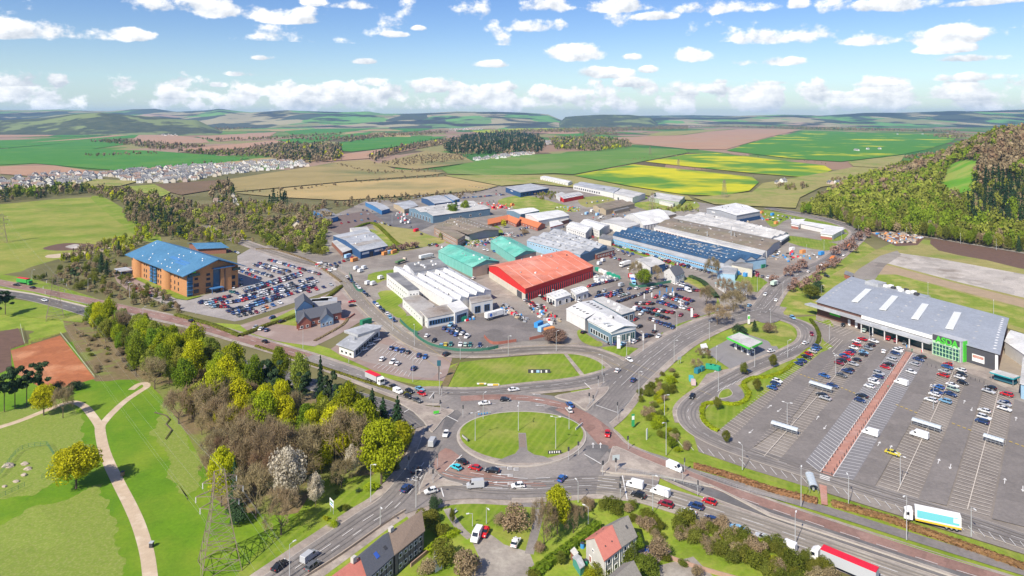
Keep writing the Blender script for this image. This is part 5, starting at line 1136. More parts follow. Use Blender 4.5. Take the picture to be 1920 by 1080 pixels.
# 5 ---- green sheds and the red depot
gs=B('green_shed','larger green metal shed with a stone gable','shed',[(822,471),(886,501),(936,490),(864,461)],7.5,'gable',3.2,1,'aqua','green',over=.5)
gs.panel(1,0,1,.05,7.3,wm['stone'],'stone_gable',.06,.1); gs.panel(1,.55,.68,0,4.6,glass,'loading_door',.12); gs.lights(fr(8),[.25,.75],(.9,4.4),rm['green'],'rooflight')
for t in fr(9): gs.panel(0,t-.004,t+.004,0,7.2,wm['aqua'],'wall_rib',.2,.2)
gs2=B('green_shed','smaller green metal shed set behind the larger green one','shed',[(920,452),(966,482),(1005,472),(956,446)],7,'gable',2.8,1,'aqua','green',over=.5); gs2.panel(1,0,1,.05,6.8,wm['stone'],'stone_gable',.06,.1); gs2.lights(fr(6),[.25,.75],(.9,4),rm['green'],'rooflight')
rd=B('depot','huge depot with a shallow salmon red roof and bright red fascia','depot',[(985,541),(1112,499),(1046,472),(917,499)],8,'red',3.4,1,'red','red',over=.6)
for u in [.1,.24,.38,.52,.66,.80,.93]:
    b_=MB(); pr=[(v,z) for v,z in rd.P2 if v<.72]
    for (v0,z0),(v1,z1) in zip(pr,pr[1:]):
        pts=[(*(rd.q(u+du,v)-rd.o),rd.h+z+.36) for du,v,z in ((-.003,v0,z0),(.003,v0,z0),(.003,v1,z1),(-.003,v1,z1))]; b_.poly(pts)
    O('roof_rib',b_.mesh('roof_rib',M('pale_rib',(.80,.50,.42)) if 'pale_rib' not in MATS else MATS['pale_rib']),rd.root)
rd.panel(0,0,1,0,4.6,wm['dark'],'open_bay',.3,.4)
for t in fr(34,.02,.99): rd.panel(0,t-.002,t+.002,0,4.6,wm['red'],'bay_post',.5,.3)
rd.panel(3,.0,1,0,4.4,wm['cream'],'concrete_plinth',.1,.2); rd.panel(3,.80,.92,0,4.2,wm['dark'],'loading_door',.2)
# 6 ---- aqua walled multi-bay works, navy factory, long works
aw=B('works','grey three-bay works with an aqua windowed wall','factory',[(1088,478),(988,451),(1048,430),(1138,461)],7.5,'gable',2,3,'lblue','grey',over=.3); aw.win(0,16,5.6,2.2,1.2); aw.lights(fr(7,.1,.95),[.09,.24,.42,.58,.75,.91],(2.4,3.6),rm['lgrey']); aw.panel(3,0,1,.1,7.2,wm['bluegrey'],'end_cladding',.07,.1)
a7=annex(aw,'brick_annex',[(1118,478),(1152,469),(1138,462),(1106,470)],4,'redb','felt'); a7.win(0,6,2.2,2.2,1.3)
nf=B('factory','very long factory with a navy roof and blue windowed front','factory',[(1357,493),(1149,441),(1194,428),(1437,484)],7,'gable',2.6,4,'grey','navy',over=.3)
nf.lights(fr(26,.03,.95),[.06,.19],(1.6,2.6)); nf.lights(fr(20,.05,.9),[.31,.44],(1.5,2.4)); nf.lights(fr(14,.1,.9),[.56,.69,.81],(1.5,2.4))
n1=annex(nf,'front_wing',[(1377,510),(1145,447),(1150,443),(1384,503)],4.4,wallm('front_blue',(.22,.45,.68)),'grey'); n1.win(0,54,2.5,2.0,1.3,.01,.8,frame=whitem); n1.win(0,9,2.5,1.4,1.1,.80,.99)
n2=annex(nf,'end_block',[(1345,512),(1378,515),(1384,503),(1360,500)],4.2,'lblue','grey'); n3=annex(nf,'store_block',[(1372,497),(1410,505),(1412,495),(1376,489)],6,'cream','felt'); n4=annex(nf,'store_block',[(1400,492),(1436,486),(1416,478),(1382,483)],6.4,'lblue','navy'); n5=annex(nf,'west_block',[(1146,452),(1122,447),(1130,439),(1152,444)],4.5,'cream','felt')
for i in range(18): nf.unit(random.uniform(.05,.4) if i<12 else random.uniform(.3,.9),random.uniform(.2,.9),(1.6,1.6,1.4),steel)
for (u0,v0),(u1,v1) in (((.12,.45),(.22,.45)),((.22,.45),(.2,.6)),((.1,.75),(.3,.72)),((.3,.72),(.34,.55)),((.4,.97),(.02,.97)),((.35,.6),(.45,.55))):
    p=nf.q(u0,v0)-nf.o;q=nf.q(u1,v1)-nf.o; O('roof_duct',MB().tube((p.x,p.y,nf.zroof(v0)+.7),(q.x,q.y,nf.zroof(v1)+.7),.45).mesh('roof_duct',steel),nf.root)
for x,y,h in ((1371,458,16),(1377,459,11),(1326,456,11)): p=Vector(P(x,y))-nf.o; O('chimney',MB().tube((p.x,p.y,0),(p.x,p.y,h),.5,.4,8).mesh('chimney',steel),nf.root)
lw=B('works','long works with a pale corrugated twin roof','factory',[(1446,447),(1262,409),(1322,399),(1478,437)],6,'gable',1.6,3,'grey','lgrey',over=.3); lw.lights(fr(18,.04,.96),[.25,.58,.91],(1.4,3),rm['grey'])
lb=B('works','long works with a mossy brown roof behind a white wall','factory',[(1438,470),(1232,422),(1262,410),(1462,452)],6,'gable',1.8,1,'grey','brown',over=.3); lb.lights(fr(12,.04,.96),[.25],(1.6,1.6)); lb.lights(fr(9,.06,.9),[.7],(1.6,1.6))
lc=annex(lb,'white_wing',[(1430,477),(1226,427),(1232,423),(1437,470)],5,'white','lgrey'); lc.win(0,18,2.6,3,1.3,.45,.98,frame=wm['redb'])
ld=B('warehouse','white flat-roofed warehouse with dark base beside the long works','warehouse',[(1438,445),(1465,451),(1480,441),(1454,436)],5,'flat',.01,1,'white','white'); ld.panel(0,0,1,.2,3.6,wm['dark'],'open_bay'); ld.panel(1,0,1,.2,3.6,wm['dark'],'open_bay')
wf=B('warehouse','big white-roofed grey warehouse with an orange brick base','warehouse',[(1381,404),(1425,396),(1379,381),(1325,391)],9,'gable',1.6,1,'grey','white',over=.6); wf.panel(3,0,1,.05,2.6,wm['redb'],'brick_base',.1); wf.panel(0,.0,1,.05,4.2,wm['navy'],'open_side',.1); wf.panel(3,.18,.3,6,7.4,whitem,'sign_panel')
wl1=B('unit_block','white flat-roofed unit with orange brick base, western one','unit',[(1484,420),(1497,422),(1508,411),(1489,412)],4.4,'flat',.01,1,'white','white',over=.8); wl1.panel(0,0,1,.05,2.4,wm['redb'],'brick_base')
wl2=B('unit_block','long white flat-roofed link between the two brick-based units','unit',[(1485,416),(1567,433),(1581,427),(1484,411)],4.5,'flat',.01,1,'white','white',over=.8)
wl3=B('unit_block','white flat-roofed unit with orange brick base, eastern one','unit',[(1539,438),(1560,441),(1582,429),(1552,424)],4.6,'flat',.01,1,'white','white',over=.8); wl3.panel(0,0,1,.05,2.4,wm['redb'],'brick_base'); wl3.panel(3,0,1,.05,2.4,wm['redb'],'brick_base')
# 7 ---- western and northern sheds
lr=B('bus_garage','large bus garage with a long pale grey roof and blue-grey walls','garage',[(812,405),(919,391),(878,377),(767,391)],8,'gable',2.2,2,'bluegrey','lgrey',over=.3); lr.win(3,7,2.6,3.6,4.6,frame=whitem); lr.win(0,4,3,3,2.5,.2,.9); lr.lights(fr(6),[.3,.62],(2.5,2.5),darkm,'roof_vent')
br=B('brick_office','two-storey brown brick office with rough flat roof','office',[(858,449),(814,426),(826,419),(872,441)],7.5,'flat',.01,1,M('brown_panels',(.36,.24,.18),(.30,.19,.14),.8),'brown'); 
for z in (2.4,5.8): br.win(0,18,z,1.9,1.6); br.win(3,4,z,2.4,1.7)
br2=annex(br,'works_hall',[(880,438),(828,419),(868,409),(935,430)],6.5,'grey','brown','gable',2,3,); br2.lights(fr(10,.06,.95),[.17,.5,.83],(1.2,1.2)); br2.win(0,8,3.4,2,1.6)
gw=B('workshop','grey-roofed workshop with a navy front and brick offices','workshop',[(676,472),(727,461),(684,430),(625,442)],6,'gable',2.4,1,'navy','grey',over=.3); gw.panel(0,.06,.3,3.2,4.8,whitem,'sign_panel'); gw.panel(0,.5,.82,3.2,4.8,whitem,'sign_panel'); gw.panel(0,.33,.45,0,4.4,glass,'loading_door'); gw.lights(fr(3,.05,.95),[.25,.7],(9,9),rm['stain'],'roof_patch')
g5_=annex(gw,'brick_office',[(643,474),(660,468),(640,448),(622,453)],3.6,'brick','lgrey'); g6_=annex(gw,'white_unit',[(662,434),(694,434),(688,425),(656,428)],4.6,'white','lgrey')
b=B('shed','blue shed with a dull grey roof at the western yard','shed',[(614,411),(634,406),(608,391),(588,395)],5,'gable',1.2,1,'blue','felt'); b.win(1,3,2,2.5,2)
b=B('shed','blue-walled shed with grey roof in the north yard','shed',[(716,395),(731,391),(706,379),(685,379)],5,'gable',1,1,'blue','grey')
b=B('shed','weathered pale shed with a patched grey roof','shed',[(758,393),(784,386),(768,376),(738,382)],5,'gable',1.6,1,'tan','grey')
b=B('shed','dark grey roofed shed with navy gable','shed',[(815,382),(848,378),(822,366),(790,371)],6,'gable',2,1,'navy','grey'); b=B('shed','tall blue-grey cladded store','shed',[(850,376),(862,373),(847,365),(833,366)],8,'flat',.01,1,'blue','bluegrey' if 0 else 'grey')
b=B('shed','navy shed with a grey roof and pale sign','shed',[(976,361),(1029,353),(995,345),(948,352)],7,'mono',.6,1,'navy','grey'); b.win(0,8,3.5,3.4,2,frame=darkm); b.panel(3,.35,.5,4.5,5.6,whitem,'sign_panel')
b=B('shed','long low white shed beside the green field','shed',[(1065,343),(1013,332),(1024,330),(1073,340)],6,'gable',1,1,'white','white'); b.win(0,10,3,2.5,2)
b=B('warehouse','long white warehouse with dark glazed strip','warehouse',[(1150,362),(1075,347),(1090,341),(1163,353)],7,'gable',.8,2,'white','grey'); b.win(0,12,3,3.5,2.6,.3,.98,frame=darkm)
b=B('warehouse','white warehouse end block with pale roof','warehouse',[(1186,371),(1151,363),(1167,354),(1210,363)],8,'gable',.8,2,'white','lgrey'); b.win(0,1,2.5,5,4,.6,.9)
b=B('shed','green-grey shed with pale ridged roof','shed',[(1273,379),(1218,370),(1232,361),(1284,369)],6,'gable',1.2,2,'sage','lgrey'); annex(b,'brick_front',[(1262,383),(1236,377),(1243,372),(1268,377)],4,'white','lgrey')
b=B('workshop','small red and white workshop with solar panels','workshop',[(1057,373),(1094,366),(1084,360),(1045,366)],5,'gable',1,1,'red','lgrey'); b.lights(fr(6),[.25],(3,4),M('solar_panel',(.03,.045,.11),rough=.2),'solar_panel'); annex(b,'white_unit',[(1050,371),(1062,365),(1054,360),(1041,364)],5,'white','lgrey')
b=B('shed','old brown twin-ridged shed with tan end wall','shed',[(1136,394),(1190,382),(1160,375),(1112,385)],6,'gable',1.6,2,'tan','brown'); b.win(3,1,2.4,4,4)
b=B('shed','brown brick annexe with white vans behind','shed',[(1152,396),(1180,390),(1172,385),(1146,391)],4,'flat',.01,1,'tan','felt')
for i,(px,l) in enumerate((([(1098,437),(1062,425),(1075,416),(1113,425)],'white two-storey unit with slotted roof, nearer the depot'),([(1124,432),(1087,419),(1102,411),(1143,422)],'white two-storey unit with slotted roof, set back'))):
    b=B('unit_block',l,'unit',px,7,'gable',1.6,1,'white','white'); b.lights(fr(9),[.3,.7],(1,2.4),rm['grey']); b.win(0,9,2.2,1.8,1.4); b.win(0,9,5,1.8,1.4); b.panel(3,0,1,.1,6.8,wm['grey'],'end_cladding',.06,.1); b.panel(1,0,1,.1,6.8,wm['grey'],'end_cladding',.06,.1)
b=B('warehouse','white shed with a plain white roof by the orange tiled offices','warehouse',[(1010,414),(1067,404),(1045,394),(985,402)],7,'gable',1.4,1,'white','white'); b.panel(0,0,1,.1,6.6,wm['grey'],'side_cladding',.06,.1)
b=B('shed','pale-roofed shed with dark wall beside the red plant yard','shed',[(976,402),(1011,395),(990,390),(950,395)],6,'gable',1.6,1,'bluegrey','white')
b=B('shop','small white flat shop with a red fascia','shop',[(1032,426),(1056,420),(1046,412),(1030,416)],4,'flat',.01,1,'white','white'); b.panel(0,0,1,3.2,4.2,wm['red'],'fascia'); b=B('shop','second small flat roofed shop behind the red fascia','shop',[(1050,416),(1067,411),(1060,407),(1046,411)],4,'flat',.01,1,'brick','lgrey')
for px,l in (([(915,421),(960,411),(950,405),(915,412)],'low orange tiled office, western wing'),([(948,411),(968,420),(981,413),(955,405)],'low orange tiled office, middle wing'),([(1008,427),(972,415),(979,409),(1022,421)],'low orange tiled office, eastern wing')):
    b=B('office_block',l,'office',px,3.4,'gable',3,1,'redb','orange',over=.7); b.win(0,6,1.7,1.6,1.3)
b=B('warehouse','broad white flat shed in front of the vaulted hall','warehouse',[(1176,427),(1200,420),(1160,407),(1126,415)],7,'gable',.9,1,'white','lgrey'); b.panel(0,0,1,.1,5,wm['grey'],'side_cladding')
b=B('vaulted_hall','white barrel-vaulted hall beside the broad flat shed','hall',[(1206,423),(1258,414),(1222,397),(1170,407)],5,'vault',7,1,'white','white',over=.3); 
for t in fr(9,.02,1): b.panel(0,t-.006,t+.006,0,4.4,wm['dark'],'bay_post',.2)
b=B('shed','grey shed beside the vaulted hall','shed',[(1250,405),(1268,401),(1242,394),(1226,398)],4,'gable',1.2,1,'tan','lgrey')
# 8 ---- car dealer, workshops, house, canopy
cdl=B('car_showroom','white-roofed car showroom with a glazed corner','showroom',[(1146,622),(1103,600),(1140,580),(1192,611)],7,'gable',1.4,1,'bluegrey','white',over=.6); cdl.win(3,5,2.6,3.6,3.6,frame=whitem,gl=glasst); cdl.panel(3,0,1,5.4,7,whitem,'fascia'); cdl.win(0,7,2.4,2.2,2.6,.1,.9); cdl.lights([.2,.35],[.3],(2,9)); cdl.panel(0,0,1,6,7,whitem,'fascia')
c2_=annex(cdl,'workshop_wing',[(1097,598),(1062,580),(1110,564),(1142,581)],6.5,'white','white','gable',1.4,over=.3); c2_.lights(fr(5),[.25,.7],(.9,3.4),darkm,'rooflight')
c3_=B('showroom_annexe','dark-walled showroom annexe with a pale flat roof','showroom',[(1166,590),(1112,561),(1131,557),(1190,583)],6,'flat',.01,1,'bluegrey','lgrey'); c3_.win(3,2,3,3.6,3.4); c3_.win(0,3,3,3,2)
for px,l in (([(1042,561),(1070,553),(1053,543),(1025,552)],'small white workshop with roof lights, left of the van row'),([(1080,553),(1103,545),(1092,537),(1070,543)],'second small white workshop with roof lights')):
    b=B('workshop',l,'workshop',px,4.6,'gable',.6,1,'white','white'); b.lights(fr(4),[.3,.7],(1.2,1.2),rm['grey']); b.win(3,3,1.9,2.6,3,frame=whitem); b.win(0,2,1.9,2.4,2.6)
b=B('trade_shop','pale-roofed trade shop with a navy fascia','shop',[(1220,501),(1247,494),(1221,481),(1192,486)],6,'gable',.8,1,'white','lgrey'); b.panel(0,0,1,.4,5.8,wm['navy'],'fascia'); b.win(0,4,2,3,2)
hs=B('house','white two-storey house with a dark slate roof among trees','house',[(1266,518),(1283,511),(1262,503),(1245,508)],6,'gable',4,1,'white','slate'); hs.win(0,3,4.4,1.3,1.5); hs.win(0,3,1.6,1.3,1.5); hs.win(3,2,4.4,1.2,1.4); hs.win(3,2,1.6,1.2,1.4)
for u in (.15,.9): hs.unit(u,.5,(1.6,1,1.6),wm['harl'],'chimney')
b=B('low_building','low building with a sloping aqua glass roof','pavilion',[(1375,552),(1402,541),(1367,524),(1341,531)],2.6,'monob',2.4,1,'white','aqua',over=.6); b.win(1,8,1.4,1.1,1.0); b.win(0,4,1.4,2,1)
b=B('hut','small brick hut beside the cherry row','hut',[(1583,514),(1598,519),(1600,513),(1586,508)],2.8,'flat',.01,1,'redb','felt')
for i_,(b_,n_) in enumerate(((gs,7),(gs2,4),(rd,8),(aw,14),(lw,10),(lb,10),(wf,8),(lr,12),(gw,9),(cdl,6),(br2,9),(fc,10),(c3_,4))): vents(b_,n_,i_)
# 9 ---- supermarket
az_=B('supermarket','large grey-roofed supermarket with a green glazed entrance','supermarket',[(1872,664),(1532,566),(1597,520),(1889,597)],8,'gable',1.0,1,'storebrick','asda',over=.8)
for u in (.245,.43,.62,.80): 
    c=az_.q(u,.46)-az_.o; ang=math.atan2((az_.c[3]-az_.c[0]).y,(az_.c[3]-az_.c[0]).x); O('rooflight',MB().box((0,0,0),(az_.D*.52,3.4,.4)).mesh('rooflight',skym),az_.root,(c.x,c.y,az_.zroof(.5)+.02),ang)
az_.lights([.02],fr(14,.05,.95),(1,1),whitem,'roof_vent'); az_.lights([.12,.33,.52,.71],fr(5,.1,.9),(1,1),rm['lgrey'],'roof_vent'); az_.lights([.97],fr(9,.1,.9),(1,1),rm['lgrey'],'roof_vent')
pl_=az_.unit(.66,.97,(40,5,.4),steel,'plant_deck')
for i in range(12): az_.unit(.52+i*.026,.95+.05*(i%2),(2.4,2.2,1.6),whitem if i%3 else darkm,'roof_unit')
az_.unit(.80,.93,(9,8,2.2),rm['grey'],'plant_room')
az_.panel(0,.70,1.05,5.6,6.4,rm['grey'],'canopy',4.5,5); az_.panel(0,.285,.70,6.2,8.0,whitem,'front_fascia',.9,1.6); az_.panel(0,.285,.70,5.0,5.8,rm['grey'],'canopy',6,6.4); az_.panel(0,.29,.695,.1,4.6,glasst,'shop_front',.2)
for t in fr(6,.29,.70): az_.panel(0,t-.0015,t+.0015,0,5,whitem,'canopy_post',5.6,.5)
tw=az_.panel(0,.145,.285,.1,10.0,rm['grey'],'entrance_tower',4,6); 
for k,(x0,z0,w_,h_,mt) in enumerate(((0,-.6,.98,4.6,whitem),(0,3.6,.98,2.6,wm['dark']),(0,-4,.98,2.4,wm['green']))): pass
Lt=((az_.c[1]-az_.c[0]).length)*.14
front=-1 if True else 1
def tw_box(name,x,z,w,h,mat,y=None,dep=.2): return O(name,MB().box((0,0,0),(w,dep,h)).mesh(name,mat),tw,(x,y if y is not None else TWY,z))
TWY=3.1
# which face of the tower looks to the car park
pp,qq=az_.edge(0); dd=(qq-pp).normalized(); cen=sum(az_.c,Vector((0,0)))/4; nn=Vector((dd.y,-dd.x)); 
if (pp-cen).dot(nn)<0: nn=-nn
loc_n=Vector((nn.dot(dd),nn.dot(Vector((-dd.y,dd.x))))); TWY=3.1*(1 if loc_n.y>0 else -1)
palegreen=M('pale_green_frame',(.45,.72,.42),rough=.5)
tw_box('sign_band',0,3.55,Lt-1,2.7,wm['dark']); tw_box('green_band',0,1.55,Lt-1,1.1,palegreen); tw_box('glazing',0,-2.2,Lt-1,5.8,glasst)
for i in range(9): tw_box('mullion',-Lt/2+.7+i*(Lt-1.4)/8,-2.2,.22,5.8,palegreen,TWY*1.05)
for z in (-4.6,-2.6,-.7): tw_box('transom',0,z,Lt-1,.25,palegreen,TWY*1.06)
tc_=bpy.data.curves.new('sign_lettering','FONT'); tc_.body='ASDA'; tc_.size=4.1; tc_.extrude=.15; tc_.align_x='CENTER'; tc_.align_y='CENTER'; tc_.materials.append(greenm); tc_.offset=.09
tl0=bpy.data.objects.new('sign_lettering',tc_); COL.objects.link(tl0); bpy.context.view_layer.update(); tl=O('sign_letters',bpy.data.meshes.new_from_object(tl0.evaluated_get(bpy.context.evaluated_depsgraph_get()))); bpy.data.objects.remove(tl0); tl.parent=tw; sgn=1 if TWY>0 else -1
tl.location=(0.5 if sgn<0 else -.5,TWY*1.1,3.0); tl.rotation_euler=(math.pi/2,0,math.pi if sgn>0 else 0)
tw_box('side_fin',0,0,.3,9.6,greenm,0,3.0).location=(-Lt/2-.2 if sgn>0 else -Lt/2-.2,0,0)
az_.panel(0,.0,.145,.1,7.6,wm['dark'],'dark_cladding',.15); az_.panel(0,.06,.115,1.6,4.9,whitem,'poster',.3); az_.panel(0,.063,.112,3.3,4.5,M('poster_red',(.45,.12,.08),(.6,.45,.38),1.5),'poster_print',.36,.1); az_.panel(0,.84,.91,3.0,4.6,greenm,'green_sign',.3); az_.panel(0,.73,.745,.1,3.4,whitem,'door',.2); az_.panel(0,.775,.79,.1,3.4,whitem,'door',.2)
az_.panel(0,.0,.012,.1,7.4,whitem,'corner_post',.4)
sv=B('service_building','white-roofed service building beside the supermarket','building',[(1930,672),(1884,641),(1896,620),(1960,640)],6,'gable',.8,1,'white','white'); sv2=B('service_building','blue and white cladded unit at the service yard','building',[(1960,735),(1914,720),(1920,672),(1970,690)],6,'flat',.01,1,'lblue','lgrey')
# 10 ---- front houses
def terrace(name,label,px,h,rise,wall,rf,wn):
    t=B(name,label,'house',px,h,'gable',rise,1,wall,rf,over=.35); return t
t1=terrace('terraced_house','grey harled terraced house with a brown tiled roof',[(743,1032),(797,995),(779,964),(725,1001)] if 0 else [(741,1038),(795,995),(783,965),(722,1004)],5.6,3.0,M('grey_harl',(.20,.18,.165),(.16,.145,.135),1.4),'browntile',5)
t2=terrace('terraced_house','terraced house with dark slates and a blue roof window',[(690,1083),(738,1040),(717,1006),(664,1050)],5.4,3.0,MATS['grey_harl'],'slate',5)
t3=terrace('terraced_house','terraced house with orange-red tiles at the frame edge',[(636,1128),(687,1086),(660,1054),(606,1094)],5.0,2.8,MATS['grey_harl'],'redtile',4)
for t in (t1,t2,t3):
    for z in (1.6,4.2): t.win(0,5,z,1.3,1.2,.08,.95)
    for q in fr(5,.0,1): t.panel(0,q-.006,q+.006,0,5.4,darkm,'drainpipe',.15,.15)
t2.lights([.45],[.25],(1.1,1.5),M('roof_window',(.05,.12,.45),rough=.2),'roof_window'); t2.lights([.78],[.25],(.9,.9),darkm,'roof_vent'); t3.unit(.8,.5,(1.2,.9,1.3),wm['harl'],'chimney'); t1.unit(.03,.5,(1.2,.9,1.0),wm['harl'],'chimney')
h1=B('house','cream gabled house half with a salmon tiled roof','house',[(1132,1049),(1161,1030),(1143,993),(1097,1013)] if 0 else [(1133,1050),(1163,1027),(1131,990),(1099,1012)],5.4,'gable',3.0,1,wm['harl'],'redtile',over=.3)
h2=B('house','house half with weathered grey tiles joined to the salmon roof','house',[(1164,1026),(1193,1006),(1161,974),(1132,989)],5.3,'gable',3.0,1,wm['harl'],'greytile',over=.3)
h1.win(3,2,1.7,1.2,1.7,.1,.7,frame=whitem,gl=wm['redb']); h1.win(3,1,4.6,.9,.7,.3,.5); h1.win(0,2,4.2,1.4,1.3); h1.win(0,2,1.6,1.4,1.4); h2.win(0,2,4.2,1.4,1.3); h2.win(0,2,1.6,1.6,2,.1,.6); h1.lights([.3,.7],[.2,.7],(.35,.35),darkm,'roof_vent'); h2.lights([.7],[.28],(.6,.9),darkm,'roof_vent')
for t in (h1,h2): 
    for q in (.05,.5,.95): t.panel(0,q-.012,q+.012,0,5.2,whitem,'drainpipe',.15,.15)
h3=B('house','grey tiled gabled roof at the bottom edge below the salmon house','house',[(1180,1112),(1205,1090),(1168,1060),(1130,1092)],4.6,'gable',2.6,1,wm['harl'],'greytile'); 
sh=B('garden_shed','small green garden shed with a grey pitched roof','shed',[(1088,1067),(1096,1061),(1082,1041),(1074,1046)],2.0,'gable',.7,1,wallm('shed_green',(.08,.30,.24)),'grey',over=.15); gh=B('glasshouse','small old white glasshouse in the terrace garden','glasshouse',[(816,1063),(829,1055),(822,1030),(812,1038)],1.7,'gable',.8,1,'lgrey' if 0 else 'white','lgrey',over=.05)
sh2=B('lean_to','little grey lean-to shed behind the green shed','shed',[(1078,1044),(1084,1038),(1077,1030),(1070,1036)],1.9,'mono',.3,1,'brick','lgrey',over=.1)
# 11 ---- petrol station
def petrol():
    c=[Vector(P(x,y,5.2)) for x,y in ((1405,654),(1363,634),(1386,625),(1429,643))]; o=sum(c,Vector((0,0)))/4
    root=E('petrol_canopy',(o.x,o.y,0),0,'petrol station canopy with a green edge and white ribbed top','canopy')
    f=[(p.x-o.x,p.y-o.y) for p in c]; MB().prism(f,5.0,5.7).obj('canopy_roof',rm['lgrey'],root)
    e=MB()
    for i in range(4):
        p=Vector(f[i]);q=Vector(f[(i+1)%4]); d=(q-p); m=(p+q)/2; n=m.normalized()*.12; e.box((m.x+n.x,m.y+n.y,5.3),(d.length+.2,.15,.95),math.atan2(d.y,d.x))
    e.obj('canopy_edge',greenm,root)
    for s in (.25,.75):
        for t in (.3,.7):
            p=(c[0]*(1-s)+c[1]*s)*(1-t)+(c[3]*(1-s)+c[2]*s)*t-o; O('canopy_post',MB().box((0,0,2.5),(.5,.5,5)).mesh('canopy_post',whitem),root,(p.x,p.y,0))
    for s in (.2,.5,.8):
        for t in (.35,.65):
            p=(c[0]*(1-s)+c[1]*s)*(1-t)+(c[3]*(1-s)+c[2]*s)*t
            r2=E('fuel_pump',(p.x,p.y,.28),0,'fuel pump on its island under the green-edged canopy','fuel pump','fuel pumps'); O('pump_body',MB().box((0,0,.95),(1.1,.6,1.9)).mesh('pump_body',whitem),r2); O('pump_screen',MB().box((0,-.32,1.4),(.8,.06,.6)).mesh('pump_screen',glass),r2)
petrol()
k1=B('kiosk','tiny white and red pay kiosk at the forecourt corner','kiosk',[(1316,654),(1326,652),(1323,645),(1314,647)],2.6,'flat',.01,1,'white','white'); k1.panel(1,0,1,.3,1.6,wm['red'],'fascia')
# 12 ---- housing estates far off: every house that shows is a house
hm=[MB()]
def house_mesh(rfm,wlm):
    b=MB(); L,Wd,h,r=9.5,7.5,4.6,3.0
    for p in (((-L,-Wd),(L,-Wd)),((L,Wd),(-L,Wd))): (x0,y0),(x1,y1)=p; b.poly([(x0/2,y0/2,0),(x1/2,y1/2,0),(x1/2,y1/2,h),(x0/2,y0/2,h)],0)
    for x,s in ((L/2,1),(-L/2,-1)): b.poly([(x,-Wd/2*s,0),(x,Wd/2*s,0),(x,Wd/2*s,h),(x,0,h+r),(x,-Wd/2*s,h)],0)
    for s in (1,-1): b.poly([(-L/2*s-.3*s,-Wd/2*s*1.08,h-.2),(L/2*s+.3*s,-Wd/2*s*1.08,h-.2),(L/2*s+.3*s,0,h+r+.1),(-L/2*s-.3*s,0,h+r+.1)],1)
    for x in (-2.6,2.4):
        for z in (1.5,3.7):
            for s in (1,-1): b.box((x,-Wd/2*s,z),(1.5,.1,1.2),0,2)
    b.box((2.5,0,h+r),(.9,.7,1.3),0,0)
    return b.mesh('house',[wlm,rfm,glass])
hws=[wallm('estate_wall_%s'%n,c) for n,c in (('white',(.80,.78,.74)),('cream',(.70,.62,.50)),('pink',(.66,.52,.44)))]; hrs=[M('estate_roof_%s'%n,c,tuple(q*.8 for q in c),.8) for n,c in (('grey',(.24,.235,.235)),('brown',(.30,.21,.17)),('slate',(.16,.165,.18)))]
HM=[house_mesh(r,w) for r in hrs for w in hws]
HS=[]
def estate(poly,step,place,grp,sc=1,z=0):
    pl=W2(poly)
    for t in scatter(pl,step,[('x',1)],1,''): HS.append((t[0],t[1],place,grp,sc))
estate([(-30,345),(0,340),(60,331),(110,325),(170,327),(200,332),(180,342),(100,352),(0,361),(-30,362)],21,'at the near end of the new housing estate','houses of the new estate')
estate([(185,329),(240,321),(330,314),(420,309),(440,325),(350,341),(280,345),(230,340)],20,'in the middle of the new housing estate','houses of the new estate')
estate([(420,309),(500,303),(575,304),(580,312),(520,318),(440,326)],21,'at the far end of the new housing estate','houses of the new estate')
estate([(888,299),(940,292),(1000,286),(1003,290),(950,297),(895,303)],22,'in the terrace row below the dark central wood','houses below the wood')
estate([(1008,266),(1050,264),(1060,269),(1012,272)],26,'in the white cluster beside the central wood','houses beside the wood'); estate([(900,262),(960,258),(965,262),(905,265)],34,'among the trees of the central wood','houses beside the wood')
estate([(390,380),(430,370),(470,372),(465,384),(410,388)],30,'in the leafy hamlet beyond the tree belt','hamlet houses'); estate([(540,432),(575,420),(580,428),(552,440)],22,'at the lane behind the western yard','hamlet houses')
estate([(1590,283),(1615,279),(1650,280),(1640,288),(1600,288)],75,'in the farmstead below the wooded hill','farm houses'); estate([(1550,343),(1600,341),(1605,346),(1555,347)],24,'in the bungalow row before the wooded hill','bungalows'); estate([(1452,344),(1490,337),(1500,342),(1462,350)],30,'in the smallholding by the rape field','bungalows')
estate([(1660,252),(1800,250),(1805,252),(1690,253)],190,'in the far village at the foot of the hill','far village houses'); estate([(840,242),(900,240),(905,243),(845,245)],60,'in the far hamlet beyond the woods','far village houses'); estate([(300,253),(330,252),(335,255),(305,256)],60,'in the far farm among ploughed fields','far village houses')
HS.sort(key=lambda t:t[1]); kk=0; MBH=[]
for x,y,pc,gr,sc in HS:
    a=random.choice((.25,.25+1.57,.6,2.0))+random.uniform(-.1,.1); m=random.choices(range(9),[8,3,.6,4,2,.8,5,2,.5])[0]
    if kk<300:
        kk+=1; o=O('house',HM[m],None,(x,y,.03),a); s=random.uniform(.9,1.15); o.scale=(s,s,s)
        wl=('white','cream','pinkish')[m%3]; rf_=('grey','brown','dark slate')[m//3]; tag(o,f"{wl} house with {rf_} roof {pc}",'house',gr)
b=MB(); mats_h=[hws[0],hrs[0],glass,hrs[1],hws[1]]
for x,y,pc,gr,sc in HS[300:]:
    me=HM[0]; a=random.choice((.25,1.82)); ca,sa=math.cos(a),math.sin(a); o_=len(b.v); q=random.random()
    b.v+=[(x+v.co.x*ca-v.co.y*sa,y+v.co.x*sa+v.co.y*ca,v.co.z) for v in me.vertices]
    for f in me.polygons: b.f.append([o_+i for i in f.vertices]); b.m.append({0:4 if q<.25 else 0,1:3 if .4<q<.6 else 1,2:2}[f.material_index])
if b.v: tag(b.obj('houses',mats_h),'far small white houses of the estates and villages',None,None,'stuff')
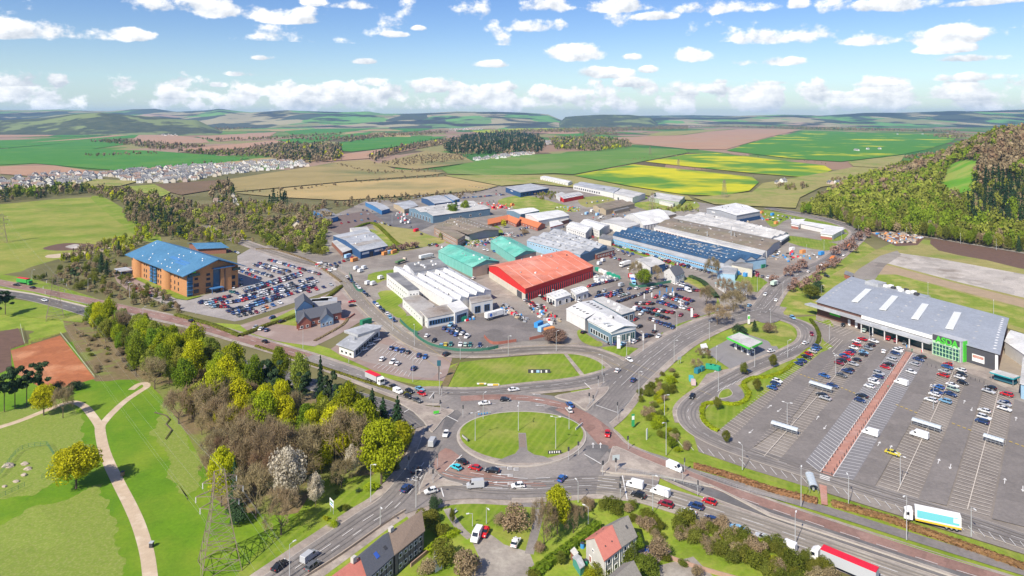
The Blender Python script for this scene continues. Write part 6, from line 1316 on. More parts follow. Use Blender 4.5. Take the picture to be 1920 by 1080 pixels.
print('HOUSES',len(HS))
gl_=MB()                                                           # glasshouses on the far plain
for i,(x0,y0,x1,y1) in enumerate(((80,246,130,244),(140,247,240,242),(250,241,330,235),(250,237,320,233))):
    p=P(x0,y0);q=P(x1,y1); r2=E('glasshouse',((p[0]+q[0])/2,(p[1]+q[1])/2,0),0,('low long glasshouse nearest the left edge','long glasshouse row beside the far green field','wide glasshouse block before the hills','glasshouse block furthest back before the hills')[i],'glasshouse','far glasshouses')
    d=Vector(q)-Vector(p); O('glass_roof',MB().box((0,0,3),(d.length,60,6)).mesh('glass_roof',M('glasshouse_glass',(.80,.80,.78)) if 'glasshouse_glass' not in MATS else MATS['glasshouse_glass']),r2,None,math.atan2(d.y,d.x))
# ---------------------------------------------------------------- vehicles
ZR=Z['d']+.02; ZY=Z['r']+.02
paintm=M('car_paint',(.5,.5,.5),objcol=True,rough=.28,spec=.5); tyre=M('tyre_rubber',(.025,.025,.027),rough=.9); lampm=M('headlamp',(.75,.76,.74),rough=.2,spec=.6); tailm=M('tail_lamp',(.45,.02,.02),rough=.3); carglass=M('car_glass',(.015,.02,.028),rough=.08,spec=.8)
PC={'w':((.80,.80,.79),'white'),'s':((.46,.47,.48),'silver'),'k':((.018,.02,.025),'black'),'b':((.025,.055,.16),'dark blue'),'u':((.03,.12,.36),'blue'),'r':((.52,.015,.02),'red'),'m':((.24,.012,.03),'maroon'),'g':((.12,.125,.13),'grey'),'l':((.20,.42,.62),'light blue'),'t':((.05,.55,.66),'turquoise'),'y':((.62,.52,.05),'yellow'),'n':((.03,.16,.15),'dark teal'),'o':((.66,.20,.03),'orange'),'e':((.30,.33,.36),'steel grey'),'c':((.40,.52,.44),'pale green')}
def prof_car(kind):
    if kind=='suv': return dict(L=4.5,W=1.82,low=.32,belt=1.02,top=1.66,nose=.86,hood=1.0,ws=1.05,rf=.45,rr=-1.75,rb=-2.1)
    if kind=='saloon': return dict(L=4.7,W=1.80,low=.26,belt=.92,top=1.42,nose=.70,hood=.93,ws=1.0,rf=.25,rr=-1.0,rb=-1.75)
    return dict(L=4.15,W=1.76,low=.26,belt=.94,top=1.48,nose=.72,hood=.95,ws=.95,rf=.25,rr=-1.35,rb=-1.92)
def car_meshes(kind):
    p=prof_car(kind); h=p['L']/2; w=p['W']/2; body=MB(); gl=MB(); T=.74*w
    low=[(-h,p['low']+.05),(-h-.04,.62),(-h+.12,p['belt']),(p['ws'],p['hood']),(h-.25,p['nose']),(h,.55),(h-.02,p['low'])]
    A=[(x,-w*(1 if 0<i<6 else .93),z) for i,(x,z) in enumerate(low)]; Bq=[(x,-y,z) for x,y,z in A]
    body.poly(A); body.poly(Bq[::-1])
    for i in range(len(low)): j=(i+1)%len(low); body.poly([A[j],A[i],Bq[i],Bq[j]])
    rr=(p['rr'],p['top']);rf=(p['rf'],p['top']-.03); bb=(p['rb'],p['belt']); wb=(p['ws'],p['hood'])
    R=[(rr[0],-T,rr[1]),(rf[0],-T,rf[1]),(rf[0],T,rf[1]),(rr[0],T,rr[1])]
    body.poly(R); body.poly([(rr[0]-.12,-T,rr[1]-.08),R[0],R[3],(rr[0]-.12,T,rr[1]-.08)])
    Bs=[(bb[0],-w*.94,bb[1]),(wb[0],-w*.94,wb[1]),(wb[0],w*.94,wb[1]),(bb[0],w*.94,bb[1])]
    gl.poly([Bs[1],Bs[2],R[2],R[1]]); gl.poly([Bs[3],Bs[0],(rr[0]-.12,-T,rr[1]-.08),(rr[0]-.12,T,rr[1]-.08)])
    gl.poly([Bs[0],Bs[1],R[1],R[0],(rr[0]-.12,-T,rr[1]-.08)]); gl.poly([Bs[2],Bs[3],(rr[0]-.12,T,rr[1]-.08),R[3],R[2]])
    for s in (-1,1):                                    # door pillars
        for x in ((rf[0]+rr[0])/2-.1,): body.box((x,s*(w*.94+T)/2*1.01,(p['belt']+p['top'])/2),(.12,.06+.22*0+.25,p['top']-p['belt']),0)
        body.box((wb[0]-.15,s*(w+.08),p['belt']+.08),(.18,.2,.14))
    hd=MB()
    hd.box((0,0,0),(.22,.34,.16))
    tl=MB()
    tl.box((0,0,0),(.14,.28,.2))
    wh=MB(); wh.tube((0,-.11,0),(0,.11,0),.32,.32,12,0); wh.f.append(list(range(11,-1,-1))); wh.m.append(0); wh.tube((0,.11,0),(0,.125,0),.19,.17,8,1); wh.tube((0,-.11,0),(0,-.125,0),.19,.17,8,1)
    return p,body.mesh('body',paintm),gl.mesh('windows',carglass),hd.mesh('headlight',lampm),tl.mesh('tail_light',tailm),wh.mesh('wheel',[tyre,steel])
CM={k:car_meshes(k) for k in ('hatchback','saloon','suv')}
def one_mesh(kind):
    p,bo,gl,hd,tl,wh=CM[kind]; b=MB(); k=0
    for me,mi in ((bo,0),(gl,1)):
        o=len(b.v); b.v+=[tuple(v.co) for v in me.vertices]; b.f+=[[o+i for i in f.vertices] for f in me.polygons]; b.m+=[mi]*len(me.polygons)
    for s in (-1,1): b.box((p['L']/2-.12,s*p['W']*.36,.66),(.22,.34,.16),0,3); b.box((-p['L']/2+.02,s*p['W']*.4,.78),(.14,.28,.2),0,4)
    for x in (-p['L']*.3,p['L']*.3):
        for s in (-1,1): b.tube((x,s*p['W']*.36,.32),(x,s*p['W']*.505,.32),.32,.32,8,2)
    return b,b.mesh('car',[paintm,carglass,tyre,lampm,tailm])
ONE={k:one_mesh(k) for k in CM}
CARS=[]
def car(px,py,d,col='k',kind='hatchback',label=None,group=None,z=None):
    if label and len(label.split())>16: label=label.replace(' counted','').replace(' grey bays',' bays')
    CARS.append((px,py,d,col,kind,label,group,z))
ORD=['first','second','third','fourth','fifth','sixth','seventh','eighth','ninth','tenth','eleventh','twelfth','thirteenth','fourteenth','fifteenth','sixteenth','seventeenth','eighteenth','nineteenth','twentieth','twenty-first','twenty-second','twenty-third','twenty-fourth','twenty-fifth','twenty-sixth','twenty-seventh','twenty-eighth']
def row(p0,p1,cols,d,place,grp,z=None):
    n=len(cols); k=0
    for i,c in enumerate(cols):
        if c=='.': continue
        t=i/max(1,n-1); kd=random.choices(('hatchback','saloon','suv'),(5,2,3))[0]
        a=1/(p0[1]-YH); b=1/(p1[1]-YH); y=YH+1/(a+(b-a)*t); x=p0[0]+(p1[0]-p0[0])*((y-p0[1])/(p1[1]-p0[1]) if abs(p1[1]-p0[1])>1 else t)
        car(x+random.uniform(-.4,.4),y+random.uniform(-.3,.3),d if random.random()<.6 else (-d[0],-d[1]),c,kd,f"{PC[c][1]} {kd}, {ORD[k]} {place}",grp,z); k+=1
def rc(n,seed=0,w='wskbugrle',p=None,empty=.06):
    r=random.Random(seed); return ''.join('.' if r.random()<empty else r.choices('wskbugrmle',[22,14,16,22,10,9,9,3,4,2])[0] for _ in range(n))
# -- roads, each with its own description
RD=[(963,735,(10,-1.5),'w','saloon','white saloon on the slip road below the long lawn'),(908,761,(-10,1),'w','saloon','white saloon entering the top of the roundabout'),(947,754,(10,0),'k','hatchback','black hatchback on the red lane above the roundabout'),
(1068,764,(-6,-7),'u','suv','blue car with white stripe at the upper right of the roundabout'),(1067,774,(-5,-6),'w','hatchback','white hatchback behind the blue car at the upper roundabout'),(1139,819,(-1,8),'r','hatchback','red hatchback alone on the red exit lane'),
(1054,903,(7,-7),'u','hatchback','bright blue hatchback crossing the bottom of the roundabout'),(855,882,(-11,-5),'t','hatchback','turquoise hatchback at the roundabout stop line'),(866,871,(-10,-6),'k','hatchback','black hatchback beside the turquoise one'),(890,883,(-12,-3),'r','hatchback','red hatchback third in the roundabout queue'),(923,888,(-12,-1),'k','saloon','dark taxi-like saloon behind the red hatchback'),
(971,917,(-12,1),'w','hatchback','white hatchback on the lowest lane under the roundabout'),(836,819,(-4,9),'w','hatchback','white hatchback left of the roundabout'),(780,887,(6,-8),'k','suv','dark car at the left stop line by the wood'),(762,922,(8,-7),'b','suv','dark blue estate climbing to the roundabout'),(808,927,(-12,3),'w','hatchback','white hatchback at the lower corner above the terrace'),
(525,1068,(9,-7),'k','saloon','black saloon near the pylon wires'),(587,1069,(9,-7),'g','suv','dark grey car partly behind the silver people carrier'),(1180,679,(6,4),'w','hatchback','white hatchback turning out by the dealer sign'),(1158,699,(6,-6),'w','hatchback','white hatchback waiting on the lawn side road'),(1188,717,(7,-6),'b','hatchback','dark blue hatchback on the wide road to the estate'),
(739,730,(9,4),'k','saloon','black saloon behind the red-topped lorry'),(765,748,(9,4),'k','hatchback','black hatchback with red roof in the outer queue lane'),(782,755,(9,4),'g','saloon','dark saloon first at the lower stop line'),(768,738,(9,4),'k','hatchback','black hatchback in the middle of the upper queue'),(787,734,(9,4),'l','saloon','pale blue saloon at the grass side of the queue'),(791,743,(9,4),'r','hatchback','red hatchback first at the upper stop line'),
(1197,935,(-12,-4),'k','suv','black car at the lower stop line beside the white van'),(1248,952,(-12,-4),'m','suv','dark red car under the lamp post in the queue'),(1290,967,(-12,-4),'w','saloon','white saloon in the lower queue lane'),(1305,956,(-12,-4),'b','suv','dark blue car in the upper queue lane'),(1330,947,(-12,-4),'r','hatchback','red hatchback alone in the top queue lane'),(1332,981,(-12,-4),'b','hatchback','dark blue hatchback half hidden by the thicket'),(1381,998,(-12,-4),'l','saloon','pale blue saloon below the eastbound road'),(1431,1015,(-12,-5),'s','saloon','silver saloon ahead of the recovery truck'),
(31,537,(10,1),'k','saloon','black saloon beside the green lorry'),(61,542,(-10,-2),'k','saloon','black saloon on the western dual carriageway'),(83,566,(10,3),'w','saloon','white saloon on the dark carriageway near the brown pylon'),(358,605,(-10,-4),'k','hatchback','black hatchback alone on the red dual carriageway'),(496,644,(-10,-4),'k','hatchback','black hatchback where the red surface ends'),
(1298,748,(-5,6),'k','hatchback','black hatchback on the supermarket road bend'),(1403,701,(7,-4),'b','hatchback','dark blue hatchback near the road hatching'),(1446,662,(9,-2),'w','hatchback','white hatchback beside the petrol forecourt'),(1510,647,(8,-3),'w','hatchback','white hatchback at the inside of the store bend'),(1522,630,(3,6),'m','hatchback','maroon hatchback at the outside of the store bend'),(1486,599,(6,4),'l','suv','pale blue van-like car at the mini roundabout exit'),
(1405,576,(8,-4),'l','hatchback','pale blue hatchback nearing the mini roundabout'),(1435,555,(-5,5),'w','hatchback','white hatchback north of the mini roundabout'),(1455,566,(3,-6),'w','hatchback','small white car at the mini roundabout'),(1516,512,(6,-3),'w','hatchback','white hatchback on the road by the cherry row'),(1550,520,(9,2),'k','hatchback','dark hatchback leaving the cleared site'),
(1582,481,(5,-4),'w','hatchback','white car near the orange lorries'),(1590,464,(5,-4),'r','hatchback','red car near the orange lorries'),(837,668,(9,-4),'k','suv','dark pickup-like car turning into the drive-through'),(909,1005,(-5,9),'r','hatchback','red hatchback parked on the front lane'),(967,1024,(5,-9),'w','hatchback','white hatchback parked on the front lane'),
(618,510,(6,3),'w','hatchback','white car at the western junction')]
for x,y,d,c,k,l in RD: car(x,y,d,c,k,l,'vehicles on the roads',ZR)
# -- supermarket car park
AD=(30,9.3)
def many(pts,place,grp,x0,y0,s,z=None,d=AD):
    for k,(x,y,c) in enumerate(pts):
        kd=random.choices(('hatchback','saloon','suv'),(5,3,3))[0]; car(x0+x/s,y0+y/s,d if random.random()<.5 else (-d[0],-d[1]),c,kd,f"{PC[c][1]} {kd}, {ORD[k]} counted from the store {place}",grp,z or ZR)
GA='cars in the supermarket car park'; s7=7.385
many([(385,402,'b'),(350,430,'u'),(320,462,'s'),(268,502,'r'),(235,540,'k'),(170,592,'b'),(125,632,'b')],'in the bays along the winding hedge',GA,1480,600,s7)
many([(70,475,'w'),(55,495,'b'),(30,525,'u')],'in the lone trio beside the hedge lawn',GA,1440,600,4)
many([(1010,290,'r'),(930,322,'w'),(940,372,'r'),(890,415,'w'),(850,462,'b'),(820,492,'r'),(770,527,'u'),(785,572,'r'),(725,592,'k'),(695,627,'m'),(485,803,'u')],'on the hedge side, first double row',GA,1480,600,s7)
many([(1170,320,'w'),(1130,372,'k'),(1090,420,'e'),(1030,478,'l'),(1018,508,'k'),(930,580,'k'),(890,642,'s'),(830,722,'k'),(800,742,'b'),(720,797,'g'),(600,942,'b')],'on the walkway side, first double row',GA,1480,600,s7)
many([(1520,430,'w'),(1500,455,'w'),(1470,492,'b'),(1420,575,'s'),(1370,642,'k'),(1330,687,'r'),(1240,772,'s'),(1230,817,'b'),(1165,865,'w'),(1175,895,'w'),(1110,952,'w')],'in grey bays left of the walkway',GA,1480,600,s7)
many([(705,587,'k'),(690,622,'b')],'in the outer grey bays left of the walkway',GA,1440,600,4)
many([(1830,540,'k'),(1790,577,'b'),(1735,642,'s'),(1690,752,'w')],'in grey bays right of the walkway',GA,1480,600,s7)
many([(870,200,'r'),(860,238,'u'),(820,300,'s'),(800,352,'r'),(740,517,'u'),(715,592,'b'),(680,622,'w'),(630,702,'w')],'on the walkway side, second double row',GA,1660,660,s7)
many([(1050,282,'w'),(1060,342,'k'),(1030,384,'w'),(1070,457,'k'),(930,492,'w'),(940,552,'c'),(900,617,'b'),(830,717,'l')],'on the far side of the second double row',GA,1660,660,s7)
many([(1460,527,'k'),(1430,577,'s'),(1370,850,'w'),(1370,945,'w'),(1340,1000,'b')],'on the near side of the last double row',GA,1660,660,s7)
many([(1680,622,'r'),(1650,735,'b'),(1648,755,'s'),(1650,822,'w')],'on the far side of the last double row',GA,1660,660,s7)
many([(430,605,'s'),(405,580,'k')],'beside the upper trolley shelter',GA,1440,600,4)
car(1484,700,AD,'k','suv','black car by itself near the lamp in the first double row',GA,ZR); CARS.pop()
car(1657,663,(3,-9),'w','hatchback','white hatchback driving down the aisle by the store',GA,ZR); car(1674,855,AD,'y','saloon','white and yellow marked car on the wide aisle',GA,ZR)
many([(745,92,'k'),(1040,172,'c'),(1140,212,'k'),(1370,282,'r'),(1480,312,'m'),(1600,347,'g')],'side road under the shop front',GA,1480,600,s7,None,(6,-8))
# -- office car park
GO='cars in the office car park'; OX=lambda x,y:(360+x/6.857,470+y/6.857)
def orow(p0,p1,n,seed,place,d=(5,4)): row(OX(*p0),OX(*p1),rc(n,seed),d,place,GO,ZY)
for i,(p0,p1,n,pl,d) in enumerate((((660,515),(1390,300),24,'in the long row nearest the office door',(5,4)),((690,545),(1390,330),22,'in the lower half of the long row nearest the office',(5,4)),((620,615),(1540,370),28,'in the second long row from the office',(5,4)),((690,640),(1600,410),27,'in the lower half of the second long row',(5,4)),((770,690),(1560,445),24,'in the third long row from the office',(5,4)),((820,710),(1570,470),20,'in the lower half of the third long row',(5,4)),
 ((100,685),(480,600),13,'in the short row at the office corner',(5,4)),((150,710),(400,645),8,'in the lower short row at the office corner',(5,4)),((250,735),(460,735),8,'in the sparse row by the western hedge',(5,3)),((400,690),(640,655),9,'in the fourth row from the office',(5,4)),((460,790),(790,720),12,'in the last row before the hedge',(5,4)),((530,820),(760,760),8,'in the lower half of the last row',(5,4)),
 ((690,240),(1020,345),16,'in the shaded block behind the office',(5,-4)),((615,265),(870,372),12,'in the near line of the shaded block',(5,-4)),((860,170),(1250,280),17,'in the upper block of the car park',(5,-4)),((790,190),(1170,310),16,'in the lower line of the upper block',(5,-4)),((990,130),(1640,315),27,'in the row along the top hedge',(5,-4)),((600,850),(900,790),5,'in the bays under the pale hedge trees',(5,4)),((1500,540),(1780,450),4,'in the far corner under thin trees',(5,4)))): orow(p0,p1,n,50+i,pl,d)
for i,(x,y,c) in enumerate(((522,487,'w'),(580,465,'r'),(640,453,'k'),(500,545,'n'),(545,550,'n'),(580,565,'b'),(480,15,'r'),(560,30,'b'),(590,40,'w'),(630,385,'l'),(1040,715,'u'),(920,760,'e'),(960,745,'o'),(1130,685,'w'))): car(*OX(x,y),(5,3),c,'hatchback',f"{PC[c][1]} hatchback, {ORD[i]} of the loose cars round the office",GO,ZY)
row((238,532),(282,556),'s.kgrosme',(6,0),'along the drive west of the office',GO,ZY)
# -- street parking, pub, drive-through, factory
row((650,522),(688,556),'wkbgswkbk',(6,7),'in the upper line parked along the estate road','cars along the estate road',ZR)
row((702,571),(738,604),'uwbkwlb',(6,7),'in the lower line parked along the estate road','cars along the estate road',ZR)
row((510,598),(528,605),'bk',(6,-2),'outside the pub garden','pub cars',ZY); row((479,616),(500,621),'swb',(6,-5),'below the pub yard','pub cars',ZY); row((660,568),(661,575),'rk',(9,-1),'on the lawn bay beside the pub','pub cars',ZY)
row((734,655),(797,672),'bubk.bu',(5,-6),'from the restaurant in the upper bays','drive-through cars',ZY); row((717,676),(776,694),'w.ww..b',(6,-5),'from the restaurant in the lower bays','drive-through cars',ZY); row((682,658),(706,640),'www',(8,-2),'in the drive-through lane','drive-through cars',ZY)
row((801,632),(835,655),'w.k.l.',(5,-4),'in the fence bays of the factory car park','factory cars',ZY); row((836,648),(900,650),'yn.wcn.b',(2,-6),'in the bottom bays of the factory car park','factory cars',ZY)
row((833,618),(856,630),'bubu',(5,-4),'in the first line of the factory middle block','factory cars',ZY); row((845,612),(876,632),'lbkbw',(5,-4),'in the second line of the factory middle block','factory cars',ZY); row((858,622),(876,634),'www',(5,-4),'in the third line of the factory middle block','factory cars',ZY)
row((818,607),(848,602),'rnmw',(2,6),'at the factory office wall','factory cars',ZY)
row((705,476),(817,460),'kkrkb.b.kb',(7,-2),'along the road by the pink cherry row','cherry row cars',ZR); row((1130,455),(1290,500),rc(22,4,empty=.15),(7,3),'along the grass strip of the navy factory','navy factory cars',ZY)
row((1240,490),(1330,512),rc(13,5),(5,-2),'before the navy factory front','navy factory cars',ZY); row((1170,477),(1250,503),rc(8,6,empty=.3),(5,-3),'on the yard beside the trade shop','trade shop cars',ZY)
# -- dealer
DX=lambda x,y:(1080+x/6,500+y/6); GD='cars at the dealer'
DR=[((150,232),(450,160),'rubbsrbbs','in the top line by the bins'),((255,300),(320,285),'ks','in the pair left of the caravan'),((240,350),(310,330),'bbb','in the line beside the annexe'),((330,330),(500,280),'ubrsbk','in the middle of the yard'),((350,350),(520,305),'mrubk','in the line under the middle one'),((600,260),(690,255),'bw','at the fence corner'),((500,345),(580,320),'scs','in the pale group'),((570,375),(830,290),'kkbksbkbs','in the long dark line'),((480,405),(550,385),'kbk','beside the annexe roof'),((810,265),(910,245),'rwk','by the fence'),((960,225),(1010,235),'bk','near the upper fence'),
((690,425),(860,430),'kwkrk','in the first line of the right block'),((680,470),(1040,525),'r.rbkrwkr','in the second line of the right block'),((720,495),(1030,595),'blkknkk','in the third line of the right block'),((730,545),(760,550),'w','before the annexe door'),((840,600),(1090,700),'kwbbbbb','in the front line facing the road'),((930,410),(1130,470),'bubrbub','in the upper right block'),((900,355),(980,375),'rw','by the blue flags'),((1000,340),(1030,350),'ub','under the blue flag'),((1080,320),(1310,400),'wkbkrrb','in the far right line'),((1065,365),(1250,430),'krlwsb','in the lower far right line'),((1110,195),(1280,245),'wwwwbk','along the green fence'),((1150,265),(1440,285),'bbb..kmmm','along the dark hedge'),((1170,465),(1290,495),'www.r','near the red forecourt flag'),((1090,530),(1180,560),'m.m','beside the forecourt lawn'),((1350,570),(1365,580),'r','on the corner plinth'),((1600,500),(1720,490),'lubb','on the roadside lawn'),
((90,752),(100,755),'k','on the west showroom lawn'),((385,870),(530,885),'kbl','by the tall white totem'),((655,860),(700,840),'wk','before the glazed corner'),((785,800),(835,790),'bk','east of the showroom'),((880,745),(930,800),'kw','on the lawn tongue'),((715,690),(720,695),'k','beside the showroom wall'),((570,585),(660,610),'mr','at the annexe wall'),((40,400),(60,395),'w','near the workshops')]
for p0,p1,c,pl in DR: row(DX(*p0),DX(*p1),c,random.choice(((5,-3),(5,-4),(6,-2))),pl+' of the dealer yard',GD,ZY)
row((1042,570),(1070,563),'wbubuubu',(4,5),'in the van row beside the workshops','dealer vans',ZY)
# -- works yards further off: the photo shows them as scattered dots
YD=[((700,415),(735,425),12),((905,445),(960,438),12),((930,452),(990,440),10),((970,432),(1005,425),9),((870,385),(925,378),8),((868,372),(945,366),26),((1360,386),(1330,396),6),((1080,440),(1120,447),6),((890,462),(920,455),7),((1490,416),(1530,424),6),((1420,470),(1470,478),6),((1390,515),(1440,522),6),((1000,340),(1030,348),8),((995,352),(1020,358),6),((680,395),(705,398),4),((900,468),(940,475),7),((620,500),(660,485),6),((1100,470),(1150,480),5),((1010,555),(1040,575),6),((1250,450),(1290,458),5),((775,372),(800,366),10),((760,420),(790,440),4),((1200,398),(1225,405),5),((1230,525),(1280,532),4),((1390,508),(1420,514),5),((810,460),(850,470),5)]
YD+=[((1120,478),(1180,492),8),((1150,468),(1195,480),6),((1030,545),(1060,560),5),((985,565),(1010,580),5),((880,350),(930,358),9),((1040,347),(1100,355),9),((1220,402),(1250,408),5),((600,405),(690,402),8),((640,420),(690,412),5),((1270,388),(1310,380),6),((1100,382),(1140,376),5),((930,365),(960,362),5),((1180,505),(1215,515),6),((880,520),(905,528),4),((1460,405),(1490,412),5),((880,424),(910,432),5)]
for i,(p0,p1,n) in enumerate(YD): row(p0,p1,rc(n,200+i,empty=.2),(random.choice((4,5)),random.choice((-3,3))),f"in works yard line {'abcdefghijklmnopqrstuvwxyz'[i%26]}",'cars in the works yards',ZY)
CARS.sort(key=lambda c:-c[1]); PARTS_Y=640
def heading(px,py,d): a=P(px,py); b=P(px+d[0]*.3,py+d[1]*.3); return math.atan2(b[1]-a[1],b[0]-a[0])
def place_car(i,c):
    px,py,d,col,kind,label,grp,z=c; x,y=P(px,py); h=heading(px,py,d); z=ZR if z is None else z; rgb=PC[col][0]; k=random.uniform(.85,1.12); rgb=tuple(min(.82,q*k) for q in rgb)
    if py>PARTS_Y:
        r=E('parked_car' if grp!='vehicles on the roads' else 'car',(x,y,z),h,label,'car',grp); p,bo,gl,hd,tl,wh=CM[kind]
        o=O('body',bo,r); o.color=(*rgb,1); O('windows',gl,r); [(O('headlight',hd,r,(p['L']/2-.12,s*p['W']*.36,.66)),O('tail_light',tl,r,(-p['L']/2+.02,s*p['W']*.4,.78))) for s in (-1,1)]
        for wx in (-p['L']*.3,p['L']*.3):
            for s in (-1,1): O('wheel',wh,r,(wx,s*p['W']*.44,.32))
    else:
        r=O('parked_car' if grp!='vehicles on the roads' else 'car',ONE[kind][1],None,(x,y,z),h); r.color=(*rgb,1); tag(r,label,'car',grp)
rest=[]
for i,c in enumerate(CARS):
    if i<300: place_car(i,c)
    else: rest.append(c)
print('CARS',len(CARS),'rest y',rest[0][1] if rest else None)
pm=[M('fleet_paint_%s'%v[1].replace(' ','_'),v[0],rough=.3,spec=.5) for v in PC.values()]; pk=list(PC)
b=MB()
for px,py,d,col,kind,label,grp,z in rest:
    x,y=P(px,py); h=heading(px,py,d); ca,sa=math.cos(h),math.sin(h); src=ONE[kind][0]; o=len(b.v); z=ZY if z is None else z
    b.v+=[(x+vx*ca-vy*sa,y+vx*sa+vy*ca,vz+z) for vx,vy,vz in src.v]; b.f+=[[o+q for q in f] for f in src.f]; b.m+=[pk.index(col) if m==0 else len(pk)+m-1 for m in src.m]
if rest: tag(b.obj('parked_cars',pm+[carglass,tyre,lampm,tailm]),'rows of small parked cars in the office, dealer and works yards',None,None,'stuff')
# -- vans, lorries
wheel_m=CM['suv'][5]
def wheels(r,xs,w,rad=.36):
    for x in xs:
        for s in (-1,1): O('wheel',wheel_m,r,(x,s*w,rad),0,(rad/.32,1,rad/.32))
def van(px,py,d,col,label,L=5.4,H=2.35,grp='vans',win=True):
    x,y=P(px,py); r=E('van',(x,y,ZR),heading(px,py,d),label,'van',grp); h=L/2; w=.98
    b=MB(); pr=[(-h,.35),(-h,H-.12),(-h+.15,H),(h-1.9,H),(h-1.55,H-.1),(h-.95,1.32),(h-.15,1.05),(h,.75),(h,.35)]
    A=[(p,-w*(.93 if z>1.5 else 1),z) for p,z in pr]; C=[(p,-q,z) for p,q,z in A]; b.poly(A); b.poly(C[::-1])
    for i in range(len(pr)): j=(i+1)%len(pr); b.poly([A[j],A[i],C[i],C[j]])
    o=b.obj('body',paintm,r); o.color=(*PC[col][0],1)
    g=MB(); g.poly([(h-.98+.03,-.82,1.36),(h-.98+.03,.82,1.36),(h-1.52+.03,.78,H-.16),(h-1.52+.03,-.78,H-.16)])
    for s in (-1,1): g.box((h-1.75,s*(w*.97),1.58),(.85,.06,.55))
    g.obj('windows',carglass,r)
    [O('headlight',boxmesh('headlight',(.16,.3,.2),lampm),r,(h-.06,s*.72,.85)) for s in (-1,1)]; wheels(r,(-h+1.0,h-1.0),.86); return r
van(891,917,(-12,1),'s','silver van with lit windscreen beside the white hatchback lane'); van(811,836,(5,-9),'s','silver high-roofed van left of the roundabout'); van(580,1052,(9,-7),'s','silver people carrier on the bottom left road',4.9,1.95); van(1190,917,(-12,-3),'w','white van first at the lower stop line'); van(1238,931,(-12,-4),'w','white van second in the upper queue lane',5.9); van(1265,884,(12,5),'w','white van on the red eastbound lane')
van(746,739,(9,4),'w','white van in the lower queue behind the red-topped lorry',4.6,1.95); van(1632,818,(-30,-9.5),'w','white van in the grey bays right of the walkway'); van(1690,723,(-30,-9.5),'w','white van alone in the right grey bays'); van(1724,822,(-30,-9.5),'w','white van with tail lift in the second double row',5.8); van(894,1013,(-5,9),'w','white van parked nose down on the front lane',5.2); van(1476,1034,(-12,-5),'w','white recovery truck cab below the thicket',4.6)
van(1192,583,(5,-3),'w','white camper beside the dealer annexe'); van(1165,538,(6,-2),'s','silver van at the dealer fence'); van(1290,548,(6,3),'w','white portable cabin van by the dark hedge',6,2.6)
for x,y,c,l in ((668,506,'w','white van in the fleet yard by the hedge'),(683,505,'w','second white van in the fleet yard'),(676,511,'w','third white van in the fleet yard'),(690,534,'w','white van in the lower fleet line'),(700,535,'w','second white van in the lower fleet line'),(714,524,'w','white van beside the fleet yard gate'),(760,413,'w','white minibus at the bus garage'),(753,418,'w','second white minibus at the bus garage'),(767,419,'w','third white minibus at the bus garage'),(1124,497,'w','white van below the brick annexe'),(1131,491,'w','second white van below the brick annexe')): van(x,y,(5,-2),c,l,5.6,2.4,'fleet vans')
def lorry(px,py,d,cab,box,label,Lb=11.5,Hb=3.7,top=None,rigid=False,low=1.2,side=None,ag='lorries'):
    x,y=P(px,py); r=E('lorry',(x,y,ZR),heading(px,py,d),label,'lorry',ag); L=Lb+2.6; h=L/2
    b=MB(); A=[(h-2.2,-1.22,.5),(h-2.2,-1.22,3.2),(h-1.4,-1.22,3.35),(h-.25,-1.22,2.7),(h,-1.22,1.4),(h,-1.22,.5)]; C=[(p,-q,z) for p,q,z in A]; b.poly(A); b.poly(C[::-1])
    for i in range(6): j=(i+1)%6; b.poly([A[j],A[i],C[i],C[j]])
    b.obj('cab',cab,r); g=MB(); g.poly([(h-.02+.03,-1.05,1.55),(h-.02+.03,1.05,1.55),(h-.25+.03,1.05,2.6),(h-.25+.03,-1.05,2.6)]); 
    for s in (-1,1): g.box((h-.95,s*1.22,2.1),(.9,.05,.8))
    g.obj('windows',carglass,r)
    O('trailer',MB().box((-1.5,0,(low+Hb)/2),(Lb,2.5,Hb-low)).mesh('trailer',box),r)
    if top: O('trailer_top',MB().box((-1.5,0,Hb+.08),(Lb+.02,2.54,.2)).mesh('trailer_top',top),r)
    if side:
        for s in (-1,1): O('side_panel',MB().box((-1.5,s*1.27,(low+Hb)/2),(Lb*.92,.05,(Hb-low)*.72)).mesh('side_panel',side),r)
    O('chassis',MB().box((-.4,0,.85),(L-1,1.2,.4)).mesh('chassis',darkm),r); wheels(r,(-h+.9,-h+2.1,-h+3.3,h-1.2)if Lb>7 else (-h+1.3,h-1.2),1.05,.5); return r
redtop=M('red_tarpaulin',(.70,.02,.05),(.62,.02,.04),.6,rough=.6); sideg=M('trailer_grey',(.45,.46,.48)); greenl=M('trailer_green',(.05,.33,.06)); teal=M('trailer_teal',(.16,.52,.56)); yel=M('stripe_yellow',(.70,.45,.04)); orl=M('orange_body',(.68,.20,.05)); bluep=M('parcel_blue',(.04,.14,.55))
lorry(703,719,(9,4.2),whitem,sideg,'white lorry with a grey tipping trailer and red cover',8.5,3.4,redtop); lorry(1580,1076,(-12,-5.2),whitem,sideg,'white lorry with a long red-topped trailer at the bottom',13,4,redtop); lorry(46,534,(10,1.5),greenl,greenl,'green lorry with a red-edged green trailer on the far left',11,3.8,redtop)
ot=lorry(1746,986,(-12,-2.6),whitem,whitem,'white and teal delivery lorry parked along the bottom bays',11,4.1,None,side=teal); O('stripe',MB().box((-1.5,1.26,.95),(11,.1,.5)).mesh('stripe',yel),ot); O('stripe',MB().box((-1.5,-1.26,.95),(11,.1,.5)).mesh('stripe',yel),ot)
for s in (-1,1): O('white_block',MB().box((-6,s*1.3,2.9),(1.7,.06,1.2)).mesh('white_block',whitem),ot)
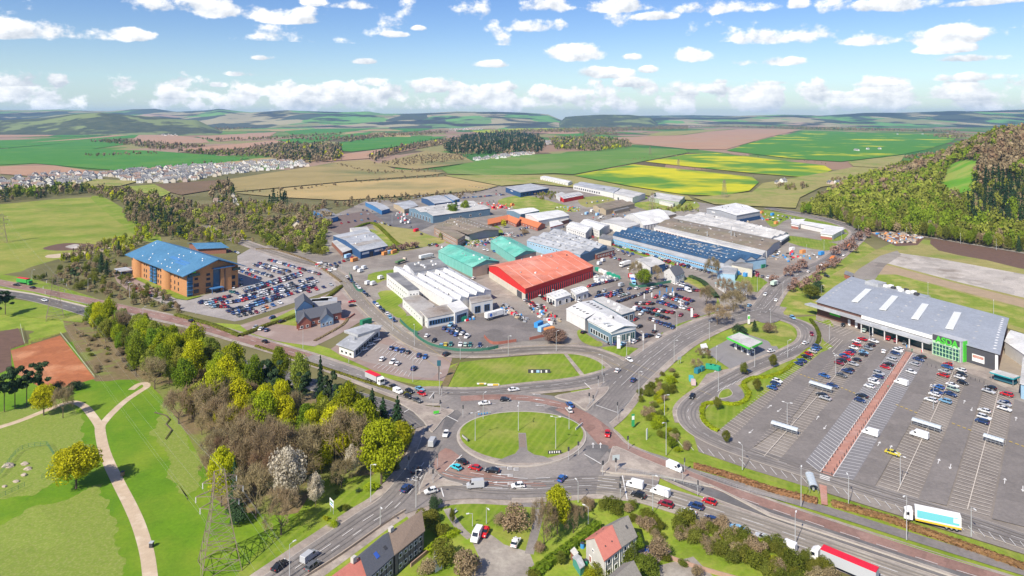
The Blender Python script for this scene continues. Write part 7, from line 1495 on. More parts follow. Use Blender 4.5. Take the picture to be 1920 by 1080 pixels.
dp=lorry(930,597,(9,-2.5),whitem,whitem,'white parcel trailer with blue round emblem in the factory yard',12.5,4)
for s in (-1,1):
    rr_=MB().tube((0,0,0),(0,.06*s,0),1.0,1.0,6).obj('emblem',bluep,dp,(-5,s*1.27,2.6)); tcv=bpy.data.curves.new('trailer_lettering','FONT'); tcv.body='dpd'; tcv.size=2.0; tcv.align_x='CENTER'; tcv.extrude=.02; tcv.materials.append(sideg); t0=bpy.data.objects.new('t',tcv); COL.objects.link(t0); bpy.context.view_layer.update(); me=bpy.data.meshes.new_from_object(t0.evaluated_get(bpy.context.evaluated_depsgraph_get())); bpy.data.objects.remove(t0); q=O('trailer_letters',me,dp,(-2.2,s*1.29,2.2)); q.rotation_euler=(math.pi/2,0,0 if s<0 else math.pi)
lorry(1452,537,(8,-4),whitem,M('green_box_body',(.50,.62,.52)),'white and pale green box lorry north of the mini roundabout',5.5,3.3); lorry(1593,467,(-5,6),orl,orl,'orange lorry further up the estate road',5,3.4); lorry(1561,491,(-6,5),orl,orl,'orange lorry nearer on the estate road',7,3.6); lorry(1545,504,(-8,2),whitem,M('brown_load',(.30,.16,.08)),'white lorry with a brown load at the site gate',8,2.4)
lorry(1172,500,(-8,2),whitem,whitem,'white lorry parked behind the trade shop',9,3.6); lorry(1184,524,(-5,-3),M('cab_red',(.6,.05,.05)),whitem,'white box lorry with red cab beside the bins',5,3.2); lorry(752,494,(9,-3),M('cab_cream',(.6,.5,.4)),M('flatbed_green',(.12,.22,.10)),'flatbed lorry with green load outside the white factory',10,2.2); lorry(800,486,(9,-2),whitem,whitem,'long white trailer behind the white factory',12,3.6); lorry(1187,534,(3,5),M('bus_blue',(.25,.55,.75)),whitem,'white lorry with blue top by the bright green tree',6,3.2,bluep)
# -- containers, skips, bins
def cont(px,py,d,m,label,L=6,Wd=2.4,H=2.6,cat='container',name='container',n=7):
    x,y=P(px,py); r=E(name,(x,y,ZY),heading(px,py,d),label,cat,None); O('box',MB().box((0,0,H/2),(L,Wd,H)).mesh('box',m),r)
    b=MB()
    for i in range(n):
        for s in (-1,1): b.box((-L/2+L*(i+.5)/n,s*Wd/2,H/2),(L/n*.4,.12,H*.9))
    b.obj('ribs',m,r); 
cb_=M('container_blue',(.05,.28,.62)); cl_=M('container_pale_blue',(.32,.52,.74)); co_=M('container_orange',(.66,.28,.09)); cg_=M('container_green',(.03,.33,.20)); cd_=M('skip_green',(.03,.20,.11))
cont(1010,613,(8,-4),cb_,'blue skip-like container in the depot gate yard'); cont(1020,620,(8,-3),cl_,'pale blue shipping container beside the blue one',8); cont(1030,624,(8,-2),co_,'yellow-orange container under the pinkish tree',6)
for i,(x,y,m,l) in enumerate(((1120,508,cg_,'first green bin at the depot corner'),(1127,511,whitem,'white bin between the green ones'),(1134,514,whitem,'second white bin between the green ones'),(1142,517,cg_,'green bin in the middle of the bin row'),(1150,520,cg_,'green bin second from the row end'),(1158,523,cg_,'last green bin of the row'))): cont(x,y,(6,3),m,l,4,2.4,2.2,'bin','waste_bin',4)
for x,y,m,l in ((652,483,cl_,'pale blue container beside the brick offices'),(664,490,co_,'orange-yellow container by the fleet hedge'),(722,478,co_,'orange container row end near the cherries'),(730,476,cl_,'blue and orange striped container stack'),(738,475,co_,'orange container nearest the cherries'),(865,603,cg_,'green compactor beside the factory bays'),(1385,515,cb_,'blue site hoarding at the navy factory end'),(1430,502,cd_,'dark green tank shed at the navy factory'),(1400,518,cb_,'blue hoarding continuing along the lawn'),(1350,418,cb_,'blue container at the white warehouse'),(1448,404,cb_,'blue container on the orange yard'),(1428,400,co_,'orange skip at the warehouse corner'),(1455,420,co_,'orange skips near the link building'),(686,608,cd_,'green bin store at the drive-through'),(1505,475,co_,'orange skip lorry box in the pale yard'),(1485,470,whitem,'white skip box in the pale yard'),(1540,478,cb_,'blue skip box near the road'),(780,434,redtop,'red and blue box body on the garage yard'),(905,393,redtop,'red plant trailer beside the garage'),(925,391,redtop,'red plant row before the pale shed'),(940,390,redtop,'second red plant row'),(1110,397,whitem,'white trailer box by the brown shed'),(1100,402,cl_,'grey blue trailer box by the brown shed'),(1120,404,cl_,'second grey blue trailer box'),(960,385,co_,'orange plant on the yard before the grass')): cont(x,y,(7,-2),m,l,6.5)
# stacks of goods in yards: nobody could count them
def clutter(name,poly,n,sz,mats,label,hmax=1.6):
    pl=W2(poly); b=MB(); xs=[p[0] for p in pl]; ys=[p[1] for p in pl]; k=0
    while k<n:
        x=random.uniform(min(xs),max(xs)); y=random.uniform(min(ys),max(ys))
        if not inpoly(x,y,pl): continue
        k+=1; s=random.uniform(*sz); b.box((x,y,ZY+.3),(s,s*random.uniform(.4,1),random.uniform(.4,hmax)),random.uniform(0,3),random.randrange(len(mats)))
    tag(b.obj(name,mats),label,None,None,'stuff')
mx=[whitem,steel,sideg,cb_,redtop,darkm,wm['tan'],steel,wm['stone'],darkm]
clutter('scrap',[(1637,437),(1690,436),(1730,446),(1715,456),(1672,458)],260,(1,3.2),[co_,steel,whitem,wm['stone'],wm['tan'],wm['brick'],wm['stone'],cb_,wm['tan'],darkm],'heaps of scrap and rubble by the forest road',2.2)
clutter('yard_goods',[(870,455),(900,452),(955,440),(960,444),(905,462),(880,466)],130,(.8,2),mx+[wm['tan'],wm['stone']],'pallets and goods stacked beside the works hall'); clutter('yard_goods',[(945,570),(990,600),(985,606),(940,580)],80,(.8,2),mx,'skips and goods along the depot fence'); clutter('yard_goods',[(1110,520),(1145,512),(1160,525),(1120,535)],90,(1,2.4),[steel,sideg,whitem],'grey bundled metal stacked in the yard')
clutter('yard_goods',[(1340,455),(1400,465),(1450,480),(1440,484),(1380,470)],90,(.8,2.2),[steel,whitem,wm['redb'],sideg],'plant and pipework between the two long works'); clutter('yard_goods',[(1420,465),(1520,475),(1540,485),(1470,492),(1430,485)],70,(1,2.6),mx,'vehicles and materials in the pale yard'); clutter('yard_goods',[(880,380),(970,383),(965,392),(900,394)],60,(1.2,2.6),[redtop,co_,redtop,whitem],'red machinery in the plant yard')
clutter('yard_goods',[(1085,400),(1170,398),(1200,405),(1120,415)],50,(1,2.4),mx,'goods around the brown shed'); clutter('yard_goods',[(930,335),(985,338),(980,344),(930,343)],60,(1,3),[co_,wm['tan'],wm['stone']],'timber stacks beyond the navy shed'); clutter('yard_goods',[(840,595),(890,590),(895,600),(850,606)],40,(.8,1.8),[wm['tan'],redtop,whitem,cb_],'cages and pallets at the factory bays')

clutter('yard_goods',[(985,560),(1020,575),(1055,600),(1040,612),(1000,590)],70,(.8,2.2),mx,'machines and cages along the depot yard road'); clutter('yard_goods',[(600,490),(640,500),(620,512),(590,503)],40,(1,2.6),[whitem,redtop,steel,darkm],'cars and scrap in the compound by the junction'); clutter('yard_goods',[(1040,390),(1085,385),(1090,395),(1050,402)],40,(1,2.4),mx,'trailers and goods by the white shed'); clutter('yard_goods',[(1205,455),(1245,470),(1230,478),(1190,462)],30,(1,2),mx,'goods between grass strip and aqua works'); clutter('yard_goods',[(740,400),(762,395),(775,412),(750,418)],30,(1.2,2.4),[whitem,whitem,redtop,sideg],'vehicles in the bus garage yard'); clutter('yard_goods',[(1330,396),(1440,402),(1470,415),(1400,418)],50,(1,2.6),mx,'vans and skips in front of the big white warehouse')
# ---------------------------------------------------------------- street furniture
polem=M('lamp_post_grey',(.52,.53,.53),rough=.5,metal=.2); rust=M('pylon_steel',(.24,.17,.12),(.30,.25,.20),1.2,rough=.8); bulb=M('lantern_glass',(.70,.70,.68),rough=.3)
def lampmesh(h,arm,double):
    b=MB(); b.tube((0,0,0),(0,0,h*.35),.13,.11,7); b.tube((0,0,h*.35),(0,0,h),.10,.065,7); a=MB(); hd=MB()
    for s in ((1,-1) if double else (1,)):
        a.tube((0,0,h-.05),(s*arm,0,h+.25),.06,.05,6); hd.box((s*(arm+.3),0,h+.25),(.85,.36,.16))
    return b.mesh('pole',polem),a.mesh('arm',polem),hd.mesh('lantern',bulb)
LM={}
def lamp(px,py,h,label,arm=1.3,double=False,rot=0,grp='lamp posts'):
    k=(round(h,1),arm,double)
    if k not in LM: LM[k]=lampmesh(*k)
    x,y=P(px,py); r=E('lamp_post',(x,y,ZR-.05),rot,label,'lamp post',grp)
    for n,m in zip(('pole','arm','lantern'),LM[k]): O(n,m,r)
for px,py,h,d,l in ((972,811,9.5,1,'tall lamp post in the middle of the roundabout'),(891,830,10,1,'lamp post on the left of the roundabout grass'),(1042,845,11,1,'lamp post on the right of the roundabout grass'),(906,788,9.5,0,'lamp post at the upper left of the roundabout'),(1067,808,7.5,0,'lamp post at the upper right of the roundabout'),(1249,856,11,0,'lamp post on the bank above the exit road'),(1246,783,8,0,'lamp post on the supermarket slip bank'),(1198,744,10,0,'lamp post on the wide road verge'),(1264,681,10,0,'lamp post further up the wide road verge'),(1330,640,10,0,'lamp post opposite the forecourt'),(1129,705,9,0,'lamp post at the tip of the long lawn'),(1043,660,9.5,0,'lamp post at the top of the long lawn'),(953,669,9.5,0,'lamp post by the factory gate lawn'),(863,676,9.5,0,'lamp post at the factory bend'),(777,650,10,0,'lamp post between factory and drive-through'),(736,622,9,0,'lamp post beside the low factory office'),(824,742,9,0,'lamp post at the queue stop line verge'),(774,718,10,0,'lamp post by the drive-through exit lane'),(654,682,10,0,'lamp post below the restaurant'),(568,656,10,0,'lamp post below the pub yard'),(695,944,11,0,'tall lamp post on the road beside the yellow-green tree'),(780,955,11,0,'lamp post opposite at the lower road corner'),(713,990,5.5,0,'short post in front of the terrace'),(543,1085,8,0,'lamp post at the black saloon'),(1084,945,6,0,'low lamp post behind the garden tree'),(912,985,4.5,0,'short lamp post on the small green'),(886,990,3.5,0,'short post beside the parked white van'),(1224,965,11,0,'tall lamp post beside the dark red car'),(1103,988,5,0,'short lamp post in the hedge behind the house'),(1502,953,11,0,'tall lamp post beside the red footway'),(1700,1016,12,0,'tall lamp post in front of the delivery lorry'),(1491,1025,8,0,'lamp post above the recovery truck'),(1392,884,8,0,'lamp post at the entrance of the bottom bays'),(1591,948,8,0,'lamp post beside the walkway zebra'),(1821,1010,8,0,'lamp post at the right end of the bottom bays'),
 (1476,804,9,1,'twin lamp post by the lower trolley shelter in the first row'),(1567,706,9,1,'twin lamp post in the upper first double row'),(1688,912,9,1,'twin lamp post at the bottom of the second double row'),(1750,770,9,1,'twin lamp post in the middle of the second double row'),(1787,690,8,1,'twin lamp post at the top of the second double row'),(1630,640,8,1,'twin lamp post at the top of the first double row'),(1415,690,8,0,'lamp post beside the winding hedge'),(1347,735,8,0,'lamp post at the turning loop'),(1343,682,7,0,'lamp post at the recycling bay road'),(1477,672,8,0,'lamp post by the store road hatching'),(1400,585,10,0,'lamp post before the mini roundabout'),(1445,612,9,0,'lamp post at the petrol bed'),(1420,548,10,0,'lamp post on the grass corner'),(1468,560,10,0,'lamp post at the store grass corner'),(1492,538,8,0,'lamp post beside the cherry row'),(1395,535,8,0,'lamp post on the lawn before the hoarding'),(1540,560,8,0,'lamp post by the store bushes'),(1555,640,8,0,'lamp post by the store bend verge'),(1269,620,10,0,'lamp post beside the dealer lawn'),(1206,660,9,0,'lamp post beside the dealer sign lawn'),(1175,668,6,0,'low lamp post on the lawn before the dealer totem')): lamp(px,py,h,l,1.1,bool(d),random.uniform(0,6.28))
for i,(px,py,h) in enumerate(((450,566,9),(505,585,9),(1373,475,9),(1512,482,9),(1578,452,9),(1562,452,8),(1610,440,8),(1700,443,8),(1801,458,9),(1868,470,9),(1740,556,8),(1863,592,8),(700,455,8),(735,420,9),(1100,430,9),(1232,395,10),(640,505,9),(615,470,9),(830,440,10),(1545,470,8),(1200,440,9),(1480,480,8),(60,530,8),(165,548,8),(243,560,8),(367,590,8),(268,598,6))): lamp(px,py,h,('estate','roadside')[i>20]+f" lamp post, {ORD[i]} counted from the office hedge round the estate",1.1,False,1.0,'distant lamp posts')
# traffic signals
def signal(px,py,label,h=4.2):
    x,y=P(px,py); r=E('traffic_light',(x,y,ZR),random.uniform(0,6),label,'traffic light','traffic lights'); O('pole',MB().tube((0,0,0),(0,0,h),.08,.07,6).mesh('pole',polem),r); O('signal_head',MB().box((0,.12,h-.4),(.55,.35,1.25)).mesh('signal_head',darkm),r)
for i,(x,y,l) in enumerate(((812,765,'by the left island near side'),(826,774,'by the left island tip'),(828,745,'beside the long lawn corner'),(1122,727,'at the top island'),(1132,722,'at the top island far side'),(1105,760,'on the upper right island'),(1112,765,'beside the island railing'),(1158,778,'at the bank side of the exit'),(1130,893,'on the lower right island point'),(1155,888,'beside the sign on the lower right island'),(1163,938,'at the grooved crossing near side'),(1164,925,'at the grooved crossing far side'),(1280,905,'at the eastbound crossing'),(1283,888,'at the footpath crossing'),(1308,932,'on the thin median'),(1066,866,'under the roundabout rim right'),(1085,856,'right rim of the roundabout'),(812,910,'on the lower left island'),(806,893,'on the lower left island top'),(820,880,'beside the red stop line'),(786,924,'at the lower left crossing'),(766,884,'by the wood crossing'),(1178,845,'below the bank sign'),(868,785,'short post inside the left rim'))): signal(x,y,f"traffic light {l}")
# railings and fences: posts and rails of their own
def fence(px,h,label,m,name='railing',step=2.0,rails=(.95,.5),cat='railing',w=.06,zb=None,mesh_=None):
    pts=resample(catmull(W2(px),6),step); o=pts[0][0]; r=E(name,(o.x,o.y,ZR if zb is None else zb),0,label,cat)
    pm=MB().box((0,0,h/2),(w,w,h)).mesh('post',m)
    for p,t in pts[:290]: O('post',pm,r,(p.x-o.x,p.y-o.y,0),math.atan2(t.y,t.x))
    for f in rails:
        for (p,t),(q,_) in zip(pts[:290],pts[1:290]):
            d=q-p; O('rail',boxmesh('rail',(round(d.length,1),w*.8,w),m),r,((p.x+q.x)/2-o.x,(p.y+q.y)/2-o.y,h*f),math.atan2(d.y,d.x))
    if mesh_:
        for (p,t),(q,_) in zip(pts[:290],pts[1:290]):
            d=q-p; O('panel',boxmesh('fence_panel',(round(d.length,1),.03,h*.85),mesh_),r,((p.x+q.x)/2-o.x,(p.y+q.y)/2-o.y,h*.48),math.atan2(d.y,d.x))
fence([(1160,884),(1210,893),(1260,905),(1320,917)],1.1,'steel guard rail on the lower right island',steel); fence([(1100,770),(1112,755),(1122,735)],1.1,'steel guard rail on the top island',steel); fence([(1158,790),(1162,775),(1185,755)],1.1,'guard rail at the bank footpath',steel); fence([(1313,893),(1400,925),(1480,948)],1.1,'steel guard rail along the eastbound footpath',steel); fence([(810,905),(822,890)],1.1,'guard rail on the lower left island',steel)
fence([(1175,890),(1240,901),(1330,925)],1.0,'second guard rail beside the queue lanes',steel); gm=M('green_fence',(.04,.17,.12)); gmp=M('green_fence_mesh',(.05,.16,.11))
for k,px in enumerate(([(-20,905),(0,894),(37,848),(88,838)],[(88,838),(101,860),(98,880),(85,898),(69,905)],[(46,916),(20,928),(-10,942)])): fence(px,1.4,('green fence on the upper side of the stone garden','green fence on the lower side of the stone garden','green fence gate section of the stone garden')[k],gm,'park_fence',1.8,(.95,.55,.15),'fence')
fence([(775,627),(790,640),(815,652),(860,660),(910,659),(940,652)],1.9,'dark green mesh fence round the factory car park',gm,'mesh_fence',3,(.97,),'fence',.07,.05,gmp); fence([(750,603),(770,622),(790,630)],1.9,'green mesh fence below the factory lawn',gm,'mesh_fence',3,(.97,),'fence',.07,.05,gmp); fence([(1180,535),(1200,540),(1260,530)],2,'green mesh fence behind the dealer yard',gm,'mesh_fence',3,(.97,),'fence',.07,.05,gmp); fence([(655,515),(668,545),(690,548)],2,'green fence of the fleet yard',gm,'mesh_fence',3,(.97,),'fence',.07,.05,gmp)
wd=M('timber',(.32,.22,.13)); fence([(20,657),(60,645),(113,630)],1.2,'dark board fence at the top of the red allotment',wd,'board_fence',2,(.9,.5,.2),'fence',.1); fence([(113,628),(140,662),(178,712)],1.0,'pale net fence down the side of the red allotment',M('net_pale',(.45,.5,.36)),'net_fence',2,(.95,.5),'fence',.08); fence([(38,612),(43,635),(46,648)],1.0,'short pale fence between the two allotments',MATS['net_pale'],'net_fence',2,(.95,.5),'fence',.08)
def wall_(px,h,label,m,th=.3):
    pts=catmull(W2(px),4); b=MB()
    for p,q in zip(pts,pts[1:]): d=Vector(q)-Vector(p); m_=(Vector(p)+Vector(q))/2; b.box((m_.x,m_.y,h/2),(d.length,th,h),math.atan2(d.y,d.x))
    tag(b.obj('garden_wall',m),label,'wall')
wall_([(908,633),(925,646),(968,641)],1.5,'red brick wall at the factory gate',wm['redb']); wall_([(993,638),(1020,632)],1.5,'red brick wall right of the depot gate',wm['redb']); wall_([(1235,1038),(1262,1052),(1330,1075),(1420,1100)],1.2,'pinkish garden wall along the driveway',M('garden_brick',(.42,.28,.21),(.36,.23,.17),1.2)); wall_([(770,1065),(800,1040),(820,1020)],1.2,'terrace garden wall',MATS['garden_brick']); wall_([(565,1090),(640,1042),(720,985),(760,960)],.9,'low wall between the terrace and the road',wm['stone']); wall_([(610,565),(640,600),(665,590)],1,'low pub terrace wall',wm['redb'])
# bollards of the red walkway
bm=MB().tube((0,0,0),(0,0,1.0),.11,.09,7).mesh('bollard',darkm); nb=0
for side,(a,b_) in (('left',((1696,662),(1538,888))),('right',((1712,665),(1563,895)))):
    A=Vector(P(*a));C=Vector(P(*b_)); n=int((C-A).length/3.1); off=.55 if side=='left' else -.55; t=(C-A).normalized(); nv=Vector((-t.y,t.x))*off
    for i in range(n+1): q=A.lerp(C,i/n)+nv; o=O('bollard',bm,None,(q.x,q.y,ZR)); tag(o,f"dark bollard on the {side} edge of the red walkway, {i+1} from the store",'bollard','walkway bollards')
for i in range(16): q=P(1722+i*8.2,682+i*2.6); o=O('bollard',bm,None,(q[0],q[1],ZR)); tag(o,f"dark bollard on the kerb before the store entrance, {i+1} from the walkway",'bollard','entrance bollards')
# trolley shelters
acryl=M('acrylic_roof',(.55,.60,.62),(.48,.53,.55),1,rough=.25,spec=.6)
def shelter(px,py,d,L,label):
    x,y=P(px,py); r=E('trolley_shelter',(x,y,ZR),heading(px,py,d),label,'shelter','trolley shelters'); b=MB(); n=8
    for i in range(n):
        a0=math.pi*i/n;a1=math.pi*(i+1)/n; 
        b.poly([(-L/2,-math.cos(a0)*1.25,1.7+math.sin(a0)*.75),(L/2,-math.cos(a0)*1.25,1.7+math.sin(a0)*.75),(L/2,-math.cos(a1)*1.25,1.7+math.sin(a1)*.75),(-L/2,-math.cos(a1)*1.25,1.7+math.sin(a1)*.75)])
    b.obj('arched_roof',acryl,r)
    for i in range(6):
        xx=-L/2+L*i/5
        for s in (-1,1): O('post',boxmesh('shelter_post',(.09,.09,1.75),steel),r,(xx,s*1.2,.87))
        h=MB()
        for k in range(6): a0=math.pi*k/6;a1=math.pi*(k+1)/6; h.tube((0,-math.cos(a0)*1.27,1.7+math.sin(a0)*.77),(0,-math.cos(a1)*1.27,1.7+math.sin(a1)*.77),.06,.06,4)
        O('hoop',h.mesh('hoop',steel),r,(xx,0,0))
    tr=MB()
    for i in range(int(L/.45)): tr.box((-L/2+.4+i*.42,0,.75),(.1,.55,.5)); tr.box((-L/2+.4+i*.42,.0,.45),(.35,.5,.06))
    O('nested_trolleys',tr.mesh('nested_trolleys',steel),r)
shelter(1540,733,AD,9.5,'glazed trolley shelter across the first double row, nearer the store'); shelter(1472,811,AD,9.5,'glazed trolley shelter across the first double row, lower'); shelter(1738,806,AD,9.5,'white trolley shelter across the second double row'); shelter(1864,834,AD,6,'small white trolley shelter in the last double row'); shelter(1522,915,(3,9),8,'glazed shelter beside the zebra crossing')
def pavilion(px,py,d,label):
    x,y=P(px,py); r=E('collection_kiosk',(x,y,ZR),heading(px,py,d),label,'kiosk'); O('curved_roof',MB().box((0,0,3.3),(9,5.4,.3)).mesh('curved_roof',rm['lgrey']),r); O('edge',MB().box((0,0,3.0),(9.3,5.7,.5)).mesh('edge',M('teal_trim',(.03,.32,.36))),r); O('booth',MB().box((0,.6,1.4),(7.6,3,2.7)).mesh('booth',M('teal_dark',(.03,.12,.16))),r)
    for sx in (-1,1):
        for sy in (-1,1): O('post',MB().tube((sx*4.2,sy*2.4,0),(sx*4.2,sy*2.4,2.9),.12).mesh('post',steel),r)
pavilion(1884,718,(30,9),'teal-edged collection kiosk at the corner of the store')
# signs
def sign(px,py,w,h,zc,m,label,rot=0,posts=2,print_=None,name='sign',cat='sign'):
    x,y=P(px,py); r=E(name,(x,y,ZR-.1),rot,label,cat); O('sign_board',MB().box((0,0,zc),(w,.14,h)).mesh('sign_board',m),r)
    for s in ((-1,1) if posts==2 else (0,)): O('post',MB().tube((s*w*.35,.1,0),(s*w*.35,.1,zc+h*.2),.07).mesh('post',polem),r)
    for (dx,dz,pw,ph,pm_) in (print_ or []): O('print',MB().box((dx,-.09,zc+dz),(pw,.05,ph)).mesh('print',pm_),r)
blk=darkm; chev=[(-1.7,0,.35,.7,whitem),(-.9,0,.35,.7,whitem),(-.1,0,.35,.7,whitem),(.7,0,.35,.7,whitem),(1.5,0,.35,.7,whitem)]
sign(622,965,2.6,2.0,2.9,whitem,'white roadside sign on the grass bank',-.9,2,[(0,.3,2.0,.4,M('sign_green',(.05,.25,.12))),(0,-.4,1.6,.3,cb_)])
sign(1040,855,4.6,1.0,.9,blk,'black chevron board at the lower right of the roundabout',.1,2,chev); sign(872,828,4.2,1.0,.9,blk,'black chevron board at the left of the roundabout',-1.0,2,chev); sign(1086,805,5.5,.8,.7,whitem,'white board row at the right roundabout rim',1.0,2,[(i*1.1-2.2,0,.5,.6,blk) for i in range(5)]); sign(908,780,5.0,.7,.6,steel,'low board at the upper left roundabout rim',.3,2,[(i*1.1-2.2,0,.5,.5,cb_) for i in range(4)])
sign(1155,886,2.4,1.6,4.4,M('sign_back_grey',(.45,.5,.5)),'grey-backed direction sign on the lower right island',.2,1); sign(1187,803,1.2,4.6,2.5,M('totem_green',(.04,.32,.12)),'green and white supermarket totem on the bank',.3,1,[(0,.9,1.0,1.4,whitem)],'totem'); sign(1213,825,1.0,4.4,1.4,whitem,'slim white board leaning on the bank grass',.9,1); sign(1274,684,2.4,1.4,2.6,sideg,'road sign backs beside the wide road',.6,2)
sign(1160,656,1.7,6.4,3.4,whitem,'tall white dealer totem by the road',0,1,[(0,2.2,1.3,1.0,sideg)],'totem'); sign(1404,610,1.4,5,2.8,whitem,'petrol price totem in the bed',.2,1,[(0,1.0,1.1,1.6,greenm)],'totem'); sign(1297,597,1.4,5,2.8,whitem,'white dealer totem at the corner plinth',.2,1,None,'totem'); sign(1185,600,2.0,6,3.2,whitem,'white banner at the showroom annexe',.3,1,None,'banner','flag')
for x,y,h,l,m in ((1180,648,4.5,'white dealer flag left of the glazed corner',whitem),(1206,645,5,'white dealer flag by the lamp post',whitem),(1263,560,4.5,'white dealer flag in the right block',whitem),(1208,565,4.5,'white dealer flag in the long dark line',whitem),(1222,562,4,'second white flag in the long dark line',whitem),(1237,558,4,'dark flag by the blue cars',cb_),(1250,552,4,'blue flag in the upper right block',cb_),(1261,552,4,'second blue flag in the upper right block',cb_),(1276,580,5,'white flag near the red forecourt cars',whitem),(1228,625,4.5,'white flag on the lawn tongue',whitem)): sign(x,y,.8,h*.7,h*.62,m,l,.3,1,None,'flag','flag')
sign(903,724,4,.6,.6,whitem,'white low notice on the lawn edge',0,2,[(0,0,2,.5,yel)]); sign(925,726,5,.8,.6,whitem,'long white and yellow notice on the lawn edge',0,2,[(1,0,2.4,.7,yel)])
sign(818,781,2.2,1.0,1.2,greenm,'small green sign on the left traffic island',.4,2)
# the black lettered board standing on the long lawn
r=E('lawn_sign',(*P(1011,700),.1),0,'black lettered board lying tilted on the long lawn','sign'); O('sign_board',MB().box((0,0,.8),(10,.4,1.7)).mesh('sign_board',darkm),r)
for i,(dx,w_) in enumerate(((-3.2,.9),(-.6,1.4),(.9,.5),(3.2,.8))): O('emblem',MB().box((dx,-.22,.8+.1*(i%2)),(w_,.08,1.1)).mesh('emblem',(whitem,cl_,whitem,whitem)[i]),r)
x,y=P(823,712); r=E('menu_totem',(x,y,.1),0,'tall dark post with a teal head by the drive-through exit','totem'); O('post',MB().tube((0,0,0),(0,0,6.4),.22,.2,8).mesh('post',darkm),r); O('head',MB().box((0,0,7.2),(1.6,.8,2.2)).mesh('head',MATS['teal_dark']),r)
# recycling banks, bins, bench, boulders
for i,(x,y,m,d) in enumerate(((1296,715,M('bank_teal',(.08,.40,.42)),(2,6)),(1300,722,M('bank_pink',(.55,.42,.42)),(2,6)),(1307,700,M('bank_blue',(.03,.20,.26)),(6,-4)),(1315,696,MATS['bank_blue'],(6,-3)),(1329,692,cg_,(6,1)),(1337,693,cg_,(6,1)),(1345,695,cg_,(6,2)))): cont(x,y,d,m,('teal recycling bank at the slip bank','pink recycling bank below the teal one','dark blue recycling bank, first','dark blue recycling bank, second','green recycling bank, first of three','green recycling bank, middle of three','green recycling bank, last of three')[i],2.6,1.8,2.0,'recycling bank','recycling_bank',3)
for x,y,l in ((284,1026,'grey litter bin beside the lower park path'),(230,892,'brown litter bin right of the park path')): q=P(x,y); r=E('litter_bin',(*q,.1),0,l,'litter bin'); O('bin_body',MB().box((0,0,.6),(.9,.9,1.2)).mesh('bin_body',darkm if y>1000 else wd),r); O('bin_lid',MB().box((0,0,1.27),(1.05,1.05,.14)).mesh('bin_lid',sideg if y>1000 else darkm),r)
def rock(px,py,s,label):
    x,y=P(px,py); r_=random.Random(px); b=MB(); n=7
    for k,(zz_,f) in enumerate(((0,1),(.45,.95),(.8,.55))):
        for i in range(n): a=i*2*math.pi/n; q=s*f*r_.uniform(.75,1.15); b.v.append((math.cos(a)*q*1.4,math.sin(a)*q,zz_*s))
    for k in range(2):
        for i in range(n): j=(i+1)%n; b.f.append([k*n+i,k*n+j,(k+1)*n+j,(k+1)*n+i]); b.m.append(0)
    b.f.append([2*n+i for i in range(n)]); b.m.append(0); tag(b.obj('boulder',wm['stone'],None,(x,y,.05)),label,'boulder','stone garden boulders')
for i,(x,y,s) in enumerate(((15,875,1.3),(46,871,.9),(52,880,.9),(45,892,.8),(30,904,.7),(8,913,.6))): rock(x,y,s,f"pale boulder in the fenced stone garden, {ORD[i]} from the top fence")
b=MB()                                                                                 # fallen branch on the lawn
for p,q in (((310,780),(318,788)),((318,788),(311,797)),((311,797),(322,808)),((322,808),(310,825)),((290,775),(310,780))): b.tube((*P(*p),.4),(*P(*q),.4),.22,.16,6)
tag(b.obj('fallen_branch',bark),'crooked pale fallen branch on the rough park lawn','branch')
q=P(975,973) if 0 else P(853,964); r=E('bench',(*q,.1),1.0,'grey bench or cabinet beside the small green path','bench'); O('seat',MB().box((0,0,.5),(2,.6,.12)).mesh('seat',sideg),r); O('backrest',MB().box((0,.3,.85),(2,.1,.6)).mesh('backrest',sideg),r); [O('leg',MB().box((s*.8,0,.22),(.12,.5,.44)).mesh('leg',darkm),r) for s in (-1,1)]
for x,y,m,l in ((1092,1028,cb_,'blue tub beside the white gable'),(1213,1035,bluep,'blue tarpaulin heap on the front patio'),(1198,1022,cd_,'dark green oil tank at the house corner'),(1098,1060,M('butt_green',(.04,.36,.22)),'green water butt beside the green shed')): q=P(x,y); r=E('garden_tank',(*q,.1),0,l,'tank'); O('barrel',MB().tube((0,0,0),(0,0,1.3),.6,.55,12).mesh('barrel',m),r); O('lid',MB().tube((0,0,1.3),(0,0,1.4),.6,.5,12).mesh('lid',darkm),r)
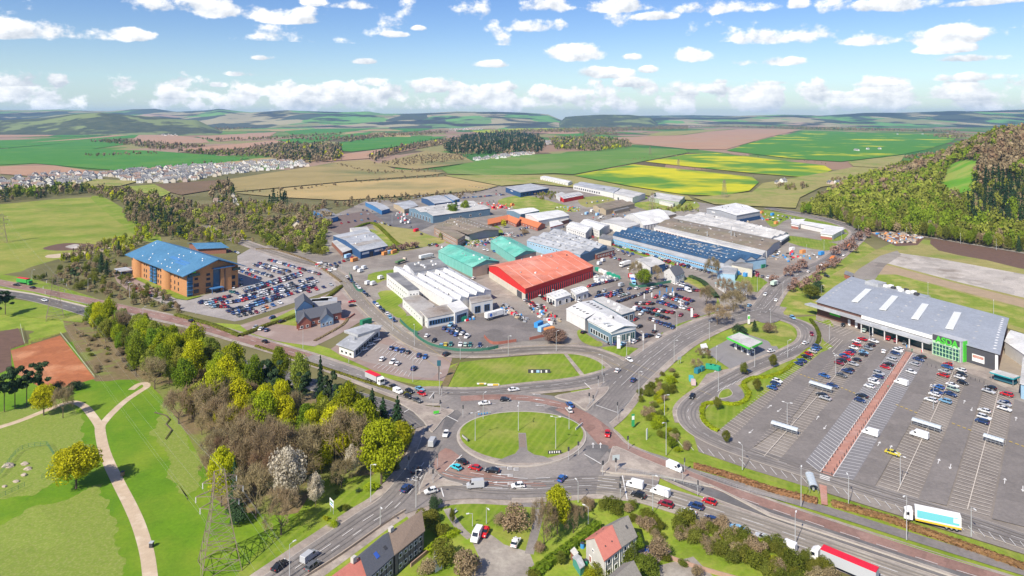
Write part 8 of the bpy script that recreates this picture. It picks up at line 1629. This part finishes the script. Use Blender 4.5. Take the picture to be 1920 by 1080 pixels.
# ---------------------------------------------------------------- lattice pylons and wires
def pylon(px,py,H,base,rot,label,detail=True,mat=None):
    mat=mat or rust; x,y=P(px,py); r=E('pylon',(x,y,0),rot,label,'pylon','pylons'); b=MB(); lev=9 if detail else 5; R=.12 if detail else .17
    def hw(t): return base/2*(1-t)**1.15+.75*(1 if t<.97 else .4) if t<.62 else max(.35,base/2*(.38)**1.15+.75-(t-.62)*2.2)
    legs=[MB() for _ in range(4)]
    cs=[(-1,-1),(1,-1),(1,1),(-1,1)]
    for i in range(lev):
        t0,t1=i/lev,(i+1)/lev; a,c=hw(t0),hw(t1)
        for k,(sx,sy) in enumerate(cs):
            legs[k].tube((sx*a,sy*a,H*t0),(sx*c,sy*c,H*t1),R,R,4); nx,ny=cs[(k+1)%4]
            b.tube((sx*a,sy*a,H*t0),(nx*c,ny*c,H*t1),R*.55,None,4); b.tube((nx*a,ny*a,H*t0),(sx*c,sy*c,H*t1),R*.55,None,4)
            if i%2==0: b.tube((sx*c,sy*c,H*t1),(nx*c,ny*c,H*t1),R*.6,None,4)
    for l in legs: l.obj('leg',mat,r)
    b.obj('bracing',mat,r); tips=[]
    for t,w in ((.66,4.6),(.79,5.6),(.92,4.0)):
        z=H*t; k=hw(t)
        for s in (-1,1):
            c=MB()
            for sy in (-1,1): c.tube((s*k*.8,sy*k,z),(s*w,0,z+.2),R*.7,None,4)
            c.tube((s*k*.8,0,z+1.3),(s*w,0,z+.2),R*.6,None,4)
            ins=MB(); 
            for q in range(6): ins.tube((0,0,-.25*q),(0,0,-.25*q-.18),.16,.10,6)
            c.obj('cross_arm',mat,r); O('insulator',ins.mesh('insulator',whitem),r,(s*w,0,z+.1)); tips.append(Matrix.Rotation(rot,4,'Z')@Vector((s*w,0,z-1.4))+Vector((x,y,0)))
    b2=MB(); b2.tube((0,0,H*.98),(0,0,H*1.05),R,.05,4); b2.obj('peak',mat,r); tips.append(Vector((x,y,H*1.05))); return tips
T1=pylon(412,1061,24,8,.5,'large lattice pylon on the park grass in front'); T2=pylon(103,597,24,7,.6,'brown lattice pylon beside the western dual carriageway'); T3=pylon(3,455,26,7,.6,'lattice pylon at the left edge of the rough meadow',False)
for x,y,h,l in ((1358,372,26,'lattice pylon at the near corner of the rape field'),(1272,321,26,'lattice pylon between the two rape fields'),(1219,291,26,'lattice pylon on the young green field'),(1744,440,14,'short lattice mast on the forest road'),(1223,399,24,'floodlight mast beside the vaulted hall')): pylon(x,y,h,5.5,.7,l,False)
def wire(a,b_,label,sag=3):
    m=MB(); n=14; pr=None
    for i in range(n+1):
        t=i/n; p=a.lerp(b_,t)-Vector((0,0,sag*4*t*(1-t)))
        if pr is not None: m.tube(pr,p,.013,None,4,0,False)
        pr=p
    tag(m.obj('power_line',wirem),label,'power line','power lines')
wirem=M('wire',(.36,.37,.37),rough=.5,metal=.3); wn_=['lower left','lower right','middle left','middle right','upper left','upper right','topmost earth']
dv=(Vector(P(412,1061))-Vector(P(103,597))).normalized()
for i,(a,b_) in enumerate(zip(T1,T2)): wire(a,b_,f"{wn_[i]} wire between the two big pylons"); wire(a,a+Vector((dv.x*160,dv.y*160,-2)),f"{wn_[i]} wire running from the front pylon over the road")
for i,(a,b_) in enumerate(zip(T2,T3)): wire(a,b_,f"{wn_[i]} wire between brown pylon and meadow pylon",2)
# a few people, tiny at this distance
def person(px,py,top,legs,label):
    x,y=P(px,py); me=bpy.data.meshes.new('person'); V=[(0,0,.95),(.1,0,.9),(.12,.03,.48),(.12,.1,.06),(-.1,0,.9),(-.12,-.03,.48),(-.12,-.12,.06),(0,0,1.2),(0,0,1.42),(.22,0,1.38),(.27,.03,1.12),(.26,.1,.88),(-.22,0,1.38),(-.27,-.03,1.12),(-.26,.1,.88),(0,0,1.55),(0,.01,1.72)]
    Ed=[(0,1),(1,2),(2,3),(0,4),(4,5),(5,6),(0,7),(7,8),(8,9),(9,10),(10,11),(8,12),(12,13),(13,14),(8,15),(15,16)]; me.from_pydata(V,Ed,[]); o=O('person',me,None,(x,y,ZR),random.uniform(0,6)); R_=[.15,.1,.075,.05,.1,.075,.05,.16,.16,.075,.055,.04,.075,.055,.04,.06,.11]
    m=o.modifiers.new('skin','SKIN'); 
    for i,r_ in enumerate(R_): me.skin_vertices[0].data[i].radius=(r_,r_)
    o.modifiers.new('sub','SUBSURF').levels=1; me.materials.append(top); tag(o,label,'person')
try:
    for x,y,m,l in ((1710,662,cd_,'person in dark green walking at the head of the red walkway'),(1728,664,redtop,'person in red near the shop front posts'),(1700,655,cb_,'person in blue beside the shop front'),(1665,732,M('coat_teal',(.05,.4,.3)),'person in green half way down the red walkway'),(600,524,darkm,'person in dark clothes in the office car park corner')): person(x,y,m,m,l)
except Exception as ex: print('PERSON',ex)
# ---------------------------------------------------------------- haze
hzb=MB().box((0,7600,139),(34000,16400,282)); hm_=bpy.data.materials.new('haze'); hm_.use_nodes=True; nt=hm_.node_tree; nt.nodes.clear()
o_=nt.nodes.new('ShaderNodeOutputMaterial'); v_=nt.nodes.new('ShaderNodeVolumePrincipled'); v_.inputs['Color'].default_value=(.30,.58,1,1); v_.inputs['Density'].default_value=.000042; v_.inputs['Anisotropy'].default_value=.2
nt.links.new(v_.outputs[0],o_.inputs['Volume']); ho=tag(hzb.obj('haze',hm_),kind='stuff')
SC.cycles.volume_bounces=2
